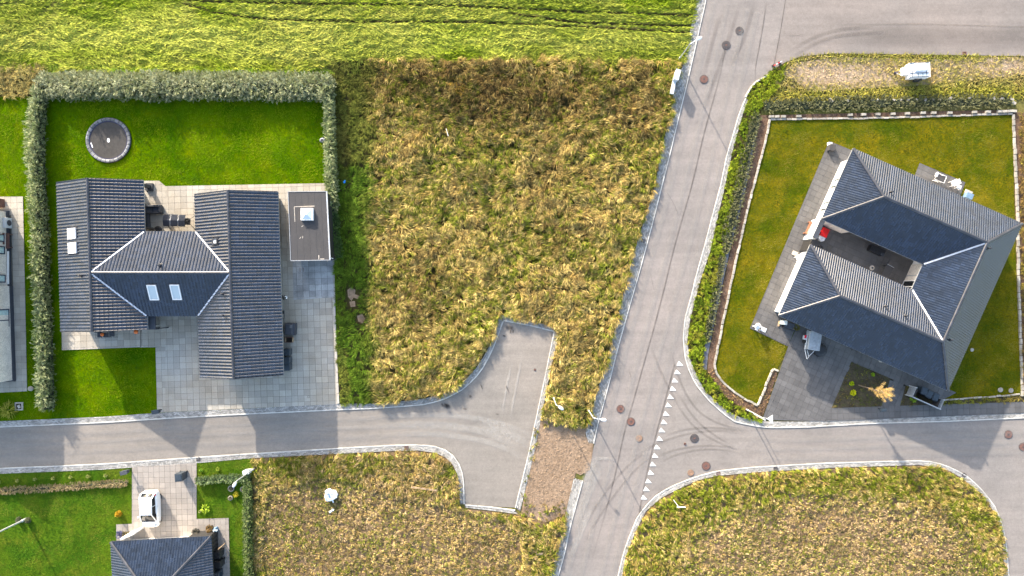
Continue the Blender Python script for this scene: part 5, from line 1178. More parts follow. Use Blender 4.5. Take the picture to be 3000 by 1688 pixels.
# ---- small plants
def clump(name, label, x, y, r, h, cols, n=260, group=None, cat='plant', leafl=(.1, .22), z0=.05, radial=True, leafw=(.03, .06), trunk=0):
    p = G(x, y); t = thing(name, label, cat, (p.x, p.y, 0), 0, group); th_ = RNG.uniform(0, 2 * math.pi, n); q = np.sqrt(RNG.random(n)); s = RNG.random(n)
    bx, by = p.x + np.cos(th_) * q * r * .8, p.y + np.sin(th_) * q * r * .8; bz = z0 + h * (1 - q * q * .7) * (.45 + .55 * s)
    ang = th_ + RNG.normal(0, .5 if radial else 2, n); c = mixc(cols, [RNG.random(n) for _ in cols]) * RNG.uniform(.65, 1.3, n)[:, None]
    strands('leaves', bx, by, bz, ang, RNG.uniform(*leafl, n), RNG.uniform(*leafw, n), RNG.uniform(0, .08, n), RNG.uniform(-.05, .08, n), c, parent=t, material='leaf')
    m = MB(); m.tube([(p.x, p.y, 0), (p.x, p.y, z0 + h * .6)], [.03, .015], 5); m.build('stem', MAT['bark'], t); return t
SHR = ['leftmost small round shrub in the street-side lawn row, cut by the left edge', 'second small round shrub from the left in the street-side lawn row', 'third small round shrub from the left in the street-side lawn row', 'fourth small round shrub in the street-side lawn row', 'fifth small round shrub, third from the letterbox', 'sixth small round shrub, second from the letterbox', 'small yellow-green shrub nearest the letterbox on the street-side lawn']
for (x, y), lb in zip(((1, 1412), (54, 1407), (106, 1403), (159, 1400), (210, 1397), (261, 1395), (312, 1392)), SHR):
    clump('small_shrub', lb, x, y, .16, .3, [(.36, .38, .08), (.16, .24, .02), (.45, .42, .2)], 70, 'small shrubs in a row on the street-side lawn', 'shrub', leafl=(.05, .12))
clump('golden_shrub', 'round golden yellow bush on the lawn left of the white car', 352, 1503, .34, .62, [(.55, .33, .02), (.42, .24, .01), (.6, .42, .05)], 900, cat='bush', leafl=(.05, .11), radial=False)
for x, y, lb in ((59, 1521, 'grey-green bush left of the lamp post foot'), (86, 1522, 'grey-green bush right of the lamp post foot')):
    clump('lamp_foot_bush', lb, x, y, .3, .45, [(.14, .16, .08), (.22, .22, .13), (.08, .1, .04)], 420, 'bushes at the lamp post foot', 'bush', leafl=(.07, .15), radial=False)
clump('broad_leaf_plant', 'bright lime broad-leaved plant on the lawn right of the driveway', 604, 1489, .36, .4, [(.4, .5, .04), (.25, .4, .03)], 46, cat='plant', leafl=(.2, .34), leafw=(.07, .12))
clump('small_plant', 'tiny pale plant left of the lime broad-leaved one', 587, 1498, .12, .15, [(.4, .42, .15)], 30, leafl=(.05, .1))
clump('small_plant', 'small yellow leafed plant between the round planters', 693, 1447, .24, .3, [(.62, .5, .03), (.5, .45, .05)], 60, leafl=(.1, .2), leafw=(.05, .09))
clump('small_plant', 'small green plant by the street right of the bin', 592, 1376, .16, .2, [(.2, .35, .03)], 50, leafl=(.08, .16))
clump('small_plant', 'small yellow-green plant by the street left of the cabinet', 639, 1374, .18, .2, [(.34, .42, .05)], 50, leafl=(.08, .16))
clump('bare_shrub', 'sparse yellowish spreading shrub left of the square planter', 28, 1200, .75, .35, [(.42, .38, .06), (.3, .3, .04)], 130, cat='shrub', leafl=(.3, .6), leafw=(.03, .05))
clump('small_plant', 'bright yellow plant with green tips in the dark bed, the lower of two', 2497, 1150, .26, .3, [(.62, .58, .01), (.5, .55, .02)], 110, leafl=(.1, .2), leafw=(.05, .09))
clump('small_plant', 'lime green plant in the dark bed, the upper of two', 2493, 1123, .2, .25, [(.4, .5, .01)], 80, leafl=(.08, .16), leafw=(.04, .08))
clump('small_plant', 'lime plant in the dark bed near the house', 2555, 1097, .15, .2, [(.3, .45, .02)], 60, leafl=(.08, .14))
clump('small_plant', 'light green plant beside the bin enclosure', 2673, 1168, .28, .25, [(.28, .42, .03)], 70, leafl=(.15, .3))
for B_ in (BED1, BED2):
    tufts(B_, 12, 5, lambda x, y: .06 + .1 * fbm(x, y, 1.2, 79), lambda x, y: RNG.uniform(0, 6.3, len(x)), lambda x, y: mixc([BROWN, (.10, .15, .02), (.3, .28, .05)], [np.full(len(x), .7), .3 + 1.5 * (fbm(x, y, 1.4, 90) > .5), 1.5 * (fbm(x, y, .8, 91) > .62)]), length=(.1, .25), name='bed_plants')
for q_, s_ in (([(2072, 1085), (2090, 1075), (2100, 1103), (2150, 1152), (2190, 1177), (2221, 1190), (2266, 1082), (2279, 1088), (2234, 1218), (2190, 1205), (2120, 1160)], 93),):
    tufts(q_, 26, 5, lambda x, y: .03 + .06 * fbm(x, y, 1.2, 79), lambda x, y: RNG.uniform(0, 6.3, len(x)), lambda x, y: mixc([BROWN, (.42, .27, .15), GREEN], [np.full(len(x), .9), .4 + fbm(x, y, .6, 92), .5 * (fbm(x, y, .9, 94) > .6)]), length=(.1, .28), name='bark_mulch')
# ornamental tree with feathery blond crown
tb_ = G(2513, 1128); tt = thing('ornamental_tree', 'slender small tree with a feathery blond crown leaning over the footway', 'tree', (tb_.x, tb_.y, .1))
top_ = Vector((tb_.x + .25, tb_.y - .10, 3.4)); MB().tube([tb_ + Vector((0, 0, .05)), Vector((tb_.x + .12, tb_.y - .04, 1.6)), top_], [.07, .05, .03], 7).build('trunk', MAT['bark'], tt)
lm = MB(); bx, by, bz, an, ln = [], [], [], [], []
for k in range(26):
    z = 1.9 + 1.9 * random.random(); t_ = random.uniform(-1.35, .55) if random.random() < .75 else random.uniform(0, 6.3); Lb = random.uniform(.4, 1.15); s_ = Vector((tb_.x + .2, tb_.y - .08, z))
    e_ = s_ + Vector((math.cos(t_) * Lb, math.sin(t_) * Lb, random.uniform(.1, .7))); lm.tube([s_, (s_ + e_) / 2 + Vector((0, 0, .08)), e_], [.02, .013, .006], 4)
    for j in range(110):
        q = s_.lerp(e_, .25 + .75 * random.random()); bx.append(q.x + random.gauss(0, .06)); by.append(q.y + random.gauss(0, .06)); bz.append(q.z + random.gauss(0, .06)); an.append(t_ + random.gauss(0, .7)); ln.append(random.uniform(.06, .17))
lm.build('limbs', MAT['bark'], tt); n = len(bx)
strands('crown', np.array(bx), np.array(by), np.array(bz), np.array(an), np.array(ln), RNG.uniform(.012, .028, n), RNG.uniform(0, .06, n), RNG.uniform(0, .1, n), mixc([(.56, .36, .14), (.62, .46, .25), (.5, .36, .06)], [RNG.random(n) for _ in range(3)]), parent=tt, material='leaf')
# ------------------------------------------------------------------ objects
def part(t, name, mat_, *fn, **k):
    m = MB()
    for f in fn: f(m)
    return m.build(name, MAT[mat_], t, local=True, **k)
def boxes(t, name, mat_, lst, **k):
    m = MB()
    for b in lst: m.box(*b)
    return m.build(name, MAT[mat_], t, local=True, **k)

# ---- street lamps: pole, arm, head
def lamp(x, y, arm, label, h=4.0, r=.05, name='street_lamp', head=True):
    p = G(x, y); t = thing(name, label, 'street lamp', (p.x, p.y, 0)); ax_, ay_ = arm
    part(t, 'pole', 'steel', lambda m: m.tube([(0, 0, 0), (0, 0, .6), (0, 0, .62), (0, 0, h)], [r * 1.5, r * 1.5, r * 1.1, r * .75], 10))
    if head:
        part(t, 'arm', 'steel', lambda m: m.tube([(0, 0, h - .06), (ax_ * .3, ay_ * .3, h + .04), (ax_, ay_, h + .06)], .03, 8))
        l = math.hypot(ax_, ay_); d = (ax_ / l, ay_ / l); hd = part(t, 'lamp_head', 'white', lambda m: m.lathe((0, 0, 0), [(.0, -.07), (.15, -.06), (.24, 0), (.2, .07), (.09, .11), (0, .12)], 18, 1.25, .62), smooth=True)
        hd.location = (ax_ + d[0] * .25, ay_ + d[1] * .25, h + .04); hd.rotation_euler = (0, 0, math.atan2(ay_, ax_))
    return t
lamp(1988, 175, (.62, .36), 'street lamp at the left kerb of the main road near the top of the picture', r=.055)
lamp(1723, 1200, (.66, -.12), 'street lamp at the left kerb opposite the give-way triangles, its long shadow on the road', r=.055)
lamp(1621, 1164, (.22, -.15), 'street lamp standing in the tall grass between the turning head and the main road', r=.055)
lamp(746, 1372, (-.08, -.14), 'street lamp beside the grey cabinet at the end of the low hedge', r=.055)
lamp(78, 1520, (-.5, .3), 'tall thick lamp post rising from two bushes on the lower left lawn', 4.6, .085)
# ---- give-way sign with two posts, street-name sign
t = lamp(2186, 1199, (.5, -.2), 'street lamp with a flat triangular white head at the corner of the junction', 3.9, .05, head=False)
hd = part(t, 'lamp_head', 'grey_box', lambda m: m.prism([(.45, -.12), (.98, .22), (.98, -.58)], 3.9, 3.97)); part(t, 'arm', 'steel', lambda m: m.tube([(0, 0, 3.85), (.5, -.12, 3.9)], .025, 6))
p = G(2207, 1213); t = thing('sign_post', 'thin pale pole standing right behind the lamp with the triangular head', 'pole', (p.x, p.y, 0))
part(t, 'post', 'steel', lambda m: m.tube([(0, 0, 0), (0, 0, 3.0)], .035, 8)); part(t, 'clamp', 'white', lambda m: m.lathe((0, 0, 2.6), [(.06, 0), (.06, .2), (0, .2)], 10)); part(t, 'foot', 'pale_wood', lambda m: m.lathe((.3, -.35, 0), [(.12, 0), (.13, .1), (0, .12)], 14))
p = G(1970, 1461); t = thing('street_sign', 'slim white street-name sign on a post in the corner plot', 'sign', (p.x, p.y, 0))
part(t, 'post', 'steel', lambda m: m.tube([(0, 0, 0), (0, 0, 2.5)], .035, 8)); boxes(t, 'name_plate', 'white', [(.22, .0, 2.42, .8, .04, .16, 0)])
# ---- utility cabinets
def cabinet(x, y, rz, sx, sy, h, label, doors=2):
    p = G(x, y); t = thing('utility_cabinet', label, 'cabinet', (p.x, p.y, 0), math.radians(rz))
    boxes(t, 'plinth', 'concrete', [(0, 0, .08, sx * .96, sy * .9, .16)]); boxes(t, 'body', 'grey_box', [(0, 0, .15 + (h - .2) / 2, sx, sy, h - .25)], bevel=.015)
    boxes(t, 'lid', 'grey_box', [(0, 0, h - .04, sx * 1.06, sy * 1.15, .09)], bevel=.015)
    for k in range(doors): boxes(t, 'door', 'grey_box', [((k - (doors - 1) / 2) * sx / doors, -sy / 2 - .012, h / 2, sx / doors - .04, .03, h - .4)])
    return t
cabinet(1975, 231, 75, .98, .42, 1.25, 'taller pale grey utility cabinet at the left kerb, upper of two')
cabinet(1967, 262, 78, 1.25, .32, .7, 'lower long pale grey utility cabinet at the left kerb, below the taller one')
cabinet(731, 1377, 8, .6, .32, .9, 'pale grey utility cabinet beside a lamp pole at the end of the low hedge', 1)
# ---- traffic barrier
p = G(2276, 193); t = thing('traffic_barrier', 'small red and white traffic barrier lying at the road bend', 'barrier', (p.x, p.y, .03), math.radians(28))
for k in range(4): boxes(t, 'board', 'red' if k % 2 == 0 else 'white', [((k - 1.5) * .22, .12, .3, .22, .06, .16)])
boxes(t, 'foot', 'black', [(-.38, 0, .06, .2, .5, .1), (.3, 0, .06, .2, .5, .1)]); boxes(t, 'stand', 'steel', [(-.38, .12, .2, .04, .04, .3), (.3, .12, .2, .04, .04, .3)])
# ---- trampoline sunk in the lawn
p = G(320, 412); t = thing('trampoline', 'large round dark trampoline with pale padded ring sunk in the lawn', 'trampoline', (p.x, p.y, .03)); R = 2.22
part(t, 'frame', 'black', lambda m: m.lathe((0, 0, 0), [(R, .0), (R, .12), (R - .05, .16), (R - .1, .12), (R - .1, 0)], 64), smooth=True)
part(t, 'jumping_mat', 'mat', lambda m: m.lathe((0, 0, 0), [(0, .085), (1.2, .09), (1.86, .10), (1.86, .07), (0, .06)], 64))
part(t, 'edge_band', 'navy', lambda m: m.lathe((0, 0, 0), [(1.80, .102), (1.80, .115), (1.86, .12), (1.86, .1)], 64))
for k in range(30):
    a0, a1 = 2 * math.pi * k / 30, 2 * math.pi * (k + .90) / 30; m = MB(); vs = []
    for r, z in ((1.86, .10), (1.90, .17), (2.02, .20 + random.uniform(-.01, .015)), (2.14, .19), (2.2, .13)):
        for j in range(4): a = a0 + (a1 - a0) * j / 3; vs.append((r * math.cos(a), r * math.sin(a), z + (.02 * random.random() if 1.9 < r < 2.15 else 0)))
    m.add(vs, [(i * 4 + j, i * 4 + 4 + j, i * 4 + 5 + j, i * 4 + 1 + j) for i in range(4) for j in range(3)]); m.build('pad_segment', MAT['pad'], t, local=True)
part(t, 'maker_mark', 'white', lambda m: (m.lathe((.0, 0, .093), [(.17, 0), (.17, .006), (.11, .006), (.11, 0)], 16, .8, 1.25), m.box(.02, -.05, .098, .05, .3, .006, .5), m.box(-.03, .08, .099, .14, .06, .006, .9)))
boxes(t, 'warning_patch', 'white', [(-1.62, -.48, .10, .10, .5, .008, .35)])
# ---- lounge sofa, closed parasol, garden swing on the north terrace
p = G(450, 615); t = thing('lounge_sofa', 'dark grey lounge sofa on the terrace between the bungalow wings', 'sofa', (p.x, p.y, .08), math.radians(1))
boxes(t, 'seat', 'charcoal', [(.28, -.05, .22, 1.5, .75, .42), ], bevel=.04); boxes(t, 'seat_cushion', 'charcoal', [(-.12, -.08, .48, .74, .62, .14)], bevel=.04); boxes(t, 'seat_cushion', 'slate_cloth', [(.64, -.08, .48, .72, .62, .14)], bevel=.04)
boxes(t, 'backrest', 'charcoal', [(0, .28, .5, 2.1, .2, .5)], bevel=.04); boxes(t, 'armrest', 'charcoal', [(.98, -.03, .4, .18, .6, .6)], bevel=.03); boxes(t, 'armrest', 'charcoal', [(-.75, -.03, .3, .6, .6, .5)], bevel=.03)
p = G(429, 656); t = thing('slatted_deck_bench', 'dark woven day bed against the east wall of the left wing', 'day bed', (p.x, p.y, .08), math.radians(1))
boxes(t, 'frame', 'charcoal', [(0, 0, .2, .95, 2.0, .36)], bevel=.03)
for k in range(9): boxes(t, 'slat', 'charcoal', [(0, -.88 + k * .22, .41, .93, .19, .05)])
p = G(465, 674); t = thing('closed_parasol', 'closed black parasol standing in a round black base on the terrace', 'parasol', (p.x, p.y, .08))
part(t, 'base', 'black', lambda m: m.lathe((0, 0, 0), [(.38, 0), (.38, .06), (.3, .1), (.08, .14), (0, .14)], 24), smooth=False)
part(t, 'pole', 'fascia', lambda m: m.tube([(0, 0, .1), (0, 0, 2.3)], .03, 8)); part(t, 'canopy', 'black', lambda m: m.tube([(0, 0, .8), (0, 0, 1.0), (0, 0, 1.9), (0, 0, 2.25)], [.13, .15, .09, .02], 9))
p = G(541, 652); t = thing('garden_swing', 'garden swing seat under a slate blue canopy on the terrace', 'swing seat', (p.x, p.y, .08), math.radians(-2))
for k in range(3):
    m = MB(); x0, x1 = -1.1 + k * .74, -1.1 + k * .74 + .60; vs = []
    for x in (x0, x1):
        for y, z in ((-.55, 1.62), (-.5, 1.72), (0, 1.84), (.5, 1.72), (.58, 1.6)): vs.append((x, y, z))
    m.add(vs + [(a, b, c - .02) for a, b, c in vs], [(i, 5 + i, 6 + i, 1 + i) for i in range(4)] + [(10 + i, 11 + i, 16 + i, 15 + i) for i in range(4)]); m.build('canopy_panel', MAT['dark_canvas'], t, local=True)
m = MB()
for k in range(2):
    x0 = -.5 + k * .74; m.add([(x0, -.55, 1.60), (x0 + .14, -.55, 1.60), (x0 + .14, 0, 1.82), (x0, 0, 1.82), (x0 + .14, .55, 1.60), (x0, .55, 1.60)], [(0, 1, 2, 3), (3, 2, 4, 5)])
m.build('canopy_sun_gap', MAT['pad'], t, local=True)  # pale strips paint the sunlight streaks in the gaps between canopy panels
for sx in (-1, 1):
    part(t, 'side_frame', 'fascia', lambda m: m.tube([(sx * 1.2, -.8, 0), (sx * 1.15, 0, 1.7), (sx * 1.2, .8, 0)], .03, 8))
part(t, 'top_bar', 'fascia', lambda m: m.tube([(-1.15, 0, 1.7), (1.15, 0, 1.7)], .03, 8)); boxes(t, 'seat', 'charcoal', [(0, 0, .5, 1.7, .55, .12)], bevel=.03); boxes(t, 'backrest', 'charcoal', [(0, .3, .78, 1.7, .1, .5)], bevel=.03)
# ---- chairs with pumpkins by the south gable
def stool(x, y, label, rz=0):
    p = G(x, y); t = thing('garden_chair', label, 'chair', (p.x, p.y, .09), math.radians(rz))
    boxes(t, 'seat', 'charcoal', [(0, 0, .44, .5, .5, .06)], bevel=.02); boxes(t, 'backrest', 'charcoal', [(0, .27, .68, .5, .05, .45)], bevel=.015)
    for sx in (-1, 1): part(t, 'side_frame', 'black', lambda m: m.tube([(sx * .28, .25, 0), (sx * .28, .27, .62), (sx * .28, -.32, .62), (sx * .28, -.34, 0)], .018, 6))
    return t
stool(303, 980, 'left of two dark garden chairs by the south gable of the H-shaped bungalow'); stool(338, 977, 'right of two dark garden chairs by the south gable')
p = G(320, 981); t = thing('side_table', 'small dark table carrying an orange pumpkin between the garden chairs', 'table', (p.x, p.y, .09))
boxes(t, 'tabletop', 'fascia', [(0, 0, .42, .5, .42, .04)]); boxes(t, 'leg', 'fascia', [(sx * .2, sy * .16, .2, .04, .04, .4) for sx in (-1, 1) for sy in (-1, 1)])
def pumpkin(x, y, z, r, label):
    p = G(x, y); t = thing('pumpkin', label, 'pumpkin', (p.x, p.y, z)); m = MB(); vs = []; n = 24
    for i in range(7):
        a = math.pi * i / 6
        for k in range(n): q = 2 * math.pi * k / n; rr = r * math.sin(a) * (1 + .09 * math.cos(q * 8)) + .01; vs.append((rr * math.cos(q), rr * math.sin(q), r * .78 * (1 - math.cos(a))))
    m.add(vs, [(i * n + k, i * n + (k + 1) % n, (i + 1) * n + (k + 1) % n, (i + 1) * n + k) for i in range(6) for k in range(n)]); m.build('body', MAT['orange'], t, local=True, smooth=True)
    part(t, 'stalk', 'bark', lambda m: m.tube([(0, 0, r * 1.5), (.02, .02, r * 1.85)], [.03, .02], 6))
pumpkin(312, 979, .53, .16, 'orange pumpkin on the small table by the south gable'); pumpkin(402, 972, .09, .19, 'orange pumpkin on the paving near the porch')
# ---- east side of the west house: hose reel, grill cart, crate, bins
p = G(836, 872, .9); t = thing('hose_reel', 'dark garden hose reel with a white hub on the east wall of the bungalow', 'hose reel', (p.x - .1, p.y, .9), 0)
for o_ in (-.12, .12):
    w_ = part(t, 'side_disc', 'black', lambda m: m.lathe((0, 0, 0), [(0, -.015), (.26, -.015), (.26, .015), (0, .015)], 20)); w_.location = (o_, 0, 0); w_.rotation_euler = (0, math.radians(90), math.radians(20))
w_ = part(t, 'hub', 'white', lambda m: m.lathe((0, 0, 0), [(0.07, 0), (.16, 0), (.16, .04), (.11, .05), (.07, .03)], 20)); w_.location = (.14, 0, 0.02); w_.rotation_euler = (0, math.radians(60), math.radians(10))
p = G(858, 963); t = thing('grill_cart', 'grey covered grill cart against the east wall of the bungalow', 'grill', (p.x, p.y, .08), math.radians(-2))
boxes(t, 'body', 'slate_cloth', [(0, 0, .45, .95, 1.12, .8)], bevel=.04); boxes(t, 'lid', 'slate_cloth', [(-.05, 0, .92, .8, 1.05, .16, 0, (.8, .9))], bevel=.05); boxes(t, 'side_shelf', 'felt', [(.46, .0, .78, .2, 1.15, .05)]); boxes(t, 'cloth_patch', 'pad', [(.18, .28, 1.02, .22, .3, .02)])
boxes(t, 'leg', 'fascia', [(.42, sy * .45, .2, .06, .06, .4) for sy in (-1, 1)])
p = G(850, 995); t = thing('wooden_crate', 'small open brown wooden crate below the grill cart', 'crate', (p.x, p.y, .08))
for k in (-1, 1): boxes(t, 'side_board', 'rust', [(0, k * .24, .16, .72, .05, .3)]); boxes(t, 'end_board', 'pale_wood', [(k * .35, 0, .16, .05, .44, .3)])
boxes(t, 'bottom', 'earthpot', [(0, 0, .06, .66, .44, .06)])
def bin_(x, y, rz, label, h=1.05, sx=.56, sy=.7, mat_='bin', group=None, wheels=True, z=.08):
    p = G(x, y); t = thing('wheelie_bin', label, 'bin', (p.x, p.y, z), math.radians(rz), group)
    part(t, 'body', mat_, lambda m: m.box(0, 0, h * .46, sx * .86, sy * .8, h * .88, 0, (1.12, 1.18)), bevel=.02)
    part(t, 'lid', mat_, lambda m: (m.box(0, -.01, h * .93, sx * 1.02, sy, .07, 0, (.95, .95)), m.box(0, 0, h * .975, sx * .75, sy * .72, .03)), bevel=.015)
    part(t, 'handle', mat_, lambda m: m.tube([(-sx * .35, sy * .55, h * .9), (sx * .35, sy * .55, h * .9)], .018, 6))
    if wheels:
        for k in (-1, 1):
            w = part(t, 'wheel', 'black', lambda m: m.lathe((0, 0, 0), [(0, -.025), (.1, -.025), (.1, .025), (0, .025)], 14)); w.location = (k * sx * .45, sy * .38, .1); w.rotation_euler = (0, math.radians(90), 0)
    return t
gb_ = 'bins along the east wall of the bungalow'
b0 = bin_(849, 1029, 88, 'topmost of the three dark bins along the east wall of the bungalow', sx=.66, group=gb_)
for y, lb in ((1053, 'middle one of the three dark bins along the east wall of the bungalow'), (1073, 'lowest of the three dark bins along the east wall of the bungalow')):
    p = G(849, y); copy_thing(b0, (p.x, p.y, .08), math.radians(90 + random.uniform(-4, 4)), lb)
# ---- robot mower and station, letterboxes
p = G(947, 412); t = thing('robot_mower', 'grey robot mower parked at its station against the right hedge', 'mower', (p.x, p.y, .05), math.radians(8))
part(t, 'body', 'pad', lambda m: m.lathe((0, 0, .05), [(.1, 0), (.3, .02), (.28, .14), (.18, .2), (0, .21)], 20, 1.1, .8), smooth=True)
for k in (-1, 1):
    w = part(t, 'wheel', 'black', lambda m: m.lathe((0, 0, 0), [(0, -.04), (.12, -.04), (.12, .04), (0, .04)], 14)); w.location = (.12, k * .24, .12); w.rotation_euler = (math.radians(90), 0, 0)
boxes(t, 'display', 'black', [(-.05, 0, .265, .2, .16, .015)]); boxes(t, 'charging_station', 'black', [(.42, 0, .03, .4, .5, .04), (.58, 0, .2, .08, .3, .34)])
def letterbox(x, y, rz, label, h=1.15, m='slate_cloth'):
    p = G(x, y); t = thing('letterbox', label, 'letterbox', (p.x, p.y, .04), math.radians(rz))
    boxes(t, 'post', 'fascia', [(0, 0, h * .35, .12, .1, h * .7)]); boxes(t, 'box', m, [(0, 0, h - .25, .62, .3, .42)], bevel=.015); boxes(t, 'lid', m, [(0, -.02, h - .02, .68, .38, .05)], bevel=.01); boxes(t, 'slot', 'black', [(0, .152, h - .12, .36, .01, .04)])
letterbox(474, 1200, 8, 'dark letterbox at the corner of the grey yard by the street', m='bin'); letterbox(383, 1375, 12, 'slate grey letterbox on the lawn at the left edge of the pink driveway'); 
p = G(2572, 1196); t = thing('letterbox', 'dark letterbox at the footway edge below the blond tree', 'letterbox', (p.x, p.y, .08), math.radians(5)); boxes(t, 'post', 'fascia', [(0, 0, .35, .1, .1, .7)]); boxes(t, 'box', 'bin', [(0, 0, .75, .5, .26, .36)], bevel=.02)
# ---- neighbour: fire basket, AC unit, bench, stone, square planter
p = G(6, 597); t = thing('fire_basket', 'rusty square fire basket with firewood on the neighbour terrace', 'fire basket', (p.x, p.y, .09), .03)
for k in (-1, 1): boxes(t, 'side_plate', 'rust', [(k * .36, 0, .5, .04, .8, .9)]); boxes(t, 'end_plate', 'rust', [(0, k * .38, .5, .7, .04, .9)])
for k in range(6): 
    lg = part(t, 'log', 'pale_wood', lambda m: m.tube([(-.28 + .11 * k, -.3, .7 + .05 * (k % 2)), (-.26 + .1 * k, .3, .72 + .06 * (k % 3))], .055, 7))
p = G(33, 655); t = thing('heat_pump', 'pale grey heat pump unit on the neighbour wall', 'heat pump', (p.x + .02, p.y, .5)); boxes(t, 'body', 'grey_box', [(0, 0, 0, .34, 1.0, .7)], bevel=.02); part(t, 'fan_grille', 'slate_cloth', lambda m: m.lathe((0, 0, 0), [(0, 0), (.28, 0), (.28, .02), (0, .02)], 20)).rotation_euler = (0, math.radians(90), 0)
t.children[-1].location = (.17, 0, 0)
p = G(33, 707); t = thing('wooden_bench', 'narrow weathered wooden bench along the neighbour wall', 'bench', (p.x + .06, p.y, .08), 0)
for k in range(3): boxes(t, 'seat_slat', 'rust', [(-.12 + k * .12, 0, .44, .1, 1.5, .03)])
boxes(t, 'backrest', 'rust', [(-.2, 0, .7, .04, 1.5, .25)])
for k in (-1, 1): boxes(t, 'leg', 'rust', [(0, k * .62, .21, .34, .06, .42)])
p = G(93, 1138); t = thing('round_stone', 'pale round stone at the corner of the neighbour path', 'stone', (p.x, p.y, .03)); part(t, 'stone', 'stone', lambda m: m.lathe((0, 0, 0), [(.2, 0), (.29, .08), (.27, .16), (.14, .21), (0, .22)], 14, 1, .85), smooth=True)
p = G(58, 1190); t = thing('square_planter', 'square white edged planter sunk in the neighbour lawn', 'planter', (p.x, p.y, .03), .02)
for k in (-1, 1): boxes(t, 'rim', 'stone', [(k * .33, 0, .06, .12, .78, .12)]); boxes(t, 'rim', 'stone', [(0, k * .33, .06, .54, .12, .115)])
boxes(t, 'soil', 'earthpot', [(0, 0, .03, .54, .54, .04)]); boxes(t, 'stone', 'concrete', [(.03, -.02, .1, .22, .3, .12, .5)])
# ---- bin on the pink driveway, pots, round planters
bin_(541, 1389, 4, 'large dark waste bin standing alone on the pink driveway', 1.15, .72, .8)
def round_planter(x, y, r, label):
    p = G(x, y); t = thing('round_planter', label, 'planter', (p.x, p.y, .04), 0, 'round concrete planters on the small lawn')
    part(t, 'bowl', 'stone', lambda m: m.lathe((0, 0, 0), [(r * .8, 0), (r, .05), (r, .16), (r * .78, .18), (r * .72, .12)], 22)); part(t, 'soil', 'earthpot', lambda m: m.lathe((0, 0, 0), [(r * .76, .1), (r * .74, .13), (0, .14)], 18)); 
    n = 60; th_ = RNG.uniform(0, 6.3, n); q = RNG.random(n) * r * .5
    strands('leaves', p.x + np.cos(th_) * q, p.y + np.sin(th_) * q, .2 + RNG.random(n) * .15, th_, RNG.uniform(.06, .14, n), RNG.uniform(.03, .05, n), np.full(n, .03), np.zeros(n), mixc([(.12, .13, .08), (.2, .18, .12)], [RNG.random(n), RNG.random(n)]), parent=t, material='leaf')
round_planter(679, 1430, .30, 'largest round planter on the small lawn, nearest the low hedge on the left'); round_planter(714, 1432, .28, 'round planter right beside the narrow green hedge'); round_planter(677, 1458, .23, 'smallest round planter, below the other two')
def pot(x, y, label, cols, r=.2, h=.35, potm='fascia', z=.08, n=160, lr=1.3):
    p = G(x, y); t = thing('potted_plant', label, 'potted plant', (p.x, p.y, z))
    part(t, 'pot', potm, lambda m: m.lathe((0, 0, 0), [(r * .7, 0), (r, h), (r * .88, h), (r * .8, h - .05), (0, h - .05)], 18)); th_ = RNG.uniform(0, 6.3, n); q = np.sqrt(RNG.random(n)) * r * lr
    strands('leaves', p.x + np.cos(th_) * q, p.y + np.sin(th_) * q, z + h + RNG.random(n) * .3, th_, RNG.uniform(.08, .18, n), RNG.uniform(.03, .06, n), np.full(n, .05), RNG.uniform(-.05, .05, n), mixc(cols, [RNG.random(n) for _ in cols]), parent=t, material='leaf')
pot(362, 1561, 'potted plant with bluish purple leaves beside the white screen wall', [(.10, .10, .22), (.16, .15, .28), (.05, .06, .1)], .24)
pot(378, 1559, 'brownish potted plant right of the bluish purple one', [(.12, .10, .05), (.2, .16, .08)], .18)
pot(581, 1552, 'potted plant on the left corner of the black timber lean-to', [(.12, .11, .09), (.22, .2, .16), (.05, .05, .04)], .2)
pot(622, 1542, 'brown potted plant at the black timber lean-to', [(.16, .10, .03), (.24, .15, .05)], .22)
p = G(636, 1548); t = thing('blue_bag', 'crumpled pale blue bag beside the brown potted plant', 'bag', (p.x, p.y, .08), .4)
part(t, 'bag', 'blue_grey', lambda m: m.box(0, 0, .25, .42, .4, .5, 0, (.7, .8)), bevel=.05); part(t, 'top_fold', 'pane', lambda m: (m.box(0, 0, .55, .3, .22, .14, .4, (.5, .3)), m.box(.12, -.1, .45, .2, .2, .18, .9, (.4, .6))))
p = G(670, 1583); t = thing('wooden_post', 'short pale wooden post beside the timber lean-to', 'post', (p.x - .3, p.y - .25, .05)); part(t, 'post', 'pale_wood', lambda m: m.tube([(0, 0, 0), (0, 0, 1.5)], .045, 6))
p = G(652, 1614); bin_(650, 1613, 3, 'upper of the two black bins east of the black timber lean-to', 1.1, .66, .72, 'black', 'black bins east of the timber lean-to', z=.1); bin_(652, 1641, 0, 'lower of the two black bins east of the black timber lean-to', 1.1, .66, .72, 'black', 'black bins east of the timber lean-to', z=.1)
p = G(648, 1672); t = thing('barbecue', 'blue-grey barbecue with a side handle at the bottom edge', 'barbecue', (p.x, p.y, .1), .1)
boxes(t, 'cabinet', 'slate_cloth', [(0, 0, .42, .5, .6, .8)], bevel=.02); part(t, 'hood', 'slate_cloth', lambda m: m.tube([(-.26, 0, .86), (.26, 0, .86)], .25, 12), bevel=0); boxes(t, 'side_shelf', 'bin', [(.4, -.05, .8, .3, .5, .04), (-.38, -.05, .8, .26, .5, .04)]); part(t, 'handle', 'steel', lambda m: m.tube([(-.2, -.28, .9), (.2, -.28, .9)], .015, 6))
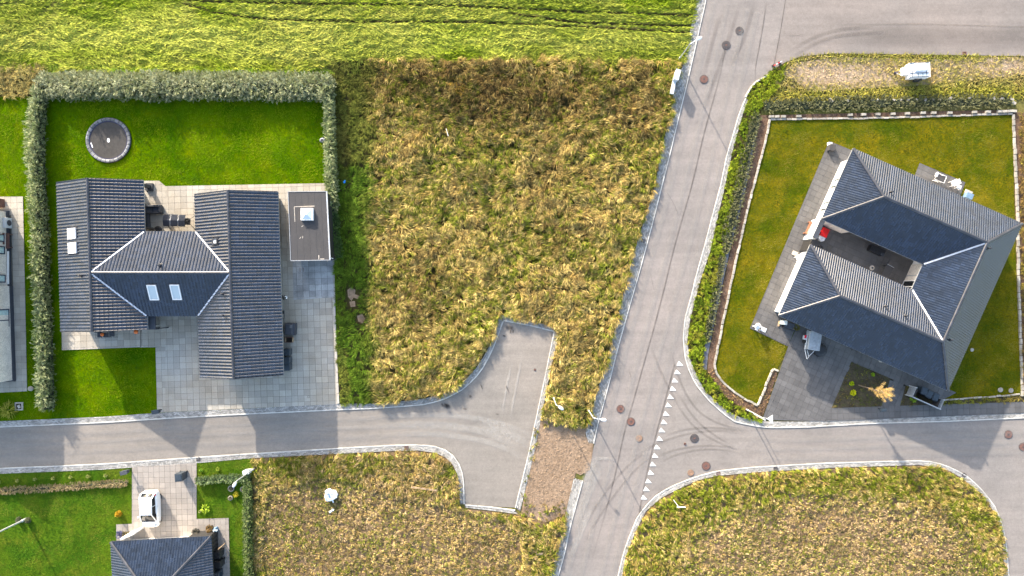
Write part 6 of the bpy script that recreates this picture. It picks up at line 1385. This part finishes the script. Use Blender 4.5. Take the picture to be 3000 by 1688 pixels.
# ---- white bulk bag, litter, planks
p = G(972, 1447); t = thing('bulk_bag', 'big crumpled white bulk bag lying in the dry plot below the street', 'bag', (p.x, p.y, .05))
m = MB(); vs = []; n = 22
for i, (r, z) in enumerate(((.5, 0), (.6, .2), (.58, .45), (.42, .55), (.2, .42), (0.05, .36))):
    for k in range(n): a = 2 * math.pi * k / n; rr = r * (1 + .13 * math.sin(a * 3 + i) + .08 * math.sin(a * 7 + 2 * i)); vs.append((rr * math.cos(a), rr * 1.0 * math.sin(a), z + .05 * math.sin(a * 5 + i)))
m.add(vs, [(i * n + k, i * n + (k + 1) % n, (i + 1) * n + (k + 1) % n, (i + 1) * n + k) for i in range(5) for k in range(n)]); m.build('bag', MAT['bag'], t, local=True)
boxes(t, 'strap', 'bag', [(.18, -.5, .3, .12, .5, .03, .3), (-.2, .4, .5, .5, .1, .04, -.9), (.05, .1, .53, .09, .55, .03, .4)]); boxes(t, 'print', 'blue_grey', [(-.05, -.08, .50, .14, .5, .02, -.15)])
p = G(972, 1496); t = thing('plastic_scrap', 'small crumpled white scrap below the bulk bag', 'litter', (p.x, p.y, .12), .5); part(t, 'scrap', 'bag', lambda m: (m.box(0, 0, .05, .5, .2, .06, .1, (.6, .4)), m.box(.2, .05, .08, .2, .25, .08, .8, (.5, .7))))
p = G(1244, 1429); t = thing('wooden_plank', 'long weathered plank half hidden in the tall grass', 'plank', (p.x, p.y, .35), math.radians(-7)); boxes(t, 'plank', 'pale_wood', [(0, 0, 0, 2.5, .16, .05)])
p = G(1312, 392); t = thing('marker_stick', 'thin white stick leaning in the tall dry grass', 'stick', (p.x, p.y, .3)); part(t, 'stick', 'white', lambda m: m.tube([(-.1, .35, .35), (.12, -.4, .42)], .025, 5))
p = G(1011, 535); t = thing('blue_scrap', 'small bright blue plastic scrap in the weeds beside the hedge', 'litter', (p.x, p.y, .3), .4); boxes(t, 'scrap', 'blue', [(0, 0, 0, .22, .2, .06, .3, (.6, .8)), (.1, .08, 0.02, .12, .1, .05)])
p = G(1580, 1620); t = thing('log', 'weathered round log end in the grass near the lower main road', 'log', (p.x, p.y, .2), .1); part(t, 'log', 'bark', lambda m: m.tube([(-.33, 0, .05), (.33, 0, .08)], .14, 10))

# ---- white hatchback
def car(x, y, rz):
    p = G(x, y); t = thing('parked_car', 'small white five-door hatchback parked on the pink driveway', 'car', (p.x, p.y, .09), rz); L, Wd = 3.5, 1.64
    # body: rings along the length, x across, y forward(-)
    st = [(-1.75, .50, .34, .52), (-1.70, .66, .26, .62), (-1.5, .765, .2, .73), (-1.1, .81, .18, .83), (-.55, .82, .17, .90), (.1, .82, .17, .93), (.8, .82, .17, .95), (1.35, .80, .2, .96), (1.62, .75, .26, .93), (1.74, .64, .34, .8)]
    m = MB(); vs = []; nr = 14
    for yy, w, z0, z1 in st:
        ring = [(-w * .96, z0 - .1), (-w * 1.02, z0 + .06), (-w * 1.02, (z0 + z1) / 2), (-w * .99, z1 - .12), (-w * .9, z1 - .02), (-w * .6, z1 + .035), (-w * .2, z1 + .055)]
        ring = ring + [(-a, b) for a, b in reversed(ring)]
        vs += [(a, yy, b) for a, b in ring]
    m.add(vs, [(i * nr + k, i * nr + (k + 1) % nr, (i + 1) * nr + (k + 1) % nr, (i + 1) * nr + k) for i in range(len(st) - 1) for k in range(nr)] + [tuple(range(nr)), tuple(reversed(range((len(st) - 1) * nr, len(st) * nr)))])
    b = m.build('body', MAT['car'], t, local=True, smooth=True); sub = b.modifiers.new('s', 'SUBSURF'); sub.levels = 1; sub.render_levels = 2
    # greenhouse
    gh = [(-.98, .66, .90, .93), (-.45, .64, .9, 1.30), (-.2, .60, .92, 1.40), (.5, .60, .93, 1.42), (1.2, .58, .94, 1.36), (1.5, .56, .94, 1.16), (1.64, .56, .92, .96)]
    m = MB(); vs = []
    for yy, w, z0, z1 in gh: vs += [(-w * 1.16, yy, z0), (-w * 1.02, yy, z0 + (z1 - z0) * .75), (-w * .9, yy, z1), (0, yy, z1 + .02), (w * .9, yy, z1), (w * 1.02, yy, z0 + (z1 - z0) * .75), (w * 1.16, yy, z0)]
    m.add(vs, [(i * 7 + k, (i + 1) * 7 + k, (i + 1) * 7 + k + 1, i * 7 + k + 1) for i in range(len(gh) - 1) for k in range(6)]); m.build('window_glass', MAT['glass'], t, local=True, smooth=True)
    m = MB(); vs = []
    for yy, w, z in ((-.34, .56, 1.352), (-.2, .585, 1.415), (.1, .60, 1.44), (.5, .60, 1.447), (1.0, .585, 1.415), (1.26, .57, 1.37)): vs += [(-w, yy, z - .05), (-w * .9, yy, z), (-w * .45, yy, z + .018), (0, yy, z + .024), (w * .45, yy, z + .018), (w * .9, yy, z), (w, yy, z - .05)]
    m.add(vs, [(i * 7 + k, (i + 1) * 7 + k, (i + 1) * 7 + k + 1, i * 7 + k + 1) for i in range(5) for k in range(6)]); r_ = m.build('roof', MAT['car'], t, local=True, smooth=True)
    m = MB()
    for sx in (-1, 1):
        m.beam((sx * .70, -1.0, .93), (sx * .56, -.33, 1.36), .07, .05); m.beam((sx * .56, -.33, 1.37), (sx * .57, 1.26, 1.37), .07, .05); m.beam((sx * .57, 1.24, 1.36), (sx * .64, 1.64, .96), .13, .07); m.beam((sx * .60, .45, 1.38), (sx * .70, .5, .95), .04, .06)
    m.build('pillar', MAT['car'], t, local=True)
    boxes(t, 'windscreen_base', 'black', [(0, -1.03, .925, 1.25, .10, .03)])
    for sx in (-1, 1):
        part(t, 'headlight', 'pane', lambda m: m.box(sx * .57, -1.50, .76, .18, .30, .10, sx * -.55, (.6, .6)), bevel=.03)
        part(t, 'tail_light', 'tail', lambda m: (m.box(sx * .67, 1.50, .93, .10, .28, .30, sx * .25, (.6, .7)),), bevel=.03)
        part(t, 'mirror', 'car', lambda m: (m.box(sx * .93, -.62, 1.0, .2, .14, .13, 0, (.8, .8)),), bevel=.02)
        boxes(t, 'door_handle', 'steel', [(sx * .83, .35, .82, .03, .16, .03)])
        part(t, 'wiper', 'black', lambda m: m.tube([(sx * .1, -1.02, .955), (sx * .1 + .42, -.9, 1.03)], .01, 4))
        for yy in (-1.12, 1.1):
            wh_ = part(t, 'wheel', 'tyre', lambda m: m.lathe((0, 0, 0), [(.16, -.07), (.27, -.08), (.295, -.05), (.295, .05), (.27, .08), (.16, .07)], 24)); wh_.location = (sx * .725, yy, .295); wh_.rotation_euler = (0, math.radians(90), 0)
            rm = MB(); rm.lathe((0, 0, 0), [(0, sx * .085), (.17, sx * .08), (.19, sx * .05), (.17, 0)], 16); o = rm.build('rim', MAT['rim'], wh_, local=True)
    boxes(t, 'rear_window_trim', 'black', [(0, 1.40, 1.285, .9, .05, .02)]); boxes(t, 'number_plate', 'white', [(0, 1.765, .62, .5, .02, .11)]); boxes(t, 'number_plate', 'white', [(0, -1.775, .42, .5, .02, .11)]); boxes(t, 'front_grille', 'black', [(0, -1.745, .34, .8, .05, .14)])
    part(t, 'spoiler', 'car', lambda m: m.box(0, 1.34, 1.385, 1.05, .18, .04), bevel=.01)
    return t
car(452, 1485, math.radians(1.5))

# ---- white tent trailer on the sandy strip
p = G(2672, 217); t = thing('camping_trailer', 'white box trailer with a raised lid and nose box parked on the sandy strip', 'trailer', (p.x, p.y, .05), math.radians(2))
boxes(t, 'body', 'white', [(0, 0, .72, 1.95, 1.38, .62)], bevel=.012); boxes(t, 'lid', 'white', [(0, 0, 1.08, 2.0, 1.42, .12)], bevel=.012)
part(t, 'raised_cover', 'white', lambda m: m.box(.05, .22, 1.22, 1.15, .85, .20, .0, (.9, .72)), bevel=.015); boxes(t, 'roof_panel', 'pane', [(.0, -.5, 1.155, 1.35, .26, .03)])
for yy in (.67, -.30, -.66): boxes(t, 'roof_rail', 'slate_cloth', [(-.05, yy, 1.16, 1.9, .035, .04)])
for xx in (-.75, .62): boxes(t, 'roof_rail', 'slate_cloth', [(xx, 0, 1.162, .035, 1.3, .04)])
for xx in (-.2, .25): boxes(t, 'roof_rail', 'slate_cloth', [(xx, -.5, 1.17, .03, .3, .04)])
part(t, 'nose_box', 'white', lambda m: m.box(-1.22, .02, .72, .48, .76, .42, 0, (.95, .95)), bevel=.012); part(t, 'drawbar', 'steel', lambda m: (m.tube([(-1.0, .35, .45), (-1.95, 0, .45)], .035, 6), m.tube([(-1.0, -.35, .45), (-1.95, 0, .45)], .035, 6)))
part(t, 'jockey_wheel', 'black', lambda m: (m.tube([(-1.75, .08, .1), (-1.75, .08, .7)], .03, 6), m.tube([(-1.75, .05, .1), (-1.75, .12, .1)], .1, 12))); part(t, 'coupling', 'navy', lambda m: m.box(-1.95, 0, .48, .2, .12, .12), bevel=.02)
for k in (-1, 1):
    w = part(t, 'wheel', 'tyre', lambda m: m.lathe((0, 0, 0), [(.14, -.09), (.29, -.1), (.29, .1), (.14, .09)], 20)); w.location = (.15, k * .76, .29); w.rotation_euler = (math.radians(90), 0, 0); boxes(t, 'mudguard', 'black', [(.15, k * .78, .62, .7, .2, .03)])
# ---- pale stones behind the east garden, stone edging
def stones(name, label, pts, L0, w, h, m='stone', gap=.02, cat='stone edging', jitter=.03, z=.05):
    P = np.array(PP(pts)); d = np.r_[0, np.cumsum(np.hypot(*np.diff(P, axis=0).T))]; n = max(1, int(d[-1] / L0)); Q = resample(P, n + 1); t = thing(name, label, cat, (*P.mean(0), 0))
    me = MB().box(0, 0, .5, 1, 1, 1, 0, (.94, .88)).mesh('edging_stone'); me.materials.append(MAT[m])
    for i in range(n):
        a, b = Q[i], Q[i + 1]; dd = b - a; l = np.hypot(*dd)
        inst('edging_stone', me, t, Matrix.Translation(((a[0] + b[0]) / 2 + random.uniform(-1, 1) * jitter, (a[1] + b[1]) / 2 + random.uniform(-1, 1) * jitter, z - .03)) @ Matrix.Rotation(math.atan2(dd[1], dd[0]) + random.gauss(0, .01), 4, 'Z') @ Matrix.Diagonal((l - gap, w * random.uniform(.9, 1.1), h * random.uniform(.9, 1.15), 1)))
    return t
stones('yard_edging', 'pale concrete edging along the right side of the grey paved yard', [(979, 875), (985, 1030), (992, 1183)], 1.0, .22, .12, 'concrete', cat='edging', jitter=.0)
stones('stone_edging', 'pale stone edging along the left side of the east garden lawn', [(2255, 350), (2240, 420), (2200, 570), (2160, 740), (2120, 930), (2096, 1050), (2092, 1075), (2102, 1102), (2122, 1124), (2152, 1150), (2190, 1174), (2220, 1187), (2262, 1080), (2280, 1087)], .5, .2, .14)
stones('stone_edging', 'pale stone edging along the top of the east garden lawn', [(2257, 350), (2500, 348), (2700, 343), (2963, 334)], .5, .18, .14)
stones('stone_edging', 'pale stone edging along the right side of the east garden lawn', [(2966, 336), (2978, 600), (2983, 860), (2993, 1160)], .55, .22, .16)
stones('stone_edging', 'pale stone edging along the bottom right of the east garden lawn', [(2752, 1171), (2850, 1166), (2985, 1155)], .45, .15, .13)
wb = MB().box(0, 0, .5, 1, 1, 1, 0, (.95, .92)).mesh('white_block'); wb.materials.append(MAT['stone'])
t = thing('block_row', 'row of spaced pale blocks behind the top edging of the east garden', 'block row', G(2600, 333), 0)
for x, y in ((2258, 343), (2274, 343), (2293, 343), (2338, 342), (2488, 338), (2527, 337), (2569, 336), (2613, 335), (2655, 334), (2701, 332), (2732, 332), (2779, 332), (2851, 330), (2891, 329), (2925, 328), (2939, 328), (2953, 327), (2967, 327)):
    p = G(x, y); inst('block', wb, t, Matrix.Translation((p.x, p.y, .04)) @ Matrix.Rotation(random.gauss(.02, .05), 4, 'Z') @ Matrix.Diagonal((.46, .24, .22, 1)))
t = thing('stone_row', 'scattered small pale stones along the upper edge of the shrub row', 'stone row', G(2750, 294), 0)
for x, y, s in [(2431, 296, .5), (2480, 297, .3)] + [(2550 + 22 * k + random.uniform(-5, 5), 295 - k * .15, .22 + random.random() * .12) for k in range(10)] + [(2780, 290, .35), (2836, 289, .3), (2908, 290, .3), (2930, 291, .4), (2960, 293, .35), (2966, 303, .4)]:
    p = G(x, y); inst('stone', wb, t, Matrix.Translation((p.x, p.y, .05)) @ Matrix.Rotation(random.random() * 3, 4, 'Z') @ Matrix.Diagonal((s, s * .6, .2, 1)))
def flat_stone(x, y, r, label, g=None):
    p = G(x, y); t = thing('stepping_stone', label, 'stone', (p.x, p.y, .05), random.random(), g); part(t, 'slab', 'stone', lambda m: m.lathe((0, 0, 0), [(r, 0), (r * 1.02, .05), (r * .93, .08), (0, .085)], 13, 1, .92))
flat_stone(2929, 1142, .25, 'left of two pale round stepping stones in the lower right lawn'); flat_stone(2960, 1144, .24, 'right of two pale round stepping stones in the lower right lawn'); flat_stone(2846, 1025, .18, 'grey round stone on the lawn beside the east eave')
# ---- things round the courtyard house
p = G(2431, 436); t = thing('garden_block', 'grey square block with a white cloth at the top corner of the terrace', 'block', (p.x, p.y, .09), math.radians(-8)); boxes(t, 'block', 'felt', [(0, 0, .25, .6, .6, .5)], bevel=.02); part(t, 'cloth', 'white', lambda m: m.box(-.12, .42, .2, .5, .3, .36, .2, (.3, .3)))
def chair(name, x, y, rz, label, m='white', seat='white', z=.09):
    p = G(x, y); t = thing(name, label, 'chair', (p.x, p.y, z), math.radians(rz)); boxes(t, 'seat', seat, [(0, 0, .42, .48, .46, .05)], bevel=.02); part(t, 'backrest', m, lambda m_: m_.box(0, .27, .72, .48, .05, .5), bevel=.02)
    for sx in (-1, 1):
        boxes(t, 'leg', m, [(sx * .22, -.2, .21, .05, .05, .42)]); boxes(t, 'leg', m, [(sx * .22, .22, .21, .05, .05, .42)]); boxes(t, 'armrest', m, [(sx * .27, 0, .64, .06, .5, .04)])
    return t
chair('garden_chair', 2213, 957, 35, 'white plastic garden chair on the left corner of the charcoal terrace')
p = G(2232, 965); t = thing('footstool', 'grey-white footstool beside the white plastic chair', 'footstool', (p.x, p.y, .09), math.radians(-24)); boxes(t, 'top', 'grey_box', [(0, 0, .36, .52, .42, .06)], bevel=.02); boxes(t, 'leg', 'white', [(sx * .22, sy * .16, .17, .04, .04, .34) for sx in (-1, 1) for sy in (-1, 1)])
chair('garden_chair', 2333, 757, -60, 'white garden chair pulled up against the white west wall')
p = G(2327, 743); t = thing('paving_block', 'grey stone slab lying beside the white chair at the west wall', 'slab', (p.x, p.y, .1), math.radians(-24)); boxes(t, 'slab', 'concrete', [(0, 0, .05, .5, .4, .1)])
p = G(2373, 672); t = thing('wooden_bench', 'reddish brown wooden bench against the white screen wall', 'bench', (p.x - .28, p.y + .05, .09), math.radians(-24))
for k in range(5): boxes(t, 'seat_slat', 'wood', [(-.2 + k * .1, 0, .44, .08, 1.25, .03)])
for k in range(2): boxes(t, 'backrest_slat', 'wood', [(.27, 0, .6 + k * .16, .03, 1.25, .1)])
for k in (-1, 1): boxes(t, 'leg', 'wood', [(0, k * .58, .22, .5, .06, .44)]); boxes(t, 'armrest', 'wood', [(0, k * .62, .64, .5, .05, .04)])
def at_court(a, b, z=.09): q = E(a, b, 0); return (q.x, q.y, z)
t = thing('toy_cart', 'bright red box with a rounded white front in the dark courtyard', 'cart', tuple(G(2406, 685)[:2]) + (.09,), math.radians(-24 - 90)); boxes(t, 'box', 'red', [(-.1, .05, .3, .85, .66, .42)], bevel=.02)
part(t, 'front', 'white', lambda m: m.prism([(.34, .36), (.34, -.28), (.62, -.26), (.78, -.08), (.8, .16), (.66, .34)], .12, .42), bevel=.02); part(t, 'hub', 'steel', lambda m: m.lathe((.56, .06, .42), [(.09, 0), (.09, .05), (0, .06)], 12))
t = thing('black_table', 'black covered table under the north eave of the courtyard', 'table', tuple(G(2570, 734, .7)[:2]) + (.09,), math.radians(-24)); boxes(t, 'tabletop', 'black', [(0, 0, .7, 1.5, .62, .06)], bevel=.02); boxes(t, 'cover', 'black', [(0, 0, .38, 1.4, .55, .6)]); boxes(t, 'cushion', 'charcoal', [(.55, -.2, .76, .35, .3, .06)])
t = thing('round_table', 'small round pale grey table in the courtyard', 'table', tuple(G(2553, 785, .45)[:2]) + (.09,), 0); part(t, 'tabletop', 'concrete', lambda m: m.lathe((0, 0, 0), [(0, .42), (.22, .42), (.24, .46), (0, .47)], 22)); part(t, 'leg', 'fascia', lambda m: m.tube([(0, 0, 0), (0, 0, .42)], .04, 8)); part(t, 'bowl', 'slate_cloth', lambda m: m.lathe((.02, 0, .47), [(.06, 0), (.1, .05), (.08, .05), (0, .02)], 14))
t = thing('dining_table', 'dark grey rectangular table at the far end of the courtyard', 'table', tuple(G(2598, 796, .75)[:2]) + (.09,), math.radians(-24 - 5)); boxes(t, 'tabletop', 'felt', [(0, 0, .74, .72, 1.25, .06)], bevel=.015); boxes(t, 'leg', 'fascia', [(sx * .3, sy * .55, .36, .06, .06, .72) for sx in (-1, 1) for sy in (-1, 1)]); boxes(t, 'edge_rail', 'steel', [(0, .63, .76, .74, .03, .04)])
t = thing('kettle_grill', 'black kettle shape in the left corner of the courtyard under the eave', 'grill', tuple(G(2402, 726, .8)[:2]) + (.09,), 0); part(t, 'bowl', 'black', lambda m: m.lathe((0, 0, .5), [(0, 0), (.2, .05), (.28, .2), (.27, .26), (.15, .4), (0, .44)], 20), smooth=True); part(t, 'legs', 'fascia', lambda m: [m.tube([(.12 * math.cos(k * 2.1), .12 * math.sin(k * 2.1), .6), (.28 * math.cos(k * 2.1), .28 * math.sin(k * 2.1), 0)], .015, 5) for k in range(3)])
p = G(2742, 523); t = thing('folding_lounger', 'white framed folding chair with grey seat on the north terrace', 'chair', (p.x, p.y, .09), math.radians(-22))
boxes(t, 'seat', 'felt', [(.15, 0, .42, .82, .55, .04)]); part(t, 'frame', 'white', lambda m: [m.tube(q, .022, 6) for q in ([(-.45, .34, .5), (.6, .34, .44)], [(-.45, -.34, .5), (.6, -.34, .44)], [(-.45, .34, .5), (-.62, .2, .95), (-.62, -.2, .95), (-.45, -.34, .5)], [(.6, -.34, .44), (.6, .34, .44)], [(-.3, .34, .46), (.3, .34, 0)], [(-.3, -.34, .46), (.3, -.34, 0)], [(.4, .34, .44), (-.3, .34, 0)], [(.4, -.34, .44), (-.3, -.34, 0)])]); boxes(t, 'head_cushion', 'white', [(-.55, 0, .8, .18, .42, .25)], bevel=.04)
chair('garden_chair', 2784, 539, -70, 'white chair facing the folding chair on the north terrace'); p = G(2801, 550); t = thing('small_table', 'low pale square table right of the white chairs', 'table', (p.x, p.y, .09), math.radians(-24)); boxes(t, 'tabletop', 'grey_box', [(0, 0, .32, .46, .42, .04)], bevel=.01); boxes(t, 'leg', 'white', [(sx * .18, sy * .16, .15, .03, .03, .3) for sx in (-1, 1) for sy in (-1, 1)]); boxes(t, 'dish', 'white', [(-.04, .03, .36, .2, .16, .04, .3)])
p = G(2831, 569); t = thing('storage_box', 'blue-grey storage box with a pale slab beside the north terrace', 'box', (p.x, p.y, .06), math.radians(-24)); boxes(t, 'box', 'blue_grey', [(0, -.28, .3, .62, .5, .5)], bevel=.02); boxes(t, 'lid', 'blue_grey', [(0, -.28, .57, .68, .55, .06)], bevel=.02); boxes(t, 'slab', 'concrete', [(.05, .2, .06, .72, .36, .08)])
# shrouded trailer with handle, round dark mat, barbecue corner
p = G(2372, 1000); t = thing('covered_trailer', 'trailer under a creased silver-grey tarpaulin in front of the house', 'trailer', (p.x, p.y, .1), math.radians(-9))
part(t, 'tarpaulin', 'silver_cloth', lambda m: m.box(0, .1, .62, 1.25, 1.85, .75, 0, (.94, .95)), bevel=.06)
for k in range(6): boxes(t, 'crease', 'silver_cloth', [(-.2 + k * .08, .75 - k * .3, 1.0, .9 - k * .06, .03, .025, .25 + k * .06)])
part(t, 'drawbar', 'steel', lambda m: (m.tube([(-.35, -.9, .45), (-.12, -1.45, .45)], .03, 6), m.tube([(.3, -.9, .45), (-.1, -1.42, .45), (-.25, -1.75, .5)], .03, 6)))
part(t, 'side_rail', 'white', lambda m: m.tube([(-.68, .7, .75), (-.72, -.85, .72), (-.35, -1.7, .6)], .025, 6)); boxes(t, 'jerry_can', 'grey_box', [(-.82, .28, .55, .24, .4, .4)]); boxes(t, 'rear_lamp', 'tail', [(-.88, .38, .78, .16, .3, .1)])
for k in (-1, 1):
    w = part(t, 'wheel', 'tyre', lambda m: m.lathe((0, 0, 0), [(.12, -.07), (.26, -.08), (.26, .08), (.12, .07)], 20)); w.location = (k * .7, 0, .26); w.rotation_euler = (0, math.radians(90), 0)
p = G(2400, 1026); t = thing('round_mat', 'round black scalloped cover lying beside the covered trailer', 'cover', (p.x, p.y, .1))
m = MB(); vs = [(0, 0, .34)]; n = 36
for r, z in ((.35, .33), (.6, .26), (.68, .02)):
    for k in range(n): a = 2 * math.pi * k / n; rr = r * (1 + (.035 * math.sin(a * 12) if r > .5 else 0)); vs.append((rr * math.cos(a), rr * math.sin(a), z))
m.add(vs, [(0, 1 + k, 1 + (k + 1) % n) for k in range(n)] + [(1 + i * n + k, 1 + (i + 1) * n + k, 1 + (i + 1) * n + (k + 1) % n, 1 + i * n + (k + 1) % n) for i in range(2) for k in range(n)]); m.build('cover', MAT['black'], t, local=True)
p = G(2288, 944); t = thing('wall_box', 'small pale box with a wooden rim at the white house corner', 'box', (p.x, p.y, .09), math.radians(-24 + 15)); boxes(t, 'box', 'pane', [(0, 0, .5, .36, .42, .9)], bevel=.02); boxes(t, 'rim', 'pale_wood', [(-.24, -.2, .06, .12, .5, .1)])
p = G(2310, 956); t = thing('black_planter', 'low black rectangular box under the south-west eave', 'planter', (p.x, p.y, .09), math.radians(-18)); boxes(t, 'box', 'black', [(0, 0, .22, 1.3, .62, .42)], bevel=.02); boxes(t, 'lid', 'slate_cloth', [(.0, .02, .44, 1.24, .56, .03)])
pot(2327, 959, 'square brown potted plant under the south-west eave', [(.16, .12, .03), (.1, .12, .03)], .18, .3)
# bin enclosure with three bins
p = G(2696, 1160); t = thing('bin_enclosure', 'open slatted bin enclosure with a pale top rail below the east house', 'fence', (p.x, p.y, .1), math.radians(-24))
boxes(t, 'top_rail', 'gutter', [(0, -.52, 1.18, 3.0, .10, .06)]); boxes(t, 'back_panel', 'slate_cloth', [(0, -.52, .6, 2.95, .04, 1.1)])
for sx in (-1, 1):
    for k in range(6): boxes(t, 'side_slat', 'pale_wood' if False else 'gutter', [(sx * 1.45, -.0, .2 + k * .18, .04, .95, .1)])
    boxes(t, 'post', 'steel', [(sx * 1.45, .45, .6, .08, .08, 1.2)]); boxes(t, 'post', 'steel', [(sx * 1.45, -.50, .6, .081, .081, 1.2)])
    boxes(t, 'grille', 'felt', [(sx * 1.2 , -.06, .55, .03, .9, 1.0)])
gq = 'bins in the slatted enclosure'
q = G(2687, 1140); b1 = bin_(2687, 1140, 160, 'left bin of the three inside the slatted enclosure', 1.05, .6, .72, 'bin', gq, z=.1)
for x, y, r, lb in ((2702, 1150, 150, 'middle bin of the three inside the slatted enclosure'), (2720, 1158, 157, 'right bin of the three inside the slatted enclosure')):
    q = G(x, y); copy_thing(b1, (q.x, q.y, .1), math.radians(r), lb)
p = G(2575, 1057); t = thing('door_wreath', 'small pink and white decoration on the paving under the south eave', 'decoration', (p.x, p.y, .1)); part(t, 'bow', 'concrete', lambda m: (m.lathe((0, 0, 0), [(.1, 0), (.13, .12), (.05, .2), (0, .2)], 10), m.lathe((.16, -.05, 0), [(.08, 0), (.1, .1), (0, .14)], 10)))
if '--stats' in __import__('sys').argv:
    print('objects', len(bpy.data.objects))
